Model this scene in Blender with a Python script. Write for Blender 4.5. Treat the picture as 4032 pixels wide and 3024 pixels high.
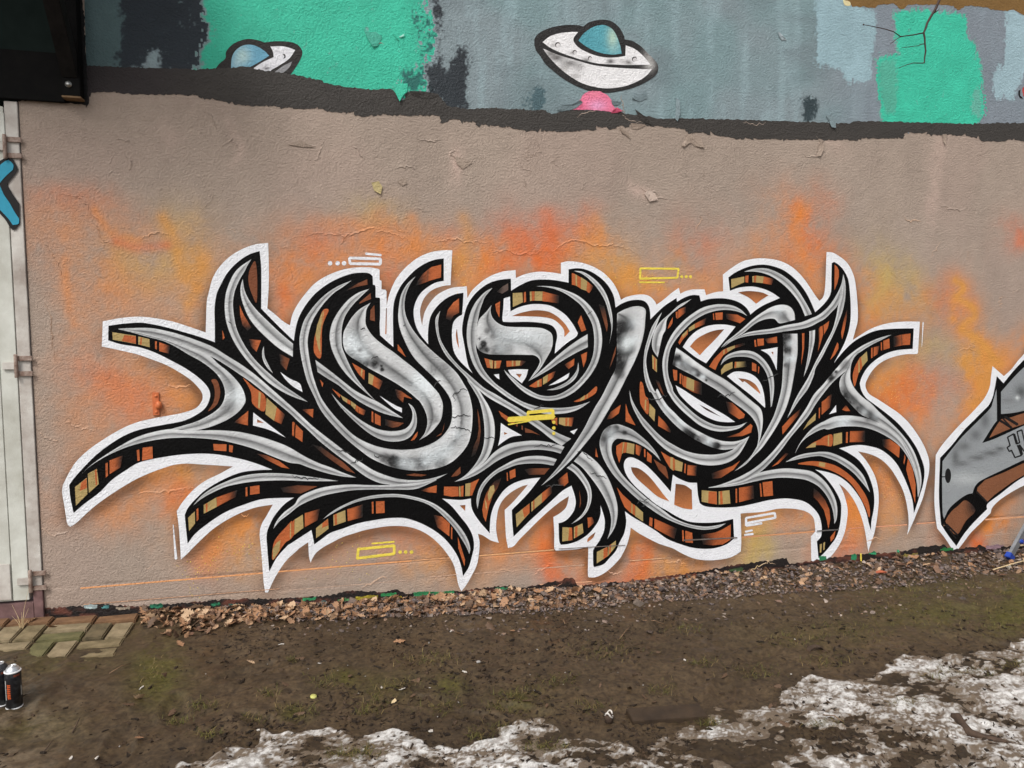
import bpy, bmesh, math, random
import numpy as np
from mathutils import Vector, Matrix
from mathutils.geometry import delaunay_2d_cdt

random.seed(7)
RNG = np.random.default_rng(7)
for o in list(bpy.data.objects):
    bpy.data.objects.remove(o)
scene = bpy.context.scene
COL = scene.collection

# ------------------------------------------------------------------ camera, sky, sun, exposure
F_PX, DIST = 2912.0, 4.7
PITCH, YAW, ROLL = math.radians(5.0), math.radians(14.0), math.radians(0.25)
cp, sp, cy_, sy_ = math.cos(PITCH), math.sin(PITCH), math.cos(YAW), math.sin(YAW)
FW = np.array([sy_ * cp, cy_ * cp, -sp])
RT0 = np.array([cy_, -sy_, 0.0])
UP0 = np.cross(RT0, FW)
RT = math.cos(ROLL) * RT0 + math.sin(ROLL) * UP0
UP = -math.sin(ROLL) * RT0 + math.cos(ROLL) * UP0

def ray(px, py):
    px = np.asarray(px, float); py = np.asarray(py, float)
    return FW + ((px - 2016) / F_PX)[..., None] * RT + ((1512 - py) / F_PX)[..., None] * UP

_d = ray(2016.0, 2328.0)
CAM_H = float(-_d[2] * DIST / _d[1])
CAM = np.array([0.0, -DIST, CAM_H])

def wall_xz(px, py):
    """point of the photograph -> point of the wall plane y = 0"""
    d = ray(px, py)
    t = DIST / d[..., 1]
    return d[..., 0] * t, CAM_H + d[..., 2] * t

def to_px(P):
    v = np.asarray(P, float) - CAM
    z = np.maximum(v @ FW, 0.15)
    return 2016 + F_PX * (v @ RT) / z, 1512 - F_PX * (v @ UP) / z

cam_data = bpy.data.cameras.new('camera')
cam_data.sensor_width = 36.0
cam_data.lens = 36.0 * F_PX / 4032
cam_data.clip_start, cam_data.clip_end = 0.05, 500.0
cam = bpy.data.objects.new('camera', cam_data)
COL.objects.link(cam)
M4 = Matrix(((RT[0], UP[0], -FW[0], CAM[0]), (RT[1], UP[1], -FW[1], CAM[1]), (RT[2], UP[2], -FW[2], CAM[2]), (0, 0, 0, 1)))
cam.matrix_world = M4
scene.camera = cam

SUN_ELEV, SUN_AZ = math.radians(50), math.radians(-40)      # overcast: broad soft light from the upper left, in front of the wall
world = bpy.data.worlds.new('World')
scene.world = world
world.use_nodes = True
wn = world.node_tree
wn.nodes.clear()
w_out = wn.nodes.new('ShaderNodeOutputWorld')
w_bg = wn.nodes.new('ShaderNodeBackground')
w_hs = wn.nodes.new('ShaderNodeHueSaturation')
w_sky = wn.nodes.new('ShaderNodeTexSky')
w_sky.sky_type = 'NISHITA'
w_sky.sun_disc = False
w_sky.sun_elevation = SUN_ELEV
w_sky.sun_rotation = math.pi + SUN_AZ * -1.0
w_sky.air_density = 1.0
w_sky.dust_density = 4.0
w_hs.inputs['Saturation'].default_value = 0.25             # cloud cover takes the blue out of the sky
w_bg.inputs['Strength'].default_value = 0.13
wn.links.new(w_sky.outputs[0], w_hs.inputs['Color'])
wn.links.new(w_hs.outputs[0], w_bg.inputs['Color'])
wn.links.new(w_bg.outputs[0], w_out.inputs['Surface'])

sun_data = bpy.data.lights.new('sun', 'SUN')
sun_data.energy = 1.5
sun_data.angle = math.radians(14)
sun_data.color = (1.0, 0.985, 0.96)
sun = bpy.data.objects.new('sun', sun_data)
COL.objects.link(sun)
sd = Vector((math.sin(SUN_AZ) * math.cos(SUN_ELEV), -math.cos(SUN_AZ) * math.cos(SUN_ELEV), math.sin(SUN_ELEV)))
sun.rotation_euler = sd.to_track_quat('Z', 'Y').to_euler()

vs = scene.view_settings
vs.view_transform = 'Standard'
vs.look = 'None'
vs.exposure = 0.38
vs.gamma = 1.0
vs.use_curve_mapping = False

# ------------------------------------------------------------------ helpers
def lin(r, g, b, k=1.0):
    def f(c):
        c = c / 255.0
        return (c / 12.92 if c <= 0.04045 else ((c + 0.055) / 1.055) ** 2.4) * k
    return (f(r), f(g), f(b))

def mesh_object(name, verts, faces, mat, parent=None, colors=None, smooth=False, link=True):
    me = bpy.data.meshes.new(name)
    me.from_pydata([tuple(map(float, v)) for v in verts], [], [tuple(int(i) for i in f) for f in faces])
    if mat is not None:
        me.materials.append(mat)
    if colors is not None:
        ca = me.color_attributes.new('paint', 'FLOAT_COLOR', 'POINT')
        arr = np.ones((len(verts), 4), np.float32)
        arr[:, :3] = np.asarray(colors, np.float32)
        ca.data.foreach_set('color', arr.ravel())
    if smooth:
        me.polygons.foreach_set('use_smooth', [True] * len(me.polygons))
    o = bpy.data.objects.new(name, me)
    if link:
        COL.objects.link(o)
    if parent is not None:
        o.parent = parent
    return o

def grid_object(name, X, Y, Z, mat, colors=None, parent=None, keep=None, smooth=True):
    """fast grid mesh from 2-D arrays"""
    n, m = X.shape
    idx = np.arange(n * m).reshape(n, m)
    q = np.stack([idx[:-1, :-1], idx[:-1, 1:], idx[1:, 1:], idx[1:, :-1]], -1).reshape(-1, 4)
    co = np.stack([X, Y, Z], -1).reshape(-1, 3).astype(np.float32)
    if keep is not None:
        k = keep.ravel()
        q = q[k[q].any(1)]
        used = np.zeros(n * m, bool); used[q.ravel()] = True
        remap = np.cumsum(used) - 1
        q = remap[q]; co = co[used]
        if colors is not None:
            colors = np.asarray(colors).reshape(-1, 3)[used]
    me = bpy.data.meshes.new(name)
    me.vertices.add(len(co)); me.vertices.foreach_set('co', co.ravel())
    me.loops.add(q.size); me.loops.foreach_set('vertex_index', q.ravel().astype(np.int32))
    me.polygons.add(len(q))
    me.polygons.foreach_set('loop_start', (np.arange(len(q)) * 4).astype(np.int32))
    me.polygons.foreach_set('loop_total', np.full(len(q), 4, np.int32))
    me.update(calc_edges=True)
    if smooth:
        me.polygons.foreach_set('use_smooth', np.ones(len(q), bool))
    if colors is not None:
        ca = me.color_attributes.new('paint', 'FLOAT_COLOR', 'POINT')
        arr = np.ones((len(co), 4), np.float32)
        arr[:, :3] = np.asarray(colors, np.float32).reshape(-1, 3)
        ca.data.foreach_set('color', arr.ravel())
    me.materials.append(mat)
    me.validate()
    o = bpy.data.objects.new(name, me)
    COL.objects.link(o)
    if parent is not None:
        o.parent = parent
    return o

def empty(name, loc=(0, 0, 0), rotz=0.0):
    o = bpy.data.objects.new(name, None)
    o.empty_display_size = 0.1
    o.location = loc
    o.rotation_euler = (0, 0, rotz)
    COL.objects.link(o)
    return o

def tag(o, label=None, cat=None, group=None, kind=None):
    if label: o['label'] = label
    if cat: o['category'] = cat
    if group: o['group'] = group
    if kind: o['kind'] = kind
    return o

def bm_object(name, bm, mat, parent=None, smooth=False):
    me = bpy.data.meshes.new(name)
    bm.normal_update()
    bm.to_mesh(me); bm.free()
    if mat is not None:
        me.materials.append(mat)
    if smooth:
        me.polygons.foreach_set('use_smooth', [True] * len(me.polygons))
    o = bpy.data.objects.new(name, me)
    COL.objects.link(o)
    if parent is not None:
        o.parent = parent
    return o

def add_box(bm, c, s, rot=None, bevel=0.0):
    r = bmesh.ops.create_cube(bm, size=1.0)
    M = Matrix.Translation(c) @ (rot.to_4x4() if rot is not None else Matrix.Identity(4)) @ Matrix.Diagonal((s[0], s[1], s[2], 1))
    bmesh.ops.transform(bm, matrix=M, verts=r['verts'])
    if bevel > 0:
        ed = list({e for v in r['verts'] for e in v.link_edges})
        bmesh.ops.bevel(bm, geom=ed, offset=bevel, segments=2, affect='EDGES')

def add_tube(bm, pts, radii, n=8):
    rings = []
    pts = [Vector(p) for p in pts]
    for i, p in enumerate(pts):
        d = (pts[min(i + 1, len(pts) - 1)] - pts[max(i - 1, 0)]).normalized()
        a = d.orthogonal().normalized() if i == 0 else (prev - d * prev.dot(d)).normalized()
        prev = a
        b = d.cross(a)
        rings.append([bm.verts.new(p + (a * math.cos(2 * math.pi * k / n) + b * math.sin(2 * math.pi * k / n)) * radii[i]) for k in range(n)])
    for r0, r1 in zip(rings, rings[1:]):
        for k in range(n):
            bm.faces.new((r0[k], r0[(k + 1) % n], r1[(k + 1) % n], r1[k]))
    bm.faces.new(rings[0][::-1]); bm.faces.new(rings[-1])

def add_lathe(bm, prof, n=32, centre=(0, 0, 0)):
    rings = []
    for r, z in prof:
        rings.append([bm.verts.new((centre[0] + r * math.cos(2 * math.pi * k / n), centre[1] + r * math.sin(2 * math.pi * k / n), centre[2] + z)) for k in range(n)])
    for r0, r1 in zip(rings, rings[1:]):
        for k in range(n):
            bm.faces.new((r0[k], r0[(k + 1) % n], r1[(k + 1) % n], r1[k]))
    bm.faces.new(rings[0][::-1]); bm.faces.new(rings[-1])

_perm = RNG.permutation(4096)
_val = RNG.random(4096)
def vnoise(x, y, seed=0):
    x = np.asarray(x, float); y = np.asarray(y, float)
    xi = np.floor(x).astype(int); yi = np.floor(y).astype(int)
    fx = x - xi; fy = y - yi
    fx = fx * fx * (3 - 2 * fx); fy = fy * fy * (3 - 2 * fy)
    def h(a, b):
        return _val[_perm[(_perm[(a + seed * 131) & 4095] + b) & 4095]]
    return (h(xi, yi) * (1 - fx) + h(xi + 1, yi) * fx) * (1 - fy) + (h(xi, yi + 1) * (1 - fx) + h(xi + 1, yi + 1) * fx) * fy

def fbm(x, y, oct=4, seed=0):
    s = 0; a = 0.5; t = 0
    for i in range(oct):
        s = s + a * vnoise(x * 2 ** i, y * 2 ** i, seed + i); t += a; a *= 0.5
    return s / t

def sstep(a, b, x):
    t = np.clip((x - a) / (b - a), 0, 1)
    return t * t * (3 - 2 * t)

def pip(px, py, poly):
    """even-odd inside test of many points"""
    px = np.asarray(px, float); py = np.asarray(py, float)
    inside = np.zeros(px.shape, bool)
    x0, y0 = poly[:, 0], poly[:, 1]
    x1, y1 = np.roll(x0, -1), np.roll(y0, -1)
    m = (px >= x0.min()) & (px <= x0.max()) & (py >= y0.min()) & (py <= y0.max())
    qx, qy = px[m], py[m]
    r = np.zeros(qx.shape, bool)
    for a, b, c, d in zip(x0, y0, x1, y1):
        if b == d:
            continue
        cond = (b > qy) != (d > qy)
        r ^= cond & (qx < (c - a) * (qy - b) / (d - b) + a)
    inside[m] = r
    return inside

# ------------------------------------------------------------------ materials
def new_mat(name):
    m = bpy.data.materials.new(name)
    m.use_nodes = True
    nt = m.node_tree
    return m, nt, nt.nodes['Principled BSDF']

def N(nt, t, **kw):
    n = nt.nodes.new(t)
    for k, v in kw.items():
        setattr(n, k, v)
    return n

def noise_node(nt, vec, scale, detail=3, rough=0.55):
    n = N(nt, 'ShaderNodeTexNoise')
    n.inputs['Scale'].default_value = scale
    n.inputs['Detail'].default_value = detail
    n.inputs['Roughness'].default_value = rough
    if vec is not None:
        nt.links.new(vec, n.inputs['Vector'])
    return n

def mathn(nt, op, a, b=None):
    n = N(nt, 'ShaderNodeMath', operation=op)
    for i, v in enumerate((a, b)):
        if v is None: continue
        if isinstance(v, (int, float)): n.inputs[i].default_value = v
        else: nt.links.new(v, n.inputs[i])
    return n.outputs[0]

# one relief for the whole rendered wall, so that paint and plaster share their bumps
grp = bpy.data.node_groups.new('plaster_relief', 'ShaderNodeTree')
grp.interface.new_socket('Normal', in_out='OUTPUT', socket_type='NodeSocketVector')
grp.interface.new_socket('Grain', in_out='OUTPUT', socket_type='NodeSocketFloat')
g_out = grp.nodes.new('NodeGroupOutput')
g_geo = grp.nodes.new('ShaderNodeNewGeometry')
g_pos = g_geo.outputs['Position']
n1 = noise_node(grp, g_pos, 75, 3, 0.65)
n2 = noise_node(grp, g_pos, 170, 2, 0.6)
n3 = noise_node(grp, g_pos, 9, 4, 0.6)
n4 = noise_node(grp, g_pos, 24, 3, 0.5)
vor = N(grp, 'ShaderNodeTexVoronoi'); vor.inputs['Scale'].default_value = 16.0
grp.links.new(g_pos, vor.inputs['Vector'])
blob = N(grp, 'ShaderNodeMapRange'); blob.inputs[1].default_value = 0.02; blob.inputs[2].default_value = 0.12; blob.inputs[3].default_value = 1.0; blob.inputs[4].default_value = 0.0
grp.links.new(vor.outputs['Distance'], blob.inputs[0])
# flaking coats: thin terraces of old paint
ter = N(grp, 'ShaderNodeMapRange'); ter.inputs[1].default_value = 0.60; ter.inputs[2].default_value = 0.615
n5 = noise_node(grp, g_pos, 5.0, 6, 0.62)
grp.links.new(n5.outputs['Fac'], ter.inputs[0])
h = mathn(grp, 'MULTIPLY', n1.outputs['Fac'], 0.0115)
h = mathn(grp, 'ADD', h, mathn(grp, 'MULTIPLY', n2.outputs['Fac'], 0.0040))
h = mathn(grp, 'ADD', h, mathn(grp, 'MULTIPLY', n3.outputs['Fac'], 0.007))
h = mathn(grp, 'ADD', h, mathn(grp, 'MULTIPLY', n4.outputs['Fac'], 0.003))
h = mathn(grp, 'ADD', h, mathn(grp, 'MULTIPLY', blob.outputs[0], 0.0016))
h = mathn(grp, 'ADD', h, mathn(grp, 'MULTIPLY', ter.outputs[0], 0.0020))
g_b = N(grp, 'ShaderNodeBump'); g_b.inputs['Strength'].default_value = 0.75; g_b.inputs['Distance'].default_value = 1.0
grp.links.new(h, g_b.inputs['Height'])
grp.links.new(g_b.outputs[0], g_out.inputs['Normal'])
grp.links.new(n1.outputs['Fac'], g_out.inputs['Grain'])

def paint_mat(name, color=None, rough=0.6, mottle=0.10, spec=0.3, metal=0.0, tint=None):
    """paint on the plaster; color None = read the mesh colour attribute"""
    m, nt, b = new_mat(name)
    g = N(nt, 'ShaderNodeGroup'); g.node_tree = grp
    geo = N(nt, 'ShaderNodeNewGeometry')
    nz = noise_node(nt, geo.outputs['Position'], 14, 5, 0.65)
    mr = N(nt, 'ShaderNodeMapRange'); mr.inputs[1].default_value = 0.25; mr.inputs[2].default_value = 0.75
    mr.inputs[3].default_value = 1.0 - mottle; mr.inputs[4].default_value = 1.0 + mottle
    nt.links.new(nz.outputs['Fac'], mr.inputs[0])
    mul = N(nt, 'ShaderNodeMix', data_type='RGBA', blend_type='MULTIPLY')
    mul.inputs['Factor'].default_value = 1.0
    if color is None:
        at = N(nt, 'ShaderNodeVertexColor', layer_name='paint')
        nt.links.new(at.outputs['Color'], mul.inputs['A'])
    else:
        mul.inputs['A'].default_value = (*color, 1)
    gr = N(nt, 'ShaderNodeMapRange'); gr.inputs[1].default_value = 0.3; gr.inputs[2].default_value = 0.7
    gr.inputs[3].default_value = 1.0 - mottle; gr.inputs[4].default_value = 1.0 + mottle * 0.8
    nt.links.new(g.outputs['Grain'], gr.inputs[0])
    nt.links.new(mathn(nt, 'MULTIPLY', mr.outputs[0], gr.outputs[0]), mul.inputs['B'])
    nt.links.new(mul.outputs['Result'], b.inputs['Base Color'])
    nt.links.new(g.outputs['Normal'], b.inputs['Normal'])
    b.inputs['Roughness'].default_value = rough
    b.inputs['Specular IOR Level'].default_value = spec
    b.inputs['Metallic'].default_value = metal
    return m

def plain_mat(name, c1, c2, scale=20, rough=0.7, bump=0.0, bscale=60, metal=0.0, spec=0.4, detail=5):
    m, nt, b = new_mat(name)
    tc = N(nt, 'ShaderNodeTexCoord')
    nz = noise_node(nt, tc.outputs['Object'], scale, detail, 0.6)
    cr = N(nt, 'ShaderNodeValToRGB')
    cr.color_ramp.elements[0].position = 0.3; cr.color_ramp.elements[0].color = (*c1, 1)
    cr.color_ramp.elements[1].position = 0.7; cr.color_ramp.elements[1].color = (*c2, 1)
    nt.links.new(nz.outputs['Fac'], cr.inputs['Fac'])
    nt.links.new(cr.outputs['Color'], b.inputs['Base Color'])
    if bump > 0:
        nb = noise_node(nt, tc.outputs['Object'], bscale, 4, 0.6)
        bp = N(nt, 'ShaderNodeBump'); bp.inputs['Strength'].default_value = 0.6; bp.inputs['Distance'].default_value = bump
        nt.links.new(nb.outputs['Fac'], bp.inputs['Height'])
        nt.links.new(bp.outputs[0], b.inputs['Normal'])
    b.inputs['Roughness'].default_value = rough
    b.inputs['Metallic'].default_value = metal
    b.inputs['Specular IOR Level'].default_value = spec
    return m

def attr_mat(name, rough=0.7, bump=0.0, bscale=80, spec=0.3, mottle=0.15, mscale=40):
    m, nt, b = new_mat(name)
    geo = N(nt, 'ShaderNodeNewGeometry')
    at = N(nt, 'ShaderNodeVertexColor', layer_name='paint')
    nz = noise_node(nt, geo.outputs['Position'], mscale, 5, 0.65)
    mr = N(nt, 'ShaderNodeMapRange'); mr.inputs[1].default_value = 0.25; mr.inputs[2].default_value = 0.75
    mr.inputs[3].default_value = 1 - mottle; mr.inputs[4].default_value = 1 + mottle
    nt.links.new(nz.outputs['Fac'], mr.inputs[0])
    mul = N(nt, 'ShaderNodeMix', data_type='RGBA', blend_type='MULTIPLY'); mul.inputs['Factor'].default_value = 1
    nt.links.new(at.outputs['Color'], mul.inputs['A']); nt.links.new(mr.outputs[0], mul.inputs['B'])
    nt.links.new(mul.outputs['Result'], b.inputs['Base Color'])
    if bump > 0:
        nb = noise_node(nt, geo.outputs['Position'], bscale, 5, 0.65)
        bp = N(nt, 'ShaderNodeBump'); bp.inputs['Strength'].default_value = 0.8; bp.inputs['Distance'].default_value = bump
        nt.links.new(nb.outputs['Fac'], bp.inputs['Height']); nt.links.new(bp.outputs[0], b.inputs['Normal'])
    b.inputs['Roughness'].default_value = rough
    b.inputs['Specular IOR Level'].default_value = spec
    return m

KP = 0.97      # photograph value -> base colour
C_BASE = lin(166, 149, 135, KP)
MAT_WALL = paint_mat('wall_paint', None, 0.75, 0.07)
MAT_WHITE = paint_mat('white_spray_paint', (0.83, 0.835, 0.86), 0.55, 0.04)
MAT_BLACK = paint_mat('black_spray_paint', (0.0032, 0.0030, 0.0030), 0.55, 0.3, 0.09)
MAT_SILVER = paint_mat('silver_spray_paint', None, 0.45, 0.05, 0.4)
MAT_PAINT = paint_mat('spray_paint', None, 0.6, 0.08)
# ---- traced paint outlines. Letters pick the patch of wall the numbers were measured in, '*' marks a sharp corner.
TILES = {'Z': (0, 0, 0.5486), 'A': (240, 940, 2.0), 'B': (240, 1560, 2.0), 'C': (1140, 980, 2.665), 'D': (1140, 1500, 2.665),
         'E': (1790, 980, 2.665), 'F': (1790, 1500, 2.665), 'G': (2440, 980, 2.665), 'H': (2440, 1500, 2.665),
         'I': (3202, 980, 2.665), 'J': (3202, 1600, 2.665), 'K': (1140, 1760, 2.665), 'L': (1790, 1760, 2.665),
         'M': (2440, 1760, 2.665), 'N': (0, 0, 2.0), 'O': (740, 0, 2.0), 'P': (1946, 40, 2.765), 'Q': (2926, 0, 2.0),
         'R': (0, 340, 1.8433), 'S': (0, 1200, 1.2767), 'T': (3600, 1500, 2.9375), 'U': (0, 0, 2.266), 'V': (3600, 1960, 1.905),
         'W': (0, 2340, 1.8143), 'X': (900, 2240, 1.1483), 'Y': (1900, 2200, 1.1483), 'a': (2926, 2100, 1.0307), 'b': (1400, 600, 0.9071),
         'c': (0, 2200, 2.0), 'd': (2926, 1900, 1.1483)}

WHITE = """A 330,650* 490,622 650,615 850,645 1000,690 1140,738* 1143,640 1148,500 1165,420 1195,310 1250,220 1330,140 1430,80 1530,45 1632,33*
1637,230 1635,400 1625,548* 1680,590 1750,650 1803,682* C 30,690 80,590 150,490 240,385 340,310 450,255 570,215 700,195 840,195 930,210 945,225*
945,325* 965,335* 965,425* 1005,428* 1018,445* 1019,600* 1030,540 1060,440 1110,330 1180,235 1280,140 1380,75 1500,30 1620,15 1708,15*
1700,150 1690,380* 1620,388 1520,420 1450,470 1400,540 1370,640 1375,720 1392,805* 1400,740 1420,660 1470,570 1540,490 1620,440 1720,405 1860,393*
E 133,515* 180,440 250,370 330,310 420,265 520,235 640,222* 642,305* 740,265 870,240 1000,245 1115,262* 1115,145* 1200,130 1330,145 1450,185
1560,250 1650,340 1710,440 1745,535* 1800,505 1900,482 1990,480 2050,500 2100,550 2118,585* G 450,540 540,465 620,408* 635,470* 700,440 780,425 890,425*
905,485* 1000,455 1085,445* 1082,270* 1180,195 1290,130 1400,105 1500,98 1640,115 1760,160 1850,225 1930,310 2000,410 2060,500 2095,545* 2130,510 2150,440 2160,300 2165,150
I 139,33* 200,38 270,75 340,130 390,200 430,300 450,420 462,550 468,650 465,760 440,860 415,955* 500,900 600,840 720,795 850,770 1000,762 1118,764*
1110,900 1098,1090* 1080,1103 980,1105 870,1125 770,1160 680,1215 610,1290 565,1370 548,1420 555,1470 590,1525 680,1580 J 800,6 900,75 1000,170 1090,290 1150,390 1190,480 1215,570
1215,680 1190,800 1150,960 1090,1110 1040,1230 985,1350* 1000,1240 995,1130 975,1000 940,880 880,760 800,640 700,550 590,500 470,472* 540,550 600,640 650,740
680,860 687,980 680,1080 665,1200 640,1330 590,1480 580,1530* 565,1450 550,1350 530,1250 500,1150 450,1030 390,930 330,860 270,812* 310,890 340,980 360,1080 355,1180
335,1300 300,1400 250,1490 180,1580 100,1640 0,1658 M 2028,1252* 2012,1220 2005,940* 2035,905 2050,880 2045,800 2030,740 1980,690 1900,660 1780,645 1650,650 1500,680
1300,695 1268,700* 1275,960 1270,1095* 1220,1130 1140,1165 1020,1185 900,1188 780,1170 660,1120 560,1065 470,1035 400,1010 300,960 200,905 115,845* 105,920 70,1040 20,1140 L 1732,1172 1650,1260
1560,1330 1480,1365 1410,1368* 1398,1330 1402,1100 1398,1045* 1300,1070 1200,1080 1060,1087* 1045,1050 1045,900 1035,735* 1110,690 1170,630 1195,540 1198,515* 1100,580
1000,660 880,770 760,890 680,970 620,1040 560,1060* 540,950 530,800 525,660* 600,590 690,490 770,395* 700,415 600,470 520,540 470,620 445,720 435,850 450,960 465,1005*
380,980 300,930 245,910* 262,1000 255,1120 235,1230 190,1330 120,1450 70,1515* K 1770,1440 1750,1340 1720,1230 1660,1130 1580,1030 1480,940 1380,880 1280,845 1180,830 1050,830
930,845 800,870 680,905 560,945 450,1000 350,1055 280,1110 240,1170 222,1215* 205,1150 195,1000* 100,1065 B 1860,1215 1770,1300 1690,1420 1630,1545* 1608,1545* 1595,1450 1580,1250 1565,1090
1580,1010 1620,940 1668,853* 1520,880 1370,940 1220,1030 1110,1125 1000,1235 945,1285* 930,1050 912,905* 960,830 1040,740 1130,670 1250,610 1355,553* 1150,540 950,532 800,568 600,650 400,770
250,880 130,990 75,1028* 50,1000 30,880 10,760 15,700* 60,610 120,515 220,420 350,330 480,255 600,205 740,172 860,150 960,130 1060,95 A 1110,1275 1112,1220 1080,1170 1020,1110 930,1050 820,990 700,945 600,910 470,880 322,848*"""

BLACK = """A 375,685* 500,668 640,662 800,690 950,730 1100,775 1212,815* 1212,700 1210,550 1225,440 1260,360 1310,270 1390,185 1480,125 1565,97* 1575,200 1578,300 1577,550* 1650,625 1740,715
C 45,965* 60,860 90,740 150,620 240,500 340,410 450,340 560,290 680,255 800,250 850,265 872,290* 875,375* 895,380* 903,400* 903,510* 945,512* 950,530* 950,700 945,800 950,905* 1010,960 1090,1030*
1087,900 1085,720 1090,600 1110,510 1160,400 1230,310 1320,220 1420,155 1520,115 1618,100* 1618,335* 1530,355 1450,400 1380,460 1335,530 1305,620 1305,720 1330,820 1380,910 1455,1000*
1452,900 1460,800 1480,710 1520,640 1580,570 1660,510 1740,475 1825,460* 1820,560 1810,690* 1760,720 1720,770 1705,850 1705,950 1715,1040 1740,1110 1790,1180 1850,1240 1920,1305*
E 140,1210 100,1000 78,860 95,720 130,600 190,500 270,420 360,360 470,325 590,312* 592,440* 680,385 790,335 900,322 1020,325 1120,340 1195,355* 1195,215* 1280,203 1370,215 1460,255 1550,320
1620,400 1670,500 1688,615* 1760,570 1850,540 1940,535 2000,555 2035,600 2050,660 2053,740* G 400,660 480,590 595,515* 600,555* 680,510 760,485 835,488* 850,550* 940,525 1060,518 1160,530 1250,560
1320,610 1360,665 1370,690* 1430,640 1510,590 1600,550 1680,515* 1600,460 1510,420 1400,395 1290,400 1220,415 1155,440* 1140,300* 1200,255 1300,205 1400,175 1510,165 1620,185 1720,225 1810,290
1890,370 1960,470 2010,570 2050,665* I 90,600 150,530 185,450 190,300 193,150* 225,140 290,190 340,260 370,340 385,470 392,600 390,740 370,860 330,980 280,1080 215,1200* 270,1130 350,1040
430,970 530,910 650,860 800,840 1053,833* 1043,1048* 900,1060 780,1090 680,1145 590,1220 530,1300 495,1380 490,1430 510,1500 560,1570 640,1630 J 690,15 800,100 900,190 1000,310 1080,430 1130,540
1165,660 1155,800 1120,920 1080,1050 1055,1120* 1040,990 1000,860 940,720 880,610 800,520 700,450 600,420 500,405 400,412 270,440* 370,490 470,560 540,650 590,750 630,880 640,1000 630,1100
610,1200 605,1300* 580,1220 560,1130 510,1000 440,890 360,800 260,730 150,690 20,663* 100,720 180,810 250,920 290,1020 290,1140 275,1260 240,1370 170,1470 100,1550 M 2085,1165* 2068,990* 2110,940
2120,870 2110,780 2080,700 2010,620 1930,570 1820,545 1700,540 1550,560 1400,595 1250,625 1100,635 950,630 880,615 840,590* 820,500 810,375* 720,370 620,330 557,290* 545,380 535,470* 450,370
350,260 250,170 150,115 90,110 50,150 45,220 80,310 160,410 260,500 380,600 500,670 620,740 740,785 900,795 1040,787 1120,770 1190,755* 1200,960* 1120,1020 1000,1060 880,1068 760,1055 640,1020
500,965 380,880 250,800 130,730 55,675* L 1800,780 1780,900 1730,1000 1690,1090 1620,1170 1560,1230 1470,1258* 1455,1240 1452,1100 1465,1060* 1520,980 1560,900 1575,820 1570,740 1530,610* 1530,700
1505,780 1450,860 1380,930 1290,985 1200,1015 1115,1025* 1097,980 1090,800* 1150,780 1200,740 1250,670 1270,590 1260,510 1225,405* 1130,460 1020,560 900,670 780,780 700,860 618,940* 605,800
600,660* 700,560 800,450 900,320* 800,330 700,350 600,390 520,450 460,530 410,620 380,720 370,820 368,905* 320,850 260,780 200,690 175,620 170,540* K 1800,555 1700,550 1600,540* 1700,620 1800,740 1870,830
1920,930 1935,1040 1910,1160 1880,1260 1820,1355* 1800,1250 1760,1140 1680,1020 1580,920 1460,840 1330,780 1200,745 1050,745 900,765 720,800 560,855 430,900 330,970 260,1022* 245,940 230,870*
130,935 0,1020 B 1790,1170 1700,1270 1640,1380* 1625,1200 1620,1090 1645,1010 1690,930 1760,850 1835,798* 1600,808 1450,850 1300,910 1180,985 1060,1080 998,1160* 985,1040 975,935* 1000,880 1060,810
1150,730 1290,650 1420,600 1550,582 1665,578* 1540,530 1400,490 1200,455 1000,455 800,480 620,520 500,590 400,660 300,760 180,850 100,920* 75,800 65,700* 100,650 180,560 280,460 400,370 520,300 640,258
780,230 960,195 1060,150 1130,100 A 1165,1280 1175,1220 1150,1160 1080,1090 980,1020 870,960 750,900 620,855 470,830 372,800*"""

# white islands inside the black
ISLANDS = """A 1515,1368* 1770,1565* 1640,1505 1513,1470*
A 1728,1050* 1800,1100 1880,1140 1903,1208* 1830,1165 1770,1110
E 515,520* 580,500* 585,655* 680,610 790,583 900,580 1000,595 1090,640 1170,700 1240,790 1293,885* 1270,925 1180,985 1050,1098* 1060,1000 1075,920 1060,850 1010,800 900,775 760,765 600,768 510,765* 500,730 510,620
E 560,1270* 660,1262 770,1265* 750,1340 705,1410* 640,1360 590,1320
E 410,1318* 465,1312* 470,1370* 440,1350
E 985,1435* 1090,1370 1205,1300* 1180,1360 1080,1410
F 485,440* 560,490 705,570* 600,585 520,630 455,680* 475,590
F 1210,530* 1290,500* 1250,560*
G 660,1030* 720,940 800,865 900,815 1000,795 1110,795 1215,815* 1130,920 1040,1030 960,1130 905,1200* 800,1140 720,1080
G 1125,1335* 1200,1290 1300,1290 1390,1320 1450,1370 1490,1440 1515,1540 1525,1650 H 1520,280* 1400,170 1300,90 1190,5 G 1190,1390
H 585,45* 680,100 800,180 950,270 1100,355 1210,430* 1110,432 1000,415 880,360 780,290 690,210 620,130
G 1478,1060* 1560,1048 1655,1030* 1650,1150 1645,1275* 1610,1190 1560,1110
J 165,82* 205,30 238,-15* 240,60*
D 945,155* 1040,215 1120,260 1180,285* 1178,332* 1100,290 1020,225"""

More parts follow.
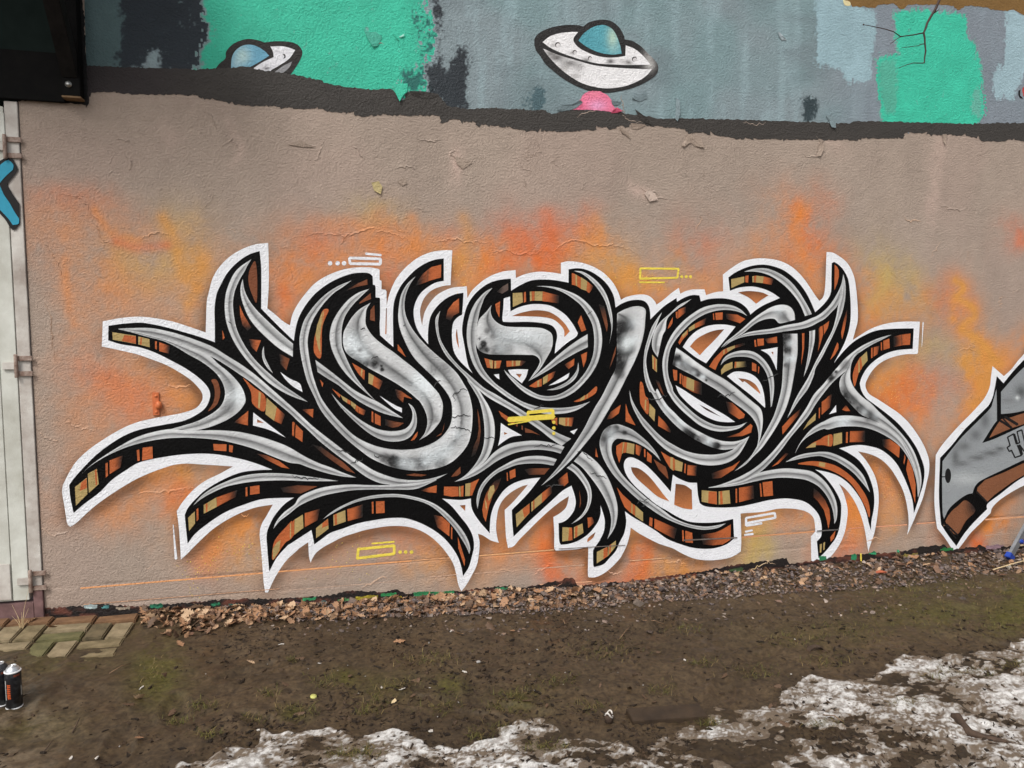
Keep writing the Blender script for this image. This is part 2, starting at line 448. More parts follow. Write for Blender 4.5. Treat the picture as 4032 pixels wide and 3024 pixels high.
# wall colour seen through the white
GAPS = """A 1545,1420* 1598,1450* 1545,1447*
E 600,705* 680,675 800,648 900,645 1000,665 1090,720 1160,790 1208,865* 1150,925* 1145,850 1090,780 1020,735 920,715 780,708
E 640,1310* 705,1315* 680,1352*
F 517,535* 555,550* 520,565*
G 735,1025* 800,950 900,890 1000,855 1095,843* 1000,950 900,1050 840,1115*
G 1240,1355* 1340,1372 1420,1420 1465,1490 H 1475,138* 1400,75 1310,5 G 1290,1400
G 1588,1082* 1610,1080* 1608,1112*
K 1785,612* 1845,607* 1840,668*
L 1478,890* 1450,950 1390,1000* 1400,955
M 118,210* 200,225 300,300 400,420 460,500 520,570* 400,520 280,420 180,330 130,260
M 585,385* 680,400 755,450* 760,655* 660,640 570,605*
G 1240,455* 1350,442 1480,455 1560,487* 1490,530 1430,575* 1350,510
C 1755,835* 1745,900 1755,980 1780,1050* 1768,950
C 1013,620* 1020,620* 1016,895* 1004,895*"""

# silver strokes: one edge | the other edge
SILVER = """A 455,708 560,703 700,703 820,723 950,758 1080,803 1200,853 1310,922 1420,990 1530,1070 1640,1165 1750,1262 1860,1360 1960,1455 D 320,535 430,620 540,705 650,790 760,860 880,935 1000,985 1120,1020 1250,1038 1400,1035 1530,1010 1655,970 | A 455,712 560,735 700,762 850,800 1000,852 1100,893 1200,935 1300,995 1400,1062 1500,1130 1600,1210 1700,1290 D 0,335 100,430 200,520 310,625 420,715 530,800 640,880 740,960 840,1025 950,1070 1040,1084 1150,1100 1300,1090 1430,1060 1540,1030 1655,970
A 455,711 560,725 700,755 850,800 1000,852 1150,905 1240,985 1310,1040 1380,1110 1430,1180 1455,1260 1440,1310 1390,1370 1300,1430 1180,1480 1080,1505 960,1525 | A 455,713 560,738 680,772 800,803 900,848 1000,908 1100,963 1180,1020 1240,1080 1280,1150 1293,1225 1270,1300 1220,1355 1140,1405 1050,1445 940,1478 860,1500
B 160,615 240,540 340,470 460,395 580,330 700,288 860,258 980,270 1100,268 1250,268 1400,280 1550,312 1700,360 1800,402 D 150,785 300,858 430,905 560,960 700,1012 | B 160,615 220,560 300,505 400,450 520,400 650,362 800,335 950,325 1100,330 1250,345 1400,378 1540,420 1680,478 1800,522 D 100,868 200,905 320,945 450,980 580,1003 700,1012
B 1042,860 1100,790 1180,730 1280,680 1400,635 1530,610 1680,605 1800,612 D 150,995 330,1020 510,1048 | B 1042,860 1110,805 1200,755 1300,712 1420,685 1550,668 1700,662 1800,662 D 150,1048 300,1050 510,1048
B 1672,1045 1700,980 1760,910 1840,850 D 100,1220 200,1165 330,1120 480,1095 640,1085 800,1090 950,1092 1100,1085 1250,1075 1400,1060 1540,1030 | B 1672,1045 1720,985 1800,923 D 100,1310 220,1250 360,1200 500,1170 660,1145 820,1138 1000,1137 1150,1138 1300,1135 1400,1105 1540,1040
A 1500,162 1420,215 1370,265 1330,340 1300,430 1290,530 1300,640 1330,740 1380,840 1450,940 1530,1030 1620,1120 1720,1190 1830,1245 1945,1285 | A 1500,162 1470,210 1445,260 1420,300 1390,360 1365,430 1355,520 1365,620 1385,710 1425,800 1480,890 1550,975 1640,1060 1740,1145 1850,1220 1945,1285
A 1598,845 1585,890 1590,950 1620,1010 1670,1060 | A 1598,845 1603,920 1630,985 1670,1060
A 1432,318 1415,380 1418,450 1440,530 1480,620 1540,700 1620,780 1720,865 1826,930 | A 1432,318 1445,400 1480,480 1540,560 1620,640 1720,735 1828,828
C 650,333 520,385 400,460 300,550 210,660 150,760 115,880 105,980 120,1120 150,1260 190,1400 D 260,165 320,290 400,400 500,510 600,610 720,710 840,800 960,860 1080,905 1200,930 1330,940 1450,930 1580,905 1700,850 1800,760 1870,660 1905,540 1918,400 1915,280 1880,130 C 1830,1420 1760,1310 1660,1210 1540,1110 1430,1010 1340,910 1270,810 1220,700 1205,590 1220,480 1260,380 1320,290 | C 650,333 560,400 470,460 380,550 310,640 250,740 210,850 190,980 205,1120 230,1260 265,1390 D 320,150 380,250 450,340 540,440 640,540 740,610 860,665 980,700 1100,718 1220,720 1350,705 1480,660 1590,590 1670,490 1700,400 1705,300 1690,200 1640,110 C 1580,1420 1510,1345 1420,1260 1330,1170 1265,1080 1210,970 1165,860 1140,740 1145,620 1165,500 1200,420 1250,350 1320,290
C 835,420 720,460 620,530 540,620 480,710 440,800 420,920 440,1040 480,1140 530,1230 600,1320 680,1400 780,1490 880,1575 920,1610 | C 835,420 760,490 680,570 610,660 570,740 550,830 545,920 552,1030 590,1130 640,1240 700,1350 790,1470 860,1550 920,1610
C 850,565 810,630 800,700 800,790 840,870 900,940 1000,1020 1100,1090 1200,1170 1290,1240 1380,1320 1480,1420 1560,1510 D 1570,140 1605,230 1605,320 1585,410 1530,490 1460,560 1360,620 | C 850,565 740,630 660,710 610,790 570,870 560,950 565,1010 590,1080 640,1130 720,1180 830,1250 940,1310 1050,1370 1150,1430 1250,1500 1320,1560 D 1370,220 1420,310 1445,400 1440,480 1410,560 1360,620
C 272,1165 400,1260 540,1370 680,1480 D 820,170 910,210 1000,265 1100,330 1190,388 | C 295,1290 400,1360 500,1420 D 540,65 640,150 740,220 850,280 960,330 1080,365 1190,388
D 440,130 530,230 620,310 720,390 830,460 930,505 1040,525 1150,520 1230,490 1275,430 1290,360 1280,300 1245,232 | D 440,130 500,225 570,310 660,400 760,490 870,570 980,620 1090,635 1200,620 1280,570 1325,490 1335,400 1320,320 1290,265 1245,232
C 1580,650 1560,740 1560,830 1580,940 1630,1040 1700,1140 1790,1240 1870,1310 1960,1390 F 320,80 430,140 560,220 680,290 800,370 900,430 1000,500 1100,555 1220,605 | C 1580,650 1535,720 1530,800 1550,920 1590,1030 1650,1130 1740,1230 1840,1335 F 170,30 250,92 340,165 450,230 560,290 680,365 800,450 900,520 1000,600 1120,680
F 165,10 250,90 300,170 350,250 390,340 415,440 420,560 400,680 360,780 310,850 220,920 130,985 0,1055 | F 130,-10 200,100 250,190 280,280 300,380 312,500 310,620 285,740 230,850 150,950 80,1010 0,1055
F 0,1055 100,1000 200,930 310,855 400,760 480,700 580,655 700,635 820,625 950,635 1060,660 1150,690 | F 0,1055 110,1030 230,980 340,910 440,840 560,780 680,740 800,722 900,720 1020,735 1110,760
F 240,1340 228,1260 240,1180 270,1100 330,1020 420,940 520,880 640,820 760,790 900,785 1000,800 1070,820 | F 240,1340 260,1230 290,1140 350,1050 440,970 540,920 650,880 760,865 900,865 1000,880 1035,885
F 1340,735 1420,790 1500,860 1570,950 1620,1040 1660,1140 1695,1250 1708,1350 1700,1450 1670,1550 1600,1658 | F 1250,840 1330,900 1400,980 1470,1070 1530,1160 1580,1250 1620,1350 1640,1450 1630,1560 1600,1658
F 1230,865 1300,920 1370,1010 1415,1090 1435,1180 1425,1280 1380,1380 1310,1450 1220,1500 | F 1175,910 1250,960 1320,1040 1370,1120 1395,1200 1385,1300 1340,1390 1280,1450 1220,1500
E 1705,675 1780,635 1870,605 1950,605 2000,640 1997,740 1985,870 1945,1030 1885,1180 1830,1290 1780,1390 1710,1530 F 1650,240 1580,360 1500,490 1400,620 1300,740 1200,850 1050,990 905,1100 | E 1705,675 1702,700 1700,780 1698,900 1700,1000 1700,1080 1697,1180 1680,1270 1640,1350 1590,1450 1540,1550 F 1480,260 1420,370 1360,490 1280,620 1200,740 1110,870 1000,1000 905,1100
E 850,392 960,390 1070,405 1180,440 1290,490 1380,560 1450,640 1505,740 1535,850 1545,970 1530,1080 1500,1190 1440,1300 1370,1390 1280,1480 1180,1545 1080,1580 980,1592 880,1575 770,1530 680,1465 600,1385 545,1320 515,1265 | E 850,392 950,400 1060,425 1160,470 1250,530 1330,600 1390,690 1440,790 1460,900 1462,1000 1450,1110 1410,1220 1350,1320 1270,1410 1180,1480 1080,1530 980,1545 880,1530 780,1480 700,1430 620,1360 560,1310 515,1265
E 1295,1190 1300,1270 1270,1350 1210,1410 1120,1460 1040,1480 965,1480 | E 1295,1190 1280,1270 1240,1330 1180,1390 1110,1430 1040,1460 965,1480
E 395,410 320,450 250,520 200,590 160,680 135,780 125,880 130,980 150,1080 185,1190 240,1290 310,1370 F 440,90 540,165 640,225 750,285 860,325 960,345 1080,345 1200,330 1310,290 1420,215 | E 395,410 320,500 290,570 262,650 240,760 225,850 220,950 225,1050 250,1140 290,1240 350,1330 430,1415 F 520,95 620,165 720,220 820,255 920,275 1030,282 1150,280 1280,260 1420,215
E 385,590 375,640 390,710 440,770 520,810 620,820 760,822 900,830 980,860 1020,900 1028,980 1010,1060 960,1150 900,1250 850,1310 775,1385 | E 385,590 330,660 260,735 228,830 220,930 228,1015 270,1075 360,1105 480,1110 620,1110 760,1112 840,1118 892,1170 870,1240 830,1300 775,1385
E 775,1385 900,1280 1000,1190 1100,1100 1200,1020 1300,950 1392,895 | E 775,1385 880,1330 1000,1260 1100,1190 1200,1130 1300,1075 1395,1030
E 1245,230 1340,240 1430,290 1510,360 1570,440 1610,530 1640,640 1655,750 1650,850 1620,1000 | E 1245,230 1330,260 1410,320 1480,395 1540,480 1585,570 1615,680 1640,800 1640,880 1620,1000
G 440,665 400,760 370,840 330,940 300,1040 280,1120 275,1200 290,1300 320,1400 370,1500 H 390,80 440,170 500,260 570,330 650,410 740,480 850,540 950,590 1060,625 1180,635 1280,615 1355,580 | G 440,665 390,730 330,830 290,950 260,1060 247,1180 250,1290 270,1400 310,1500 H 330,120 390,230 450,320 520,400 600,480 690,550 780,610 880,660 980,700 1080,720 1180,710 1240,690 1355,580
G 750,525 680,580 610,625 530,690 490,750 478,850 450,900 425,1000 410,1070 395,1135 | G 750,525 620,590 520,680 440,750 390,810 360,870 340,940 335,1010 350,1070 395,1135
H 100,95 125,190 170,280 230,370 310,460 390,545 480,620 580,680 680,730 790,760 900,772 1010,770 1110,750 1190,715 1260,650 1355,580 | H 100,95 110,200 140,290 180,370 240,470 310,550 390,640 480,720 580,780 700,830 820,870 940,885 1060,875 1160,840 1240,780 1300,690 1355,580
G 1335,705 1270,640 1180,595 1060,580 960,590 860,620 760,680 660,760 570,860 510,960 470,1060 445,1180 450,1290 470,1400 500,1500 H 510,130 560,210 640,300 730,380 830,460 940,510 1050,530 1160,520 1260,490 1330,432 | G 1335,705 1270,670 1180,645 1080,640 980,655 880,690 780,750 690,830 610,920 560,990 525,1060 505,1160 500,1260 515,1360 550,1450 H 560,110 620,190 700,270 790,350 880,410 980,455 1080,475 1180,475 1260,460 1330,432
G 590,1035 700,1110 820,1200 960,1290 1100,1370 H 1210,65 1310,150 1400,225 1470,285 1495,360 1495,460 1470,600 1430,720 | G 550,1215 640,1265 760,1325 880,1400 H 1000,85 1100,155 1200,230 1290,295 1370,365 1420,435 1445,510 1452,600 1430,720
G 1060,1035 1110,975 1200,905 1300,820 1400,730 1500,660 1600,605 1700,585 1780,605 1825,665 1835,745 | G 1060,1035 1140,975 1230,925 1300,880 1370,820 1450,765 1540,735 1620,735 1665,780 1720,775
G 1140,975 1230,930 1330,880 1450,855 1600,835 1740,800 1900,770 2000,730 I 40,700 120,640 190,560 250,460 290,370 310,265 | G 1080,1030 1210,950 1330,915 1450,900 1600,885 1750,862 1900,840 2000,812 I 40,775 120,730 190,660 245,600 285,500 310,265
I 310,265 330,350 335,450 325,550 300,660 260,770 210,890 150,1010 90,1130 20,1250 G 2030,1330 H 1970,80 1880,200 1800,320 1755,385 | I 310,265 290,480 255,600 240,690 200,840 140,960 80,1075 20,1185 G 2010,1270 1960,1370 H 1880,115 1820,230 1755,385
I 815,900 700,930 600,970 500,1020 400,1090 320,1160 250,1240 180,1320 100,1420 0,1530 H 1960,270 1880,390 1800,500 1700,620 1600,740 1500,840 1400,920 1280,990 1150,1050 1040,1090 930,1115 | I 815,900 720,950 620,1000 520,1060 430,1130 390,1200 340,1275 270,1335 190,1410 100,1520 20,1630 H 1980,360 1880,480 1780,600 1700,710 1600,830 1500,930 1400,1000 1300,1060 1150,1090 1050,1110 930,1115
G 1860,890 1862,1000 1860,1100 1840,1230 1815,1380 H 1790,120 1750,260 1700,370 1640,480 1570,590 1490,700 1400,790 1310,880 1200,945 | G 1705,890 1710,1000 1712,1150 1705,1300 1700,1400 H 1685,120 1650,250 1610,370 1560,470 1510,560 1440,680 1370,790 1290,870 1200,945
G 2045,850 2040,960 2015,1080 1980,1210 1925,1345 | G 1985,865 1985,950 1975,1080 1955,1200 1925,1345
G 1055,1220 1080,1160 1130,1110 1220,1075 1310,1065 1400,1080 1480,1130 1550,1210 1600,1310 1615,1420 1610,1530 1590,1650 H 1578,275 | G 1055,1220 1100,1175 1170,1140 1250,1130 1340,1135 1420,1165 1490,1230 1540,1320 1565,1420 1575,1530 1580,1640 H 1578,275
G 1300,240 1400,210 1510,203 1600,225 1700,275 1790,345 1870,440 1940,550 1990,640 2010,685 | G 1300,240 1400,238 1500,255 1590,290 1680,350 1760,420 1830,500 1890,590 1940,705
I 520,1060 450,1110 400,1190 385,1280 385,1360 410,1430 450,1490 520,1560 600,1620 J 690,60 800,160 900,260 990,370 1050,470 1090,570 1120,680 1130,790 1110,900 1095,950 | I 430,1110 340,1275 290,1340 270,1400 275,1470 300,1530 350,1590 J 420,10 490,80 580,125 680,165 800,240 900,330 980,450 1040,580 1080,720 1100,850 1095,950
H 1835,760 1870,680 1930,590 2010,500 2100,440 J 100,160 200,112 320,95 430,100 540,120 650,155 780,220 900,330 970,440 1040,580 1080,720 1100,850 1095,950 | H 1835,760 1890,660 1960,590 2060,530 2140,500 J 150,242 260,215 380,208 500,215 620,245 740,300 850,370 930,450 1000,560 1050,680 1080,800 1092,950
H 1735,850 1830,795 1940,760 2060,745 J 60,475 160,480 260,515 360,570 450,640 530,740 590,900 | H 1735,850 1840,825 1960,800 2080,785 J 130,535 230,570 330,630 420,700 510,800 590,900
H 930,1115 1200,1070 1320,1030 1400,985 1480,955 1600,930 1740,915 1880,925 2000,945 2080,990 J 130,800 190,890 230,980 248,1080 240,1180 218,1230 | H 930,1120 1100,1110 1250,1090 1400,1055 1550,1025 1700,1012 1850,1020 1960,1040 J 40,830 110,900 160,980 195,1070 212,1160 217,1230
H 425,835 380,750 300,650 210,570 130,510 50,475 F 1700,452 1620,470 1560,520 1525,600 1520,680 1550,790 1600,890 1660,980 1740,1070 1830,1160 1920,1240 2010,1310 2110,1380 M 479,747 600,800 720,840 850,865 960,860 1040,840 1110,800 | H 425,835 350,760 270,700 180,650 90,620 0,605 F 1690,610 1650,660 1645,740 1670,830 1720,930 1790,1020 1880,1110 1980,1200 2080,1280 2180,1350 M 560,740 700,800 830,828 950,830 1110,800
K 350,755 440,680 560,610 700,550 850,510 1000,493 1130,492 1260,510 1400,545 1530,600 1640,680 1740,780 1820,880 1870,970 1895,1060 1885,1120 | K 350,755 460,690 580,625 720,570 860,540 1000,525 1150,525 1300,550 1430,590 1530,650 1630,740 1720,840 1790,940 1850,1040 1885,1120"""

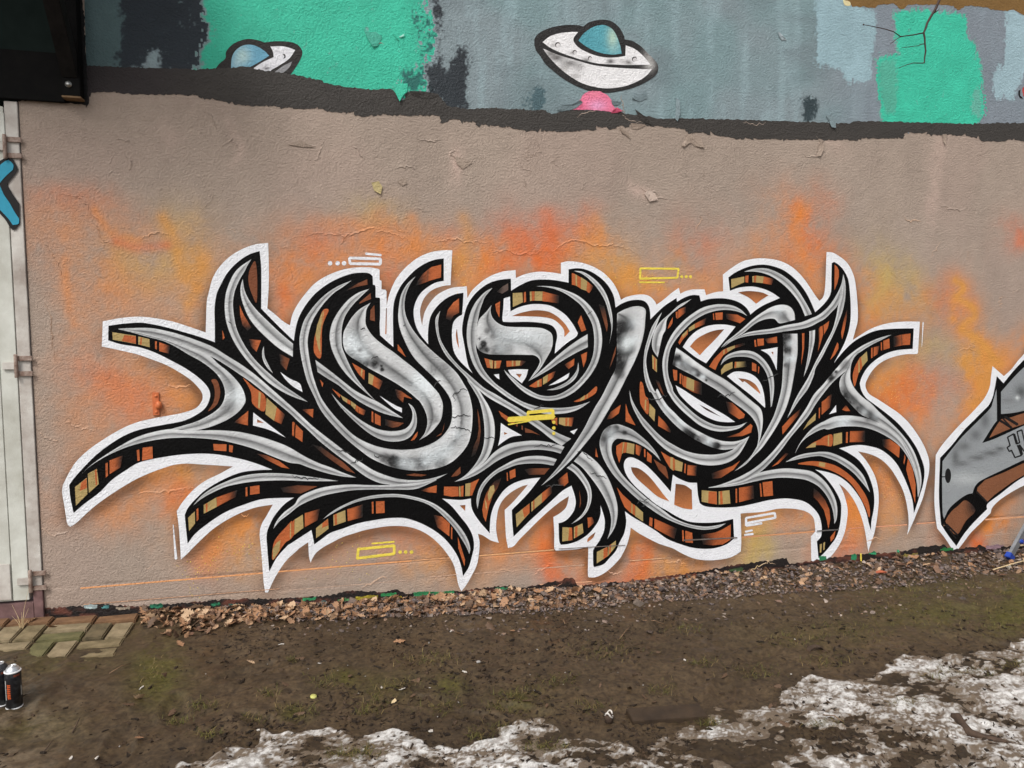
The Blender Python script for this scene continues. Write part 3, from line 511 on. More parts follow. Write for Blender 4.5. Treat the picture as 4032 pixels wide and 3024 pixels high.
# blocks of colour on the letters' shaded sides: colour + side that fades to black, then corners
BLOCKS = """t G 1168,318 1305,290 1305,350 1170,410
o G 1315,285 1350,278 1345,355 1316,350
t G 1390,289 1408,283 1404,351 1392,352
o G 1409,283 1432,281 1424,352 1405,351
t G 1433,281 1510,290 1500,360 1425,352
o> G 1511,290 1615,315 1590,378 1501,361
o I 430,1445 412,1340 430,1250 470,1170 498,1135 512,1240 480,1290 455,1370
t I 498,1133 560,1075 568,1170 513,1238
t I 470,1172 482,1160 488,1285 472,1305
o I 605,1040 620,1035 620,1140 605,1148
o> I 632,1032 695,1015 670,1105 630,1132
o I 705,980 718,980 720,1065 708,1065
o I 732,965 795,940 800,1040 735,1060
o< I 840,920 920,900 1018,887 1012,1005 940,1010 840,1030
b I 915,902 930,899 935,1008 918,1010
o I 222,165 250,190 266,225 266,290 250,360 220,435
o^ I 355,620 348,720 325,850 300,950 290,880 315,760
o I 175,1165 250,980 262,1000 262,1045 225,1110
b I 55,835 92,812 100,900 70,1010 45,1080 58,960
o I 105,800 160,760 150,830 110,900
o> I 82,1640 150,1550 190,1520 172,1600 120,1658
o^ J 300,35 340,-15 385,48 340,50
b A 1530,178 1545,290 1542,500 1510,450 1480,360 1478,280 1500,215
ov A 1408,525 1440,600 1500,700 1470,725 1430,680 1412,600
o A 1272,720 1290,780 1275,795
o< A 1480,790 1575,800 1540,890 1500,850
b< A 1720,905 1800,945 1775,1035 1730,985
t A 405,735 590,765 592,828 410,795
o A 500,757 590,768 592,826 480,805
t A 610,770 698,790 700,855 610,832
o A 628,776 640,779 636,836 622,833
o A 742,805 756,808 756,872 742,866
o> A 775,815 860,845 850,905 775,885
b A 1185,1112 1225,1110 1250,1170 1252,1240 1225,1310 1160,1358 1200,1290 1212,1220 1205,1160
o A 1435,1095 1520,1170 1608,1240 1600,1360 1510,1300 1500,1220 1470,1150
t A 1558,1203 1576,1216 1566,1336 1552,1328
t A 1620,1252 1700,1325 1680,1435 1610,1380
o> A 1700,1327 1765,1385 1735,1460 1682,1434
o< A 1475,1355 1472,1470 1365,1445
o A 1830,1440 1842,1450 1830,1555 1820,1545
o A 1850,1460 1905,1515 1900,1600 1845,1560
o< A 1985,1340 1985,1410 1900,1345
o C 355,640 410,640 370,740 340,850 330,1140 260,1090 258,960 280,860 315,730
t C 330,690 348,655 335,800 318,960 327,1100 300,1040 272,905 290,800
t C 352,655 362,650 350,770 342,840
b< C 600,430 720,360 815,320 818,375 700,400 600,440
b C 735,560 850,465 855,525 735,575
b C 850,640 890,590 895,760 845,745
o< C 1335,355 1400,260 1490,190 1590,165 1588,300 1480,330 1380,370 1330,385
b C 1440,232 1462,215 1455,335 1435,345
ov C 1640,730 1660,640 1720,560 1778,520 1778,670 1720,700 1690,755
o C 1135,1000 1180,1060 1220,1135 1135,1065
o C 655,1195 730,1240 790,1275 785,1375 730,1320 690,1260
t C 752,1253 768,1263 760,1342 746,1328
t C 830,1300 885,1330 870,1430 828,1410
o> C 885,1331 980,1390 940,1475 870,1432
o< D 1105,85 1170,105 1290,190 1200,165 1190,225 1130,170
o D 445,80 505,120 537,145 525,175
t D 536,146 608,190 604,230 560,200
o D 609,191 640,207 640,250 605,232
t D 643,207 698,250 688,300 645,255
o D 698,251 725,270 720,335 692,308
o> D 727,272 800,310 780,360 725,338
o D 862,315 878,325 880,440 860,425
o D 895,338 955,370 955,470 895,445
b< D 1000,400 1100,425 1200,440 1140,480 1080,490 1005,465
o C 320,1370 355,1410 345,1450
o< D 140,295 250,295 245,385
o D 30,430 50,437 48,575 28,560
o D 65,470 140,525 135,640 62,590
b< D 240,665 330,690 470,790 560,850 690,970 600,940 480,860 370,780
bv D 1970,290 1995,400 2005,530 1990,650 1950,770 1905,800 1930,690 1970,600 1985,500 1978,400
b D 1535,585 1600,540 1625,440 1617,500 1590,565
o D 1270,628 1310,570 1345,530 1335,580 1310,615
b D 1220,985 1310,970 1440,985 1380,1000 1280,995
b D 1695,1005 1740,950 1790,900 1795,965 1760,995
o< K 1375,455 1470,420 1545,400 1540,480 1460,475
o K 1620,415 1770,415 1775,515 1700,520 1618,505
t K 1776,413 1792,411 1796,518 1780,518
o K 1795,411 1825,403 1822,518 1799,518
t K 1845,385 1900,375 1890,512 1842,515
o K 1901,374 1990,332 1955,400 1915,505 1892,512
o^ F 490,1015 420,1050 370,1110 330,1180 305,1260 290,1350 300,1420 325,1475 340,1400 360,1310 400,1200 450,1120
t F 372,1108 410,1088 420,1150 380,1230 357,1260 345,1190
t F 315,1230 335,1280 340,1360 325,1330
o F 545,960 555,960 560,1045 548,1048
o F 575,945 635,920 638,1005 580,1030
b< F 730,930 800,915 995,915 940,980 780,985
t L 640,705 785,590 785,690 650,840
o L 710,652 785,592 785,688 730,742
t L 803,580 820,565 822,660 806,680
o L 821,565 835,555 835,650 823,660
t L 836,551 915,482 915,583 837,648
o> L 916,480 1020,400 1020,480 917,583
o< L 1080,345 1180,265 1192,370 1150,410 1090,390
b L 1305,450 1320,520 1325,590 1308,640 1315,560
t L 1130,840 1230,845 1235,975 1128,990
o L 1200,846 1230,847 1235,973 1190,980
t L 1250,840 1340,800 1350,900 1250,960
o L 1262,837 1290,825 1285,942 1262,952
o> L 1392,740 1440,735 1465,790 1400,850
t L 1490,1100 1600,1045 1610,1140 1490,1220
o L 1560,1068 1602,1047 1604,1142 1560,1175
t L 1612,1038 1690,980 1690,1040 1612,1138
o L 1622,1030 1640,1018 1636,1108 1620,1125
o F 460,310 560,375 640,415 620,450 560,430 490,370
b F 655,440 662,450 658,480 640,470
b F 735,490 800,515 895,568 820,545 740,540
b F 700,465 715,470 715,515 702,508
o F 1010,395 1075,385 1075,465 1020,430
t F 1095,385 1230,385 1225,475 1150,470 1092,450
o F 1160,387 1185,387 1180,470 1160,468
o> F 1196,387 1250,380 1230,470 1195,473
o F 1250,215 1320,180 1400,130 1485,55 1482,120 1400,180 1310,215
t F 1320,182 1365,147 1360,193 1312,210
t F 1385,140 1395,133 1392,180 1384,184
t E 608,465 710,458 715,560 610,610
o E 725,455 745,450 748,555 725,565
t E 788,450 805,447 808,545 790,548
o E 806,447 838,447 836,543 809,545
t E 839,447 922,447 918,545 838,543
o> E 923,447 1095,490 1090,572 919,548
o E 1228,252 1262,265 1268,385 1228,375
t E 1263,266 1282,275 1285,393 1269,385
o E 1283,276 1324,300 1322,418 1286,395
t E 1325,297 1390,340 1380,440 1322,420
o> E 1391,341 1455,395 1410,465 1381,442
g< E 440,450 510,390 560,360 562,430 500,470
o E 425,580 475,550 468,720 435,650
o E 310,1145 345,1155 405,1172 400,1255 340,1245
t E 357,1160 395,1170 398,1253 377,1250
o E 415,1175 490,1172 470,1250 412,1255
t E 417,1177 435,1176 435,1250 417,1252
o> E 542,1175 700,1172 750,1180 700,1225 545,1238
t E 600,1174 615,1173 615,1229 598,1231
t E 640,1173 690,1173 680,1224 640,1227
o E 1290,770 1325,695 1378,850 1330,870
o E 1325,1110 1388,1080 1380,1160 1350,1245
o< E 1150,1215 1255,1150 1250,1220 1195,1260
o E 780,1440 860,1385 912,1360 912,1440 840,1455
t E 865,1387 885,1376 885,1443 868,1448
t E 925,1350 980,1315 970,1400 925,1425
o> E 982,1315 1060,1280 1030,1350 972,1399
b^ E 1510,580 1570,600 1590,700 1605,800 1595,870 1570,780 1540,680
b< E 1620,1260 1665,1100 1695,1010 1685,1100 1640,1220 1595,1310
t E 2070,1110 2120,1160 2120,1295 2075,1255
o E 2090,1132 2105,1147 2105,1278 2088,1264
b^ G 370,1370 410,1390 465,1545 430,1500
o G 500,840 520,780 555,715 550,780 525,820
o G 585,665 605,655 605,735 588,720
o> G 612,640 695,605 690,665 610,730
o G 612,980 650,905 712,845 712,895 660,950 625,1005
t G 652,902 706,850 702,885 660,935
t G 720,830 785,785 785,835 722,870
o> G 787,785 905,725 890,790 787,835
o G 975,680 985,678 992,745 980,745
o G 1000,672 1078,665 1075,742 1005,745
o< G 1110,680 1230,690 1315,735 1260,780 1180,755 1120,735
o> G 935,1235 990,1150 1080,1060 1160,1025 1310,985 1315,1005 1180,1050 1080,1120 1030,1200 1000,1270
t G 1120,1042 1205,1012 1205,1038 1130,1083
t G 1085,1062 1098,1052 1098,1098 1082,1108
o G 1408,955 1425,955 1432,1025 1415,1028
o G 1440,945 1508,940 1510,1010 1445,1020
o< G 1515,945 1645,920 1650,985 1550,990
t G 1060,1270 1100,1215 1180,1185 1182,1250 1100,1290 1065,1318
t> G 1205,1185 1320,1180 1330,1235 1200,1250
o G 1205,1186 1222,1185 1220,1246 1203,1248
o G 1385,1190 1430,1210 1430,1290 1385,1275
o G 1450,1230 1463,1240 1455,1310 1448,1300
o G 555,1265 600,1275 600,1380 570,1380 560,1330
o G 628,1305 645,1310 642,1420 625,1410
o G 652,1320 660,1325 660,1430 652,1425
o> G 668,1330 860,1410 860,1535 760,1500 660,1440
t G 700,1342 780,1377 775,1493 695,1458
o G 2095,820 2125,805 2130,900 2100,1000 2080,1070 2095,960
o G 2140,800 2195,755 2180,830 2140,890
o G 1910,885 1935,885 1930,1050 1900,1220 1912,1050
o H 210,20 240,30 265,150 300,200 295,350 230,270 210,200
t H 262,200 280,190 270,312 258,298
t H 310,235 370,300 362,425 305,360
o> H 405,365 470,430 535,520 530,545 400,470
o H 60,235 80,330 140,430 160,465 60,425
o< F 1590,405 1640,320 1740,250 1720,340 1650,390
o< H 1110,215 1180,230 1310,350 1300,385 1250,400 1140,330
o< H 1110,592 1250,545 1370,450 1390,470 1375,540 1290,575
o H 430,740 530,800 530,920 480,840
t H 530,797 555,802 555,938 528,915
o H 556,803 575,818 578,930 556,943
t H 576,820 660,855 650,950 580,935
o H 680,865 693,870 688,970 672,960
o> H 710,880 810,890 800,995 705,985
o< H 960,970 1070,930 1180,890 1260,835 1190,930 1060,1015 970,1025
t H 857,1145 1015,1160 1018,1295 857,1265
o H 930,1157 1013,1161 1016,1293 925,1280
t H 1035,1158 1148,1145 1158,1285 1035,1295
o H 1048,1158 1072,1155 1080,1290 1052,1292
o H 1212,1130 1228,1128 1230,1275 1214,1278
o> H 1248,1120 1400,1095 1410,1230 1250,1272
o H 1465,1075 1478,1073 1492,1210 1475,1215
o H 1495,1062 1598,1050 1605,1200 1508,1212
o> H 1700,480 1780,390 1900,285 1870,360 1740,520 1705,560
o H 2085,285 2100,275 2095,390 2085,390
t H 1920,515 1970,430 2055,335 2050,410 1970,470
o> H 2115,220 2225,140 2200,280 2115,355
o> H 1590,900 1650,850 1740,755 1770,760 1660,870
o H 1950,705 2020,650 2100,610 J 120,310 195,298 190,415 100,405 0,410
t H 1950,703 2015,655 2060,638 2050,693
t J 150,305 163,303 163,412 148,410
t J 210,290 298,272 298,385 205,415
o J 340,270 360,268 358,382 338,382
o> J 382,260 540,255 540,372 378,375
o< J 720,345 800,345 905,420 895,540 820,480 725,415
o J 955,500 965,540 950,610 942,590
o J 990,545 1040,660 1070,820 1065,1020 1030,880 970,660
o H 1865,870 1960,845 2060,842 J 130,590 250,630 380,720 480,830 560,960 590,1080 582,1165 540,1050 440,870 340,760 200,680 100,648 H 2030,887
t J 60,582 125,592 118,638 52,622
o^ J 0,855 60,905 120,980 165,1080 175,1180 155,1285 140,1200 110,1090 50,1000 0,950
o J 175,1370 230,1300 215,1380 180,1420
t J 65,1445 88,1440 80,1530 65,1535
t J 103,1430 120,1420 115,1500 100,1508
o M 0,480 50,540 118,585 118,690 60,640 20,560
t M 120,587 132,594 132,700 119,690
o M 133,595 160,610 157,720 133,700
t M 162,612 242,685 242,780 160,725
o M 312,735 342,745 338,835 305,820
o> M 362,750 600,855 570,962 450,900 360,850
o M 652,868 668,875 672,990 655,985
o M 685,875 757,898 765,1005 685,998
o< M 850,920 1000,895 1080,860 1162,810 1160,970 1080,1020 980,1030 870,1020
o F 1695,680 1755,642 1764,642 1750,770 1725,860 1695,760
t F 1765,642 1780,642 1763,755 1752,767
o F 1781,642 1808,645 1795,750 1765,754
t F 1809,645 1885,662 1878,770 1798,752
o> F 1898,665 1965,690 1935,785 1898,765
o F 1985,710 2000,720 2000,800 1985,795
o F 2018,740 2065,785 2062,860 2015,835
b F 2085,820 2211,900 2230,960 2240,1030 2140,930
o F 1480,700 1502,800 1475,790
o F 1795,240 1820,330 1895,465 1795,425
o F 1700,1115 1760,1190 1848,1270 1846,1385 1780,1320 1740,1230
t B 112,715 205,640 210,770 120,860
o B 160,682 203,645 206,722 150,745
t B 213,610 285,570 300,690 222,760
o B 268,582 283,573 288,696 276,702
o B 352,530 370,520 372,625 355,640
o> B 385,505 490,465 470,560 385,612
o B 598,425 618,418 622,505 605,510
o B 645,405 722,395 725,490 640,505
o B 1200,375 1305,378 1303,432 1205,425
o B 1325,382 1357,388 1350,442 1325,436
o< B 1540,450 1620,465 1720,510 1800,570 1740,560 1620,500
t B 1003,955 1055,905 1057,1000 1010,1060
o B 1068,890 1082,878 1085,965 1070,985
t B 1125,855 1225,795 1228,870 1125,925
o B 1140,847 1155,839 1155,905 1142,912
o> B 1227,795 1390,738 1380,790 1229,868
o B 1455,718 1468,713 1470,785 1455,788
o B 1490,710 1563,700 1565,765 1490,775
b< B 1730,720 1860,700 2020,708 1890,765 1750,755
o B 1670,1180 1700,1110 1780,1020 1822,985 1824,1104 1760,1160 1670,1290
t B 1668,1200 1700,1150 1730,1130 1720,1215 1670,1288
t B 1803,1005 1812,995 1812,1112 1803,1118
t B 1840,970 1905,930 1910,1035 1838,1090
o B 1825,983 1839,972 1837,1090 1826,1103
o> B 1920,920 2040,885 2020,975 1920,1030
t K 278,850 403,750 410,855 280,955
o K 345,798 402,753 406,820 340,850
t K 460,712 585,660 590,780 462,825
o K 470,707 495,698 500,810 475,818
o> K 605,652 770,600 770,735 612,775
o K 862,575 880,572 882,695 865,698
o K 905,570 995,565 998,690 908,695
o< K 1510,710 1600,730 1680,800 1675,935 1550,840
o K 1695,830 1708,850 1705,970 1692,955
o K 1765,940 1790,1020 1840,1180 1835,1250 1770,1060"""

# spray touches on the silver: centre x,y radius grey strength (photo of the wall, full size units)
SPOTS = """C 650,1090 50 20 .9;C 720,1165 55 20 .9;C 800,1190 50 25 .8;C 890,1210 50 25 .8;C 965,1228 14 10 .95;C 970,1265 22 10 .9;C 640,960 60 250 .8;C 690,1030 70 250 .8;C 780,1110 45 250 .8;C 740,1060 25 100 .5
C 1360,1360 60 250 .6;C 1440,1440 80 245 .5;D 1420,60 80 250 .5;D 1090,840 70 15 .95;D 1000,810 60 60 .6;D 1150,930 90 20 .8;D 1280,900 90 60 .6;D 1400,870 70 40 .7;D 1580,850 70 60 .7;D 1200,860 45 225 .9;D 1280,880 35 225 .9;D 1420,860 25 225 .7
D 1450,800 60 250 .7;D 1560,770 60 250 .6;D 1650,710 60 250 .7;D 1760,560 40 250 .6;D 1520,400 50 110 .5
E 300,1000 40 15 .95;E 330,1060 35 20 .8;E 260,940 14 20 .8;E 450,1070 80 70 .7;E 560,1050 60 90 .5;E 280,1060 40 25 .7;E 480,920 60 250 .5;E 620,930 70 250 .6;E 760,910 70 250 .6;E 900,930 70 250 .5;E 480,1050 40 225 .6
E 340,860 30 100 .7;E 400,920 30 110 .6
E 1760,830 75 12 .95;E 1830,810 55 40 .8;E 1740,960 60 12 .95;E 1720,1100 60 12 .95;E 1780,1060 70 40 .8;E 1830,1050 60 40 .7;E 1730,1200 60 20 .9;E 1700,900 40 15 .95;E 1710,1260 60 20 .9;E 1830,960 40 255 .95;E 1800,1010 40 255 .95;E 1850,890 25 200 .8;E 1880,780 40 240 .6;E 1890,950 35 225 .7;E 1720,800 60 40 .7;E 1730,1310 50 60 .7
F 1690,490 30 10 .95;F 1780,540 25 40 .85;F 1640,500 60 90 .5;F 1580,560 60 60 .6;F 1550,640 40 50 .5;F 1640,540 40 215 .7;F 1630,620 30 250 .6;F 1600,480 40 60 .5;F 1560,600 40 60 .6
H 700,550 60 20 .9;H 760,580 40 10 .95;H 830,640 50 30 .85;H 920,690 50 40 .8;H 1010,680 45 10 .95;H 925,635 35 230 .95;H 870,600 40 150 .5;H 650,410 50 250 .7;H 500,280 50 250 .6
G 600,1150 50 20 .9;G 570,1210 40 30 .7;G 680,1230 60 50 .7;G 780,1290 50 40 .7;G 870,1340 18 240 .95;G 905,1378 13 15 .95;G 820,1320 22 30 .8;G 610,1200 15 215 .9;G 770,1300 20 220 .8;G 700,1200 40 230 .5
G 1730,930 60 30 .9;G 1700,1000 50 20 .9;G 1750,1060 45 30 .8;G 1720,1140 30 60 .6;G 1790,990 25 240 .7;G 1750,1150 25 230 .8;G 1810,1150 30 250 .9;G 1740,1220 25 50 .6;G 1700,700 50 90 .4;G 1660,640 40 245 .6
I 330,1550 60 40 .8;I 400,1600 60 50 .7;I 300,1480 40 70 .5;J 480,40 60 60 .7;J 580,100 60 50 .7;J 640,130 40 60 .6;J 530,60 25 235 .6;J 660,90 30 230 .5;J 280,150 70 250 .6;J 330,170 50 250 .5
I 190,1330 40 20 .9;I 235,1290 18 20 .9;I 170,1370 30 20 .7;I 215,1320 12 200 .9;I 330,1220 60 90 .5;B 1400,-10 60 250 .5;A 1400,1230 60 250 .6;A 1330,1330 60 110 .4;A 1330,1150 60 130 .35
G 400,1050 30 120 .4;C 1500,1270 70 80 .4;C 1620,1260 60 110 .4;E 1890,1180 40 230 .5;I 480,60 1 1 .0"""

# ------------------------------------------------------------------ tracing tools
def parse(s, tile='Z'):
    """string -> list of (photo x, photo y, corner)"""
    out = []
    for tok in s.split():
        if tok in TILES:
            tile = tok; continue
        c = tok.endswith('*')
        x, y = tok.rstrip('*').split(',')
        ox, oy, k = TILES[tile]
        out.append((ox + float(x) / k, oy + float(y) / k, c))
    return out

def catmull(P, n_per, closed=False):
    P = np.asarray(P, float)
    n = len(P)
    if n < 3:
        return P
    out = []
    rng_ = range(n) if closed else range(n - 1)
    for i in rng_:
        p1, p2 = P[i], P[(i + 1) % n]
        p0 = P[(i - 1) % n] if (closed or i > 0) else 2 * p1 - p2
        p3 = P[(i + 2) % n] if (closed or i < n - 2) else 2 * p2 - p1
        for k in range(n_per):
            t = k / n_per
            out.append(0.5 * ((2 * p1) + (-p0 + p2) * t + (2 * p0 - 5 * p1 + 4 * p2 - p3) * t * t + (-p0 + 3 * p1 - 3 * p2 + p3) * t ** 3))
    if not closed:
        out.append(P[-1])
    return np.array(out)

def smooth_poly(pts, n_per=5):
    P = np.array([(p[0], p[1]) for p in pts])
    corners = [i for i, p in enumerate(pts) if p[2]]
    if not corners:
        return catmull(P, n_per, True)
    out = []
    for a, b in zip(corners, corners[1:] + [corners[0] + len(pts)]):
        seg = P[[i % len(pts) for i in range(a, b + 1)]]
        out.append(catmull(seg, n_per)[:-1] if len(seg) > 2 else seg[:-1])
    return np.vstack(out)

def resample(P, n):
    d = np.r_[0, np.cumsum(np.hypot(*np.diff(P, axis=0).T))]
    t = np.linspace(0, d[-1], n)
    return np.stack([np.interp(t, d, P[:, 0]), np.interp(t, d, P[:, 1])], 1)

def sheet(name, poly, mat, depth, parent, color=None, colfn=None, grid=None):
    """flat coat of paint with the outline poly (photo coordinates), depth metres proud of the wall"""
    pts = [Vector(p) for p in poly]
    n = len(pts)
    extra = []
    if grid:
        xs = np.arange(poly[:, 0].min(), poly[:, 0].max(), grid); ys = np.arange(poly[:, 1].min(), poly[:, 1].max(), grid)
        gx, gy = np.meshgrid(xs, ys)
        gx = (gx + (np.arange(len(ys)) % 2)[:, None] * grid * 0.5).ravel(); gy = gy.ravel()
        k = pip(gx, gy, poly)
        extra = [Vector((a, b)) for a, b in zip(gx[k], gy[k])]
    r = delaunay_2d_cdt(pts + extra, [], [list(range(n))], 1, 1e-4)
    V = np.array([(v.x, v.y) for v in r[0]]); Fs = r[2]
    if len(Fs) == 0:
        return None
    used = sorted({i for f in Fs for i in f})
    mp = {i: k for k, i in enumerate(used)}
    V = V[used]
    Fs = [[mp[i] for i in f] for f in Fs]
    x, z = wall_xz(V[:, 0], V[:, 1])
    co = np.stack([x, np.full_like(x, -depth), z], 1)
    f0 = Fs[0]
    a, b, c = co[f0[0]], co[f0[1]], co[f0[2]]
    if np.cross(b - a, c - a)[1] > 0:
        Fs = [f[::-1] for f in Fs]
    cols = None
    if colfn is not None:
        cols = colfn(V)
    elif color is not None:
        cols = np.tile(np.asarray(color), (len(V), 1))
    return mesh_object(name, co, Fs, mat, parent, cols)

def ragged(poly, amp, step=9, seed=0):
    """break a traced edge up the way a dry roller does"""
    d = np.r_[0, np.cumsum(np.hypot(*np.diff(np.vstack([poly, poly[:1]]), axis=0).T))]
    P = resample(np.vstack([poly, poly[:1]]), max(8, int(d[-1] / step)))[:-1]
    rr = np.random.default_rng(seed)
    j = rr.normal(0, 1, P.shape)
    k = vnoise(P[:, 0] / 40, P[:, 1] / 40, seed + 3) - 0.5
    tang = np.roll(P, -1, 0) - np.roll(P, 1, 0)
    nrm = np.stack([-tang[:, 1], tang[:, 0]], 1) / np.maximum(np.hypot(*tang.T), 1e-6)[:, None]
    return P + nrm * (j[:, :1] * amp * 0.55 + (k * 2.2 * amp)[:, None])

def ribbon(name, e1, e2, mat, depth, parent, colfn, across=8):
    A = catmull(np.array([(p[0], p[1]) for p in e1]), 6)
    B = catmull(np.array([(p[0], p[1]) for p in e2]), 6)
    L = np.hypot(*np.diff(A, axis=0).T).sum()
    n = int(np.clip(L / (5 if across > 20 else 8), 12, 420))
    A, B = resample(A, n), resample(B, n)
    u = np.linspace(0, 1, across + 1)
    V = A[:, None, :] * (1 - u)[None, :, None] + B[:, None, :] * u[None, :, None]
    cols = colfn(V, u, n)
    x, z = wall_xz(V[..., 0], V[..., 1])
    co = np.stack([x, np.full_like(x, -depth), z], -1).reshape(-1, 3)
    idx = np.arange(n * (across + 1)).reshape(n, across + 1)
    q = np.stack([idx[:-1, :-1], idx[:-1, 1:], idx[1:, 1:], idx[1:, :-1]], -1).reshape(-1, 4)
    # drop folded quads at the tips, turn all to face the street
    a, b, c, d = (co[q[:, i]] for i in range(4))
    cr = np.cross(c - a, d - b)[:, 1]
    ok = np.abs(cr) > 1e-9
    q, cr = q[ok], cr[ok]
    q = np.where((cr > 0)[:, None], q[:, ::-1], q)
    return mesh_object(name, co, q, mat, parent, cols.reshape(-1, 3))

def lines(block):
    return [l for l in block.strip().split('\n') if l.strip()]

white_poly = smooth_poly(parse(WHITE))
black_poly = smooth_poly(parse(BLACK))
gap_polys = [smooth_poly(parse(l)) for l in lines(GAPS)]

SECOND_WHITE = "I 2360,900 2211,1100 2150,1170 2080,1260 2000,1335* 1880,1230* 1865,1340 1850,1450 1800,1560 1720,1658 J 1650,80 1540,190 1430,310 1340,420 1285,510* 1275,800 1270,1000 1285,1180 1300,1280* 1380,1380 1460,1500 1495,1525* 1560,1450 1650,1330 1760,1220 1860,1120* 1880,1060 1960,980 2080,900 2211,830 2390,760*"
SECOND_BLACK = "I 2360,980* 2211,1160 2100,1280 1995,1410* 1925,1335* 1905,1450 1880,1560 1840,1640 J 1790,40 1680,150 1580,250 1450,410 1330,540* 1320,800 1320,1000 1340,1240* 1420,1360 1500,1465* 1580,1340 1680,1220 1800,1100 1822,1080* 1830,1020 1960,920 2100,810 2211,740 2390,660*"
second_poly = smooth_poly(parse(SECOND_WHITE))

# ------------------------------------------------------------------ the wall
X_DOOR = float(wall_xz(120.0, 1300.0)[0])             # where the door meets the plaster
WX0, WX1 = X_DOOR, float(wall_xz(4560.0, 1500.0)[0])
Z_TOP = 4.6
wall = empty('painted_wall', (0, 0, 0))
tag(wall, 'long plastered wall covered in greige, grey and mint paint with graffiti lettering', 'wall')

BLOBS = """r 150 430 90 35 .35;o 180 470 130 60 .35;o 120 520 60 40 .3;r 330 500 80 40 .25;o 250 560 120 60 .45;y 330 560 100 50 .45;y 400 490 60 60 .4;g 420 560 50 70 .7;g 400 640 60 60 .5;o 300 620 120 40 .35
o 240 640 50 50 .45;o 130 640 50 80 .25;o 160 720 60 80 .3;r 240 800 80 40 .4;r 330 830 100 50 .6;g 400 870 60 50 .75;r 330 880 80 50 .55;o 200 850 80 60 .35;o 150 900 90 50 .2;g 380 790 80 60 .55;o 330 740 100 50 .3
o 250 960 80 30 .35;r 600 640 35 80 .65;o 620 560 50 60 .45;r 700 560 60 50 .4;o 660 600 50 50 .45;o 760 600 60 50 .5;y 820 460 60 35 .4;o 740 500 60 25 .3;o 810 540 50 40 .5;r 840 600 40 90 .45;o 870 540 50 40 .4
o 920 520 70 50 .35;r 980 510 40 40 .3;g 1000 580 50 50 .7;o 1060 560 50 50 .6;r 1110 500 60 50 .35;r 1160 540 60 50 .55;r 1130 590 70 30 .7;r 1200 560 60 40 .55;r 1240 500 50 40 .3;y 1300 570 50 40 .55;g 1330 600 60 40 .8
g 1380 620 50 30 .7;o 1280 540 60 40 .45;o 1440 640 60 30 .45;o 1440 560 60 40 .2;r 1500 540 50 60 .3;o 1700 470 60 60 .5;r 1740 520 60 80 .6;o 1780 600 60 80 .5;o 1640 540 60 40 .3;o 1530 600 30 40 .4;y 1480 570 40 30 .3
y 1900 580 40 60 .45;y 1930 620 50 60 .35;o 1870 660 50 60 .5;y 1960 650 50 50 .35;o 1900 700 70 50 .5;r 2000 650 50 40 .2;o 2080 700 40 60 .35;g 2110 780 40 70 .8;o 2130 850 50 50 .85;g 1890 820 60 40 .85;r 1950 840 60 35 .5
r 1890 870 90 40 .6;o 1960 900 60 60 .4;r 2190 500 40 40 .4;r 2060 640 50 60 .25;o 2200 760 40 50 .6;y 1990 770 60 40 .3;g 350 1010 90 40 .75;o 300 1050 100 40 .45;o 250 1100 80 50 .35;r 400 1080 50 35 .6;g 480 1130 90 60 .65
o 540 1110 60 60 .6;r 460 1180 50 60 .25;g 560 1200 60 60 .4;o 820 1110 120 50 .5;g 800 1080 100 40 .4;r 900 1150 80 60 .45;g 940 1210 80 50 .6;o 700 1180 60 60 .2;o 1060 1130 40 60 .5;o 1150 1140 60 50 .6;r 1185 1165 45 60 .85
r 1200 1240 40 50 .5;o 1110 1160 50 60 .4;o 1260 1200 50 50 .5;g 1380 1130 50 60 .7;r 1400 1190 35 60 .65;r 1390 1245 80 25 .6;r 1340 1270 60 25 .6;g 1460 1230 60 60 .5;o 1500 1260 40 40 .35;y 1640 1160 40 60 .6;y 1650 1210 50 40 .5
o 1700 1090 90 40 .5;r 1840 1080 50 70 .7;o 1860 1100 40 80 .6;o 1900 1050 50 80 .6;g 1920 1130 40 50 .4;r 1820 1180 50 40 .35;r 2080 1190 30 50 .7;o 2130 1150 40 30 .8;o 2150 1080 30 40 .55;y 330 600 60 40 .3;o 490 1200 40 40 .3
g 2060 655 16 16 .5;g 2055 690 16 16 .5;g 2075 712 18 18 .5;y 2095 740 18 18 .5;g 2075 775 20 20 .6;g 2065 800 20 18 .7;g 2090 820 24 18 .8;g 2125 845 26 22 .8;o 2100 900 40 50 .5;o 2160 930 40 40 .6;g 2110 960 30 30 .5;p 985 345 16 45 .5;p 492 300 14 60 .28;p 2010 400 16 100 .35;p 2030 340 10 40 .3;p 1395 420 30 20 .4;p 360 290 20 30 .25;p 1560 270 20 20 .3;p 1810 300 18 30 .25"""
BCOL = {'p': lin(206, 178, 164, KP), 'r': lin(220, 108, 54, KP), 'o': lin(226, 138, 62, KP), 'g': lin(214, 150, 74, KP), 'y': lin(192, 166, 98, KP)}

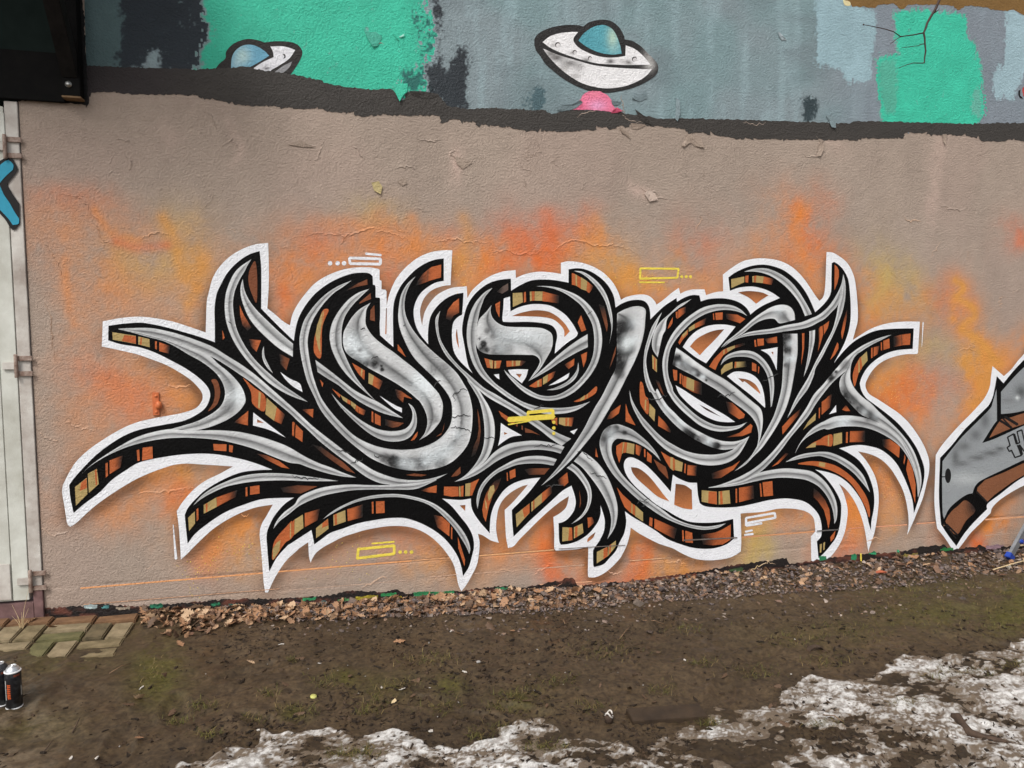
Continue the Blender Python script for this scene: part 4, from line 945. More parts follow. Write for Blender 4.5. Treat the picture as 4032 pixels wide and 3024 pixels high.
def tpx(tile, *xy):
    ox, oy, k = TILES[tile]
    return [(ox + a / k, oy + b / k) for a, b in xy]
_sq = tpx('I', (1500, 330), (1570, 390), (1555, 450), (1505, 500), (1560, 540), (1650, 600), (1690, 660), (1680, 730), (1600, 780), (1560, 850), (1640, 900), (1740, 960), (1830, 1060), (1890, 1150), (1970, 1210))
STREAKS = [(_sq, 46, 'o', .45), (_sq, 17, 'g', .9), (tpx('I', (1880, 1240), (1840, 1400), (1790, 1540), (1700, 1640)), 40, 'g', .8), (tpx('I', (560, 700), (680, 640), (760, 560), (800, 480)), 26, 'g', .5), (tpx('I', (600, 560), (690, 470), (760, 350), (790, 260)), 30, 'y', .5),
           (tpx('Z', (350, 470), (380, 520), (390, 580), (420, 620)), 26, 'g', .6), (tpx('Z', (250, 520), (300, 535), (360, 530)), 20, 'r', .5), (tpx('Z', (205, 455), (240, 500), (300, 520)), 18, 'o', .4), (tpx('Z', (440, 560), (430, 620), (405, 660)), 26, 'g', .6), (tpx('Z', (140, 560), (145, 640), (160, 700)), 20, 'o', .35),
           (tpx('Z', (1000, 560), (1010, 500), (1000, 470)), 26, 'g', .45), (tpx('Z', (880, 540), (900, 500), (890, 470)), 22, 'o', .45), (tpx('Z', (1180, 560), (1190, 500), (1180, 460)), 30, 'r', .45), (tpx('Z', (1740, 580), (1720, 500), (1735, 450)), 30, 'o', .5), (tpx('Z', (1320, 610), (1380, 600), (1430, 620)), 26, 'g', .7),
           (tpx('Z', (1660, 1180), (1650, 1140), (1670, 1100)), 30, 'y', .5), (tpx('Z', (1395, 1100), (1400, 1180), (1390, 1240)), 26, 'r', .5), (tpx('Z', (1190, 1120), (1180, 1200), (1195, 1260)), 24, 'r', .5)]

def wall_colour(px, py, x, z):
    n = px.size
    base = np.tile(np.array(C_BASE), (n, 1))
    # uneven roller coats
    t = (fbm(x * 2.2, z * 2.2, 4, 11) - 0.5); t2 = fbm(x * 9, z * 2.4, 4, 12) - 0.5
    base *= (1 + 0.16 * t + 0.14 * t2)[:, None]
    warm = sstep(0.5, 0.7, fbm(x * 1.3, z * 1.3, 3, 21))
    base = base * (1 - 0.10 * warm[:, None]) + np.array(lin(176, 140, 132, KP)) * 0.10 * warm[:, None]
    # sprayed clouds of orange, warped into wisps
    wx = px * 0.5486 + 110 * (fbm(x * 3.2, z * 3.2, 5, 31) - 0.5)
    wy = py * 0.5486 + 110 * (fbm(x * 3.2, z * 3.2, 5, 41) - 0.5)
    det = 0.45 * fbm(x * 7, z * 5, 5, 51) + 0.30 * fbm(x * 18, z * 14, 4, 52) + 0.25 * fbm(x * 50, z * 46, 3, 53)
    for l in BLOBS.replace('\n', ';').split(';'):
        c, bx, by, rx, ry, al = l.split()
        bx, by, rx, ry, al = map(float, (bx, by, rx, ry, al))
        d2 = ((wx - bx) / rx) ** 2 + ((wy - by) / ry) ** 2
        m = d2 < 5
        a = np.zeros(n)
        a[m] = al * (1.15 if bx > 430 or by > 1000 else 0.72) * np.exp(-d2[m] * 0.9) * np.clip(-0.75 + 3.3 * det[m], 0.10, 1.4)
        a = np.clip(a, 0, 0.95)[:, None]
        base = base * (1 - a) + np.array(BCOL[c]) * a
    # single passes of the can
    for pts, wd, c, al in STREAKS:
        q = np.array(pts) * 1.0
        m = (px > q[:, 0].min() - 90) & (px < q[:, 0].max() + 90) & (py > q[:, 1].min() - 90) & (py < q[:, 1].max() + 90)
        if not m.any(): continue
        sx, sy = px[m], py[m]; best = np.full(sx.shape, 1e9)
        qq = catmull(q, 6)
        for (x0, y0), (x1, y1) in zip(qq[:-1], qq[1:]):
            dx_, dy_ = x1 - x0, y1 - y0; t_ = np.clip(((sx - x0) * dx_ + (sy - y0) * dy_) / max(dx_ * dx_ + dy_ * dy_, 1e-6), 0, 1)
            best = np.minimum(best, (sx - x0 - t_ * dx_) ** 2 + (sy - y0 - t_ * dy_) ** 2)
        a = np.clip(al * np.exp(-best / wd ** 2) * np.clip(0.3 + 1.3 * det[m], 0, 1.2), 0, .95)[:, None]
        base[m] = base[m] * (1 - a) + np.array(BCOL[c]) * a
    return base

def boxblur(a, r):
    for ax in (0, 1):
        c = np.cumsum(np.pad(a, [(r + 1, r) if i == ax else (0, 0) for i in (0, 1)], mode='edge'), axis=ax)
        n = a.shape[ax]
        a = (np.take(c, range(2 * r + 1, 2 * r + 1 + n), axis=ax) - np.take(c, range(0, n), axis=ax)) / (2 * r + 1)
    return a

STEP = 0.0095
gx = np.arange(WX0, WX1 + STEP, STEP); gx[-1] = WX1
gz = np.arange(-0.35, Z_TOP, STEP)
GX, GZ = np.meshgrid(gx, gz)
PX, PY = to_px(np.stack([GX, np.zeros_like(GX), GZ], -1))
col = wall_colour(PX.ravel(), PY.ravel(), GX.ravel(), GZ.ravel()).reshape(GX.shape + (3,))
mask = (pip(PX, PY, white_poly) | pip(PX, PY, second_poly)).astype(float)
for g_ in gap_polys:
    mask[pip(PX, PY, g_)] = 0
bl = boxblur(boxblur(boxblur(mask, 4), 4), 4)
wide = bl
for _ in range(3): wide = boxblur(wide, 13)
mist = np.clip(wide * 0.75, 0, 0.5) * np.clip(-0.5 + 2.4 * (0.5 * fbm(GX * 5 + GZ * 2, GZ * 4, 4, 63) + 0.5 * fbm(GX * 24, GZ * 20, 3, 64)), 0.1, 1.1)
mist = mist[..., None]
col = col * (1 - mist) + np.array(lin(222, 140, 74, KP)) * mist
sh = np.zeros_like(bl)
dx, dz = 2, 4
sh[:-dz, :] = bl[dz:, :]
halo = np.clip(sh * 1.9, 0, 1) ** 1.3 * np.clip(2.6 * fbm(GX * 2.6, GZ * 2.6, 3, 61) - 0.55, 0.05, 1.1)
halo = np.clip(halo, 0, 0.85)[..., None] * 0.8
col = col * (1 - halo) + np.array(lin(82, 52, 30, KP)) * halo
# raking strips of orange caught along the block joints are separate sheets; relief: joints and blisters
JOINTS = [float(wall_xz(np.array(a), np.array(b))[1]) for a, b in ((1345., 2230.), (1640., 2280.), (1590., 2355.))]
zj0 = JOINTS[0]; pitch_j = zj0 - JOINTS[1]
relief = np.zeros_like(GX)
for k in range(0, 5):
    zz = zj0 - k * pitch_j + 0.004 * (fbm(GX * 3, GX * 0, 3, 70 + k) - 0.5)
    w = np.exp(-((GZ - zz) / 0.006) ** 2)
    relief += (-0.004 if k else -0.006) * w * (0.4 + 0.6 * (fbm(GX * 2.0, GZ * 0, 2, 90 + k) > 0.35))
for k in range(0, 4):
    off = 0.25 * (k % 2)
    xx = ((GX + off) % 0.5) - 0.25
    inz = (GZ < zj0 - k * pitch_j) & (GZ > zj0 - (k + 1) * pitch_j)
    relief += -0.003 * np.exp(-(xx / 0.006) ** 2) * inz * (fbm(GX * 1.5, GX * 0 + k, 2, 100) > 0.5)
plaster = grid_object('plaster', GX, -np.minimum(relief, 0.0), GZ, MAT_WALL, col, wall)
# body of the wall behind the plaster skin, and its other end
bm = bmesh.new()
add_box(bm, ((WX0 + WX1) / 2, 0.17, Z_TOP / 2 - 0.2), (WX1 - WX0 - 0.002, 0.3, Z_TOP + 0.3))
bm_object('masonry', bm, MAT_WALL_PLAIN if 'MAT_WALL_PLAIN' in globals() else plain_mat('bare_masonry', lin(120, 104, 92), lin(150, 130, 115), 8, 0.9, 0.004), wall)

bm = bmesh.new()
add_box(bm, (WX1 + 2.5, 0.172, Z_TOP / 2 - 0.2), (5.0, 0.34, Z_TOP + 0.3))
bm_object('plaster', bm, paint_mat('end_wall_paint', C_BASE, 0.75, 0.08), wall)

# ---- upper mural: grey blue coat, mint panels, dark strips, the dark band under it
def polyP(s, tile='Z'):
    return smooth_poly(parse(s, tile))

BAND_UP = "340,258 500,265 N 1500,545 O 60,547 215,540 340,535 420,525 480,525 520,540 600,555 700,570 800,580 900,600 1000,625 1060,630* 1075,655* 1180,675 1300,690 1430,705 1600,700* 1640,745 1690,800* 1730,725* 1850,725 1960,740 2000,780 2040,835* 2190,860* P 0,1065 200,1080 330,1075* 340,1090 560,1090* 580,1122 680,1122* 820,1090 1080,1090 1280,1105 1400,1110* 1410,1130 1600,1140* 1740,1170 1780,1185 2211,1180 Q 200,950 470,960 600,965 720,970 830,970 880,955 1100,955 1350,965 1830,975 1990,970 2211,965 3420,985"
BAND_LO = "Q 3420,1120 2211,1110 2100,1100 2050,1115 1880,1110 1830,1085 1780,1070 1500,1060 1400,1050 1270,1045* 1265,1095* 910,1090* 900,1105 640,1100 390,1100 250,1095 0,1098 P 2211,1330 2120,1350 2090,1310 1980,1280 1760,1270 1640,1250 1500,1230* 1470,1280 1350,1265 1260,1300 1110,1260* 1100,1310 1000,1310 700,1325 350,1310 200,1290 0,1260 O 2080,940 2010,975 1990,970 1980,910* 1640,910 1500,905 1380,920 1280,890 1090,880 1060,860 960,850 920,860 760,845 640,835 N 2000,835 1830,825 1750,795 1580,770 1540,750 1400,745 1200,745 1000,740 900,725 720,730* 690,835*"
up_pts = [(x, y) for x, y, c in parse(BAND_UP.replace('*', ''), 'Z')]
# BAND_UP starts in plain photograph units
TILES['Z1'] = (0, 0, 1.0)
up = np.array([(p[0], p[1]) for p in parse(BAND_UP, 'Z1')])
lo = np.array([(p[0], p[1]) for p in parse(BAND_LO)])

def upper_cols(V):
    x, y = V[:, 0], V[:, 1]
    c = np.tile(np.array(lin(134, 148, 152, KP)), (len(V), 1))
    def mix(col, a):
        nonlocal c
        a = np.clip(a, 0, 1)[:, None]
        c = c * (1 - a) + np.array(lin(*col, KP)) * a
    streak = fbm(x / 28, y / 260, 4, 5)
    mix((118, 148, 150), sstep(0.4, 0.7, fbm(x / 300, y / 300, 3, 6)) * 0.6)
    mix((160, 184, 190), sstep(0.50, 0.75, streak) * 0.35)
    mix((112, 124, 128), sstep(0.5, 0.75, fbm(x / 200, y / 140, 4, 8)) * 0.5)
    mix((130, 136, 146), sstep(3150, 3500, x) * 0.7)
    mix((82, 104, 106), 1 - sstep(500, 560, x + 40 * (fbm(x / 20, y / 60, 3, 9) - 0.5)))
    return c
upper_poly = np.vstack([[(320, -420), (4640, -420), (4640, 470)], up[::-1] + (0, 12)])
sheet('upper_coat', upper_poly, MAT_PAINT, 0.0006, wall, colfn=upper_cols, grid=16)

def drybrush(name, s, colr, depth, edge=0.06, seed=1, streak=2.2, cell=0.0055, holes=0.0, under=None):
    """rolled coat whose rim breaks up into specks where the roller ran dry"""
    P = np.array([(p[0], p[1]) for p in parse(s)])
    x, z = wall_xz(P[:, 0], P[:, 1])
    x0, x1, z0, z1 = x.min() - edge, x.max() + edge, z.min() - edge, min(z.max() + edge, 4.3)
    X, Z = np.meshgrid(np.arange(x0, x1, cell), np.arange(z0, z1, cell))
    ins = pip(X, Z, np.stack([x, z], 1)).astype(float)
    soft = boxblur(boxblur(ins, max(1, int(edge / cell / 2))), max(1, int(edge / cell / 2)))
    nz = 0.5 * fbm(X * 14 * streak, Z * 14, 3, seed + 40) + 0.5 * fbm(X * 75, Z * 75, 2, seed + 50)
    if holes: soft = soft - holes * sstep(0.5, 0.75, fbm(X * 5, Z * 3, 3, seed + 60))
    al = sstep(0.30, 0.70, soft + (nz - 0.5) * 1.5) * sstep(0.0, 0.12, soft)
    keep = al > 0.02
    k = 1 + 0.30 * (fbm(X * 7, Z * 7, 4, seed + 20) - 0.5)
    c = np.array(lin(*colr, KP))[None, None] * k[..., None]
    if under is None:
        qx, qy = to_px(np.stack([X, np.zeros_like(X), Z], -1)); u_ = upper_cols(np.stack([qx.ravel(), qy.ravel()], 1)).reshape(X.shape + (3,))
    else:
        u_ = np.array(lin(*under, KP))[None, None]
    c = u_ * (1 - al[..., None]) + c * al[..., None]
    o = grid_object(name, X, np.full_like(X, -depth), Z, MAT_PAINT, c, wall, keep=keep[:, :], smooth=False)
    return o

def patch(name, s, colr, depth, amp=3, colfn=None, grid=None, seed=1, tile='Z', mat=None):
    P = np.array([(p[0], p[1]) for p in parse(s, tile)])
    P = ragged(np.vstack([P]), amp, 8, seed)
    c = lin(*colr, KP)
    def cf(V):
        k = 1 + 0.28 * (fbm(V[:, 0] / 90, V[:, 1] / 90, 4, seed + 20) - 0.5)
        return np.array(c)[None] * k[:, None]
    return sheet(name, P, mat or MAT_PAINT, depth, wall, colfn=colfn or cf, grid=grid or 18)

drybrush('dark_strip', "N 930,-500 1640,-500 1620,0 1600,120 1650,200 1640,300 1600,400 1590,545 1590,600 1250,600 1270,400 1180,390 1130,540 900,540 960,300 940,100 970,0", (42, 50, 57), 0.0009, seed=2)
drybrush('mint_panel', "O 130,-500 1990,-500 1850,0 1800,60 1830,300 1850,480 1700,560 1650,640 1610,740 1300,760 1000,700 700,650 400,620 60,600 90,480 130,380 200,290 150,200 120,100 130,0", (60, 188, 156), 0.0011, seed=3)
for k, (x0, y0, x1, y1) in enumerate(((1790, -20, 1860, 330), (1850, 60, 1930, 470), (1700, 560, 1890, 720), (1240, 540, 1330, 680))):
    drybrush('dry_brush', f"O {x0},{y0} {x1},{y0} {x1},{y1} {x0},{y1}", (40, 104, 96), 0.00125 + 0.00002 * k, 0.09, seed=30 + k, holes=0.3, under=(62, 190, 158))
drybrush('dark_strip', "O 1850,-400 2000,-400 1985,60 1995,240 1985,420 1975,560 2060,560 2110,420 2080,240 2050,185 2120,200 2100,330 2140,440 2180,330 2205,420 2190,640 2211,860 2040,850 1990,780 1920,740 1880,700 1890,520 1940,500 1960,300 1940,90", (44, 50, 55), 0.0014, seed=4)
drybrush('light_blue_patch', "Q 580,-400 760,-400 850,40 850,55 1040,68 1045,250 1020,440 1010,635 800,640 790,555 680,545 670,500 615,500 605,555 580,550 590,300 570,60", (152, 180, 188), 0.0009, seed=5)
drybrush('light_blue_patch', "Q 2060,60 2180,110 2400,160 2400,560 2211,560 2150,700 2140,785 2080,770 1960,770 1970,540 2060,520 2070,260", (158, 184, 192), 0.0009, seed=6)
drybrush('mint_panel', "Q 1185,80 1300,85 1310,72 1480,90 1600,92 1750,112 1755,250 1780,335 1845,345 1860,520 1880,660 1885,820 1870,930 1830,1000 1500,1000 1095,1000 1090,900 1080,760 1060,600 1040,455 1205,450 1200,260", (62, 192, 160), 0.0010, seed=7)
drybrush('grey_scuff', "Q 1050,470 1200,465 1215,640 1215,900 1110,900 1095,800 1075,720", (86, 176, 152), 0.0013, edge=0.07, seed=8, holes=0.3, under=(62, 192, 160))
drybrush('grey_scuff', "Q 1820,680 1875,680 1880,900 1840,950 1800,940 1800,800", (98, 172, 154), 0.0013, edge=0.07, seed=9, holes=0.3, under=(62, 192, 160))
patch('ochre_strip', "Q 740,-500 3400,-500 3400,230 2211,122 2140,85 2080,80 1960,78 1900,60 1760,45 1690,78 1660,45 1540,35 1300,40 1230,70 1200,28 1060,35 1030,62 860,52 845,20 790,0", (128, 96, 50), 0.0016, 3, seed=10)
patch('cream_patch', "Q 790,0 845,15 856,50 800,45", (222, 208, 160), 0.0019, 2, seed=11)
drybrush('dark_patch', "Q 470,750 575,770 585,960 468,960", (52, 66, 70), 0.0010, seed=12)
drybrush('dark_patch', "P 372,845 545,850 560,1090 330,1080 310,985 375,985", (74, 98, 104), 0.0010, seed=13)
patch('red_scrap', "Q 2200,690 2260,670 2270,780 2205,760", (190, 60, 50), 0.0012, 2, seed=14)
patch('black_scrap', "Q 2170,715 2185,705 2175,750 2205,775 2180,775 2165,745", (20, 18, 18), 0.0014, 1, seed=15)

band_poly = np.vstack([ragged(up, 2.0, 8, 16)[2:-2], lo])
band_poly = np.vstack([resample(up, 600) + RNG.normal(0, 1.6, (600, 2)), resample(lo, 600) + RNG.normal(0, 2.0, (600, 2)) * (1 + (RNG.random((600, 1)) > 0.85) * 2.0)])
def band_cols(V):
    k = fbm(V[:, 0] / 120, V[:, 1] / 60, 4, 19)
    t = sstep(900, 500, V[:, 0])[:, None]
    a = np.array(lin(62, 58, 54, KP)); b = np.array(lin(50, 44, 44, KP))
    return (a * (1 - t) + b * t) * (0.85 + 0.3 * k)[:, None]
sheet('dark_band', band_poly, MAT_PAINT, 0.0021, wall, colfn=band_cols, grid=20)
patch('black_cover_coat', "N 130,-700 690,-700 655,0 680,500 690,700 690,828 550,812 400,800 300,800 130,786", (14, 13, 12), 0.0024, 3, seed=17)

# ---- flying saucers
def fill(name, s, colr, depth, parent, mat=None, colfn=None, grid=None, jitter=0.0):
    P = smooth_poly(parse(s))
    if jitter:
        P = resample(np.vstack([P, P[:1]]), int(np.hypot(*np.diff(P, axis=0).T).sum() / 6) + 8)[:-1]
        P = P + RNG.normal(0, jitter, P.shape)
    return sheet(name, P, mat or MAT_PAINT, depth, parent, color=lin(*colr, KP) if colr else None, colfn=colfn, grid=grid)

def dab_cols(base, dabs, tile):
    """base colour with soft dabs (x, y, rx, ry, colour, strength) in tile units"""
    ox, oy, k = TILES[tile]
    def f(V):
        c = np.tile(np.array(lin(*base, KP)), (len(V), 1))
        for x, y, rx, ry, col_, a in dabs:
            d2 = ((V[:, 0] - ox) * k - x) ** 2 / rx ** 2 + ((V[:, 1] - oy) * k - y) ** 2 / ry ** 2
            w = (a * np.exp(-d2))[:, None]
            c = c * (1 - w) + np.array(lin(*col_, KP)) * w
        return c
    return f

def disc(name, tile, x, y, r, colr, depth, parent, ry=None):
    ox, oy, k = TILES[tile]
    a = np.linspace(0, 2 * math.pi, 18, endpoint=False)
    P = np.stack([ox + (x + r * np.cos(a)) / k, oy + (y + (ry or r) * np.sin(a)) / k], 1)
    return sheet(name, P, MAT_PAINT, depth, parent, color=lin(*colr, KP))

ufo = empty('flying_saucer_painting'); ufo.parent = wall
ufo['label'] = 'painted white flying saucer with teal dome over a pink beam'
fill('saucer_outline', "P 435,350 450,290 520,230 640,185 760,165 900,163 968,180* 1040,130 1160,105 1270,120 1360,190 1410,280 1420,320* 1500,335 1590,390 1670,470 1740,540 1780,600 1775,680 1720,740 1620,800 1500,850 1350,885 1220,900 1060,885 950,850 840,800 740,740 650,670 560,590 500,500 450,430", None, 0.0026, ufo, colfn=dab_cols((40, 38, 37), [(1680, 540, 60, 110, (190, 186, 182), .7), (1700, 600, 50, 50, (220, 218, 214), .5), (500, 700, 200, 60, (60, 60, 60), .3)], 'P'), grid=10)
fill('saucer_top', "P 525,350* 600,290 700,255 820,240 912,240* 865,300 868,350 920,410 1010,460 1120,500 1230,518 1330,515 1425,500* 1430,385* 1520,420 1600,480 1660,545 1698,595* 1450,598 1300,592 1150,585 1000,555 850,510 700,455 600,405", None, 0.0029, ufo, colfn=dab_cols((240, 238, 238), [(1000, 545, 40, 20, (60, 55, 52), .9), (1265, 560, 45, 28, (50, 45, 44), .95), (1460, 570, 40, 24, (90, 84, 80), .9), (640, 380, 30, 40, (130, 125, 120), .5), (850, 470, 30, 20, (120, 115, 110), .6), (1390, 560, 40, 20, (150, 145, 142), .5)], 'P'), grid=7)
fill('saucer_hull', "P 530,420* 700,490 900,550 1080,600 1280,625 1500,638 1715,645* 1660,710 1580,765 1450,820 1330,845 1200,852 1060,830 940,790 830,725 720,640 630,550 570,480", None, 0.0029, ufo, colfn=dab_cols((238, 236, 236), [(680, 520, 90, 40, (70, 66, 62), .9), (820, 580, 90, 40, (80, 76, 72), .8), (620, 470, 80, 40, (90, 86, 82), .8), (760, 640, 70, 40, (150, 146, 142), .6), (920, 620, 60, 50, (130, 126, 124), .6), (880, 720, 60, 30, (140, 134, 130), .6)], 'P'), grid=8)
fill('saucer_dome', "P 915,335* 960,270 1030,210 1120,170 1200,165 1280,205 1330,280 1370,390 1385,475* 1280,485 1150,465 1020,410", None, 0.0031, ufo, colfn=dab_cols((88, 162, 174), [(1290, 300, 60, 130, (196, 216, 190), .75), (1330, 410, 60, 60, (150, 196, 200), .5), (1000, 330, 80, 80, (78, 152, 166), .6)], 'P'), grid=8)
fill('pink_beam', "P 850,1085* 920,1000 960,930 1020,890 1080,880 1160,890 1230,930 1280,990 1300,1050 1390,1105* 1280,1108 1080,1088", None, 0.0033, ufo, colfn=dab_cols((232, 120, 150), [(1120, 1040, 100, 60, (236, 168, 208), .8), (930, 1060, 70, 40, (214, 92, 128), .6), (1090, 910, 80, 40, (236, 140, 160), .5)], 'P'), grid=8, jitter=0.8)
for x, y, r in ((690, 380, 30), (875, 460, 24), (1525, 535, 28), (1040, 525, 22)):
    disc('rivet', 'P', x, y, r, (70, 66, 64), 0.0032, ufo)
    disc('rivet_face', 'P', x + 4, y + 6, r * 0.78, (222, 218, 218), 0.0034, ufo)

ufo2 = empty('flying_saucer_painting'); ufo2.parent = wall
ufo2['label'] = 'half covered white flying saucer with blue dome on the mint panel'
fill('saucer_outline', "O 215,545* 250,500 295,460 300,410 340,360 400,325 480,307 560,320 600,335* 700,325 800,330 860,350 895,390 900,430 880,480 850,530 812,585* 600,590 400,590", (44, 40, 38), 0.0017, ufo2)
fill('saucer_dome', "O 340,535* 345,460 370,405 420,365 480,352 540,365 600,400 640,440* 560,490 490,528* 480,560 340,560", None, 0.0019, ufo2, colfn=dab_cols((112, 172, 198), [(430, 440, 60, 70, (196, 224, 218), .8), (380, 500, 40, 50, (190, 216, 220), .5)], 'O'), grid=8)
fill('saucer_top', "O 650,367* 740,365 800,378 845,395* 800,460 730,510 660,550* 640,570* 520,570 520,535* 590,490 675,450* 670,410", None, 0.0019, ufo2, colfn=dab_cols((232, 232, 236), [(620, 540, 25, 14, (60, 60, 60), .9)], 'O'), grid=8)
fill('saucer_hull', "O 680,570* 750,520 820,485* 800,530 745,578*", (150, 150, 152), 0.0019, ufo2)
fill('rivet', "O 745,425 765,430 768,455 750,462 760,445", (40, 38, 38), 0.0021, ufo2)

# ---- the big lettering
letters = empty('graffiti_lettering'); letters.parent = wall
letters['label'] = 'large silver and black graffiti lettering with white outline and striped brown sides'
def soft_edge(P, amp=0.9):
    Q = resample(np.vstack([P, P[:1]]), int(np.hypot(*np.diff(P, axis=0).T).sum() / 10))[:-1]
    return Q
sheet('white_outline', white_poly, MAT_WHITE, 0.0010, letters)
sheet('black_fill', black_poly, MAT_BLACK, 0.0016, letters)
for l in lines(ISLANDS):
    sheet('white_counter', smooth_poly(parse(l)), MAT_WHITE, 0.0022, letters)
def gap_cols(V):
    c0 = V.mean(0); r = np.maximum(np.ptp(V, axis=0), 1) * 0.5
    d = np.clip(((V - c0) / r), -1, 1)
    t = np.clip(0.45 + 0.45 * d[:, 1] + 0.25 * (fbm(V[:, 0] / 40, V[:, 1] / 40, 3, 12) - 0.5), 0, 1)[:, None]
    return np.array(lin(104, 64, 38, KP)) * (1 - t) + np.array(lin(206, 128, 76, KP)) * t
for P in gap_polys:
    sheet('brown_gap', P, MAT_PAINT, 0.0026, letters, colfn=gap_cols, grid=12)
BLK = {'o': lin(184, 96, 50, KP), 'b': lin(122, 68, 40, KP), 't': lin(176, 152, 98, KP), 'g': lin(100, 82, 74, KP)}
NAMES = {'o': 'orange_block', 'b': 'brown_block', 't': 'tan_block', 'g': 'grey_block'}
for i, l in enumerate(lines(BLOCKS)):
    code, rest = l.split(' ', 1)
    P = np.array([(p[0], p[1]) for p in parse(rest)])
    base = np.array(BLK[code[0]])
    fade = code[1:] if len(code) > 1 else ''
    r_ = np.random.default_rng(i)
    def cf(V, base=base, fade=fade, i=i):
        k = 1 + 0.3 * (fbm(V[:, 0] / 30 + i * 7, V[:, 1] / 30, 3, 13) - 0.5)
        c = base[None] * k[:, None]
        if fade:
            lo_, hi_ = V.min(0), V.max(0)
            u = (V - lo_) / np.maximum(hi_ - lo_, 1e-6)
            t = {'>': u[:, 0], '<': 1 - u[:, 0], 'v': u[:, 1], '^': 1 - u[:, 1]}[fade]
            t = sstep(0.25, 0.98, t + 0.12 * (fbm(V[:, 0] / 14, V[:, 1] / 14, 2, 14) - 0.5))[:, None]
            c = c * (1 - t) + np.array((0.0075, 0.006, 0.005)) * t
        return c
    if not fade and len(P) > 4 and code[0] in 'ob':
        P = smooth_poly([(a, b, len(P) < 7) for a, b in P], 4) if len(P) >= 7 else P
    sheet(NAMES[code[0]], P, MAT_PAINT, 0.0030 + 0.000008 * i, letters, colfn=cf, grid=9 if fade else 14)

spots = []
for item in SPOTS.replace('\n', ';').split(';'):
    t, xy, r, v, a = item.split()
    x, y = map(float, xy.split(','))
    ox, oy, k = TILES[t]
    spots.append((ox + x / k, oy + y / k, float(r) / k, float(v), float(a)))
def silver_fn(flip):
    def f(V, u, n):
        prof_u = [0, .10, .34, .45, .52, .60, .76, .92, 1.0]
        prof_v = [204, 222, 208, 170, 98, 136, 172, 198, 220]
        if flip: prof_v = prof_v[::-1]
        g = np.interp(u, prof_u, prof_v)[None, :].repeat(n, 0)
        wid = np.hypot(*(V[:, -1] - V[:, 0]).T)
        soft = np.clip(wid / 26, 0.15, 1)[:, None]                  # thin tips show no groove
        g = 206 + (g - 206) * soft
        g = g + 64 * (fbm(V[..., 0] / 130, V[..., 1] / 130, 4, 15) - 0.52)
        c = np.stack([np.array([((x / 255 + 0.055) / 1.055) ** 2.4 for x in (g - 1, g, g)])[i] for i in range(3)], -1) * KP * 0.97
        for x, y, r, v, a in spots:
            d2 = ((V[..., 0] - x) ** 2 + (V[..., 1] - y) ** 2) / (r * r)
            m = d2 < 6
            if m.any():
                if v > 190: d2 = d2 / 1.7; m = d2 < 6
                sp_ = 0.55 + 0.9 * fbm(V[..., 0][m] / 7, V[..., 1][m] / 7, 3, 18)
                w = np.clip(a * (0.75 if v > 190 else 1.25) * sp_ * np.exp(-d2[m] ** (1.0 if v > 190 else 1.8) * 0.8), 0, 1)[:, None]
                cc = np.array(lin(v * (0.97 if v > 200 else 1), v, min(255, v * (1.01 if v > 200 else 1)), KP))
                c[m] = c[m] * (1 - w) + cc * w
        return c
    return f
SPOTTED = set()
for i, l in enumerate(lines(SILVER)):
    ext = np.array([(q_[0], q_[1]) for s_ in l.split('|') for q_ in parse(s_)])
    if sum(1 for s_ in spots if s_[4] > .6 and np.min(np.hypot(ext[:, 0] - s_[0], ext[:, 1] - s_[1])) < 45) >= 3: SPOTTED.add(i)
for i, l in enumerate(lines(SILVER)):
    a, b = l.split('|')
    e1 = parse(a); e2 = parse(b)
    w_ = max(math.hypot(p[0] - q[0], p[1] - q[1]) for p, q in zip(e1, e2))
    ribbon('silver_stroke', e1, e2, MAT_SILVER, 0.0047 + 0.00003 * i, letters, silver_fn(i % 5 == 3), across=30 if i in SPOTTED else 12)

# dark slit in the long white counter
fill('dark_slit', "H 830,245* 920,290 1010,345 1065,378* 980,340 900,300", (52, 26, 20), 0.0027, letters)
# fine white glints
SK = [0]
def stroke(name, pts, width, colr, depth, parent, taper=False, mat=None):
    SK[0] += 1; depth += 0.000012 * (SK[0] % 40)
    """sprayed line along pts (photograph units), width in photograph units"""
    P = np.array(pts, float)
    n = max(2, int(np.hypot(*np.diff(P, axis=0).T).sum() / 8))
    P = resample(P, n)
    tg = np.gradient(P, axis=0); tg /= np.maximum(np.hypot(*tg.T), 1e-6)[:, None]
    nr = np.stack([-tg[:, 1], tg[:, 0]], 1)
    w = np.full(n, width / 2.0) * (1 + 0.18 * (fbm(P[:, 0] / 12, P[:, 1] / 12, 2, 17) - 0.5))
    if taper: w *= np.linspace(0.25, 1, n)
    left, right = P + nr * w[:, None], P - nr * w[:, None]
    cap = np.array([P[-1] + tg[-1] * width * 0.35]); cap0 = np.array([P[0] - tg[0] * width * (0.1 if taper else 0.35)])
    return sheet(name, np.vstack([cap0, left, cap, right[::-1]]), mat or MAT_PAINT, depth, parent, color=lin(*colr, KP))
def tp(tile, *xy):
    ox, oy, k = TILES[tile]
    return [(ox + x / k, oy + y / k) for x, y in xy]
WHT, YEL = (236, 236, 240), (238, 214, 84)
def mark(label):
    e = empty('sprayed_box_mark'); e.parent = wall; e['label'] = label
    return e
m = mark('white sprayed rectangle with three dots above the lettering')
for a, b in (((628, 95), (955, 105)), ((955, 105), (952, 160)), ((952, 160), (635, 155)), ((635, 155), (628, 95))):
    stroke('spray_line', tp('C', a, b), 11, WHT, 0.0012, m)
stroke('spray_line', tp('C', (800, 50), (960, 66)), 9, WHT, 0.0012, m)
for x in (425, 505, 572): disc('dot', 'C', x, 151, 24, WHT, 0.0012, m)
m = mark('yellow sprayed rectangle with three dots above the lettering')
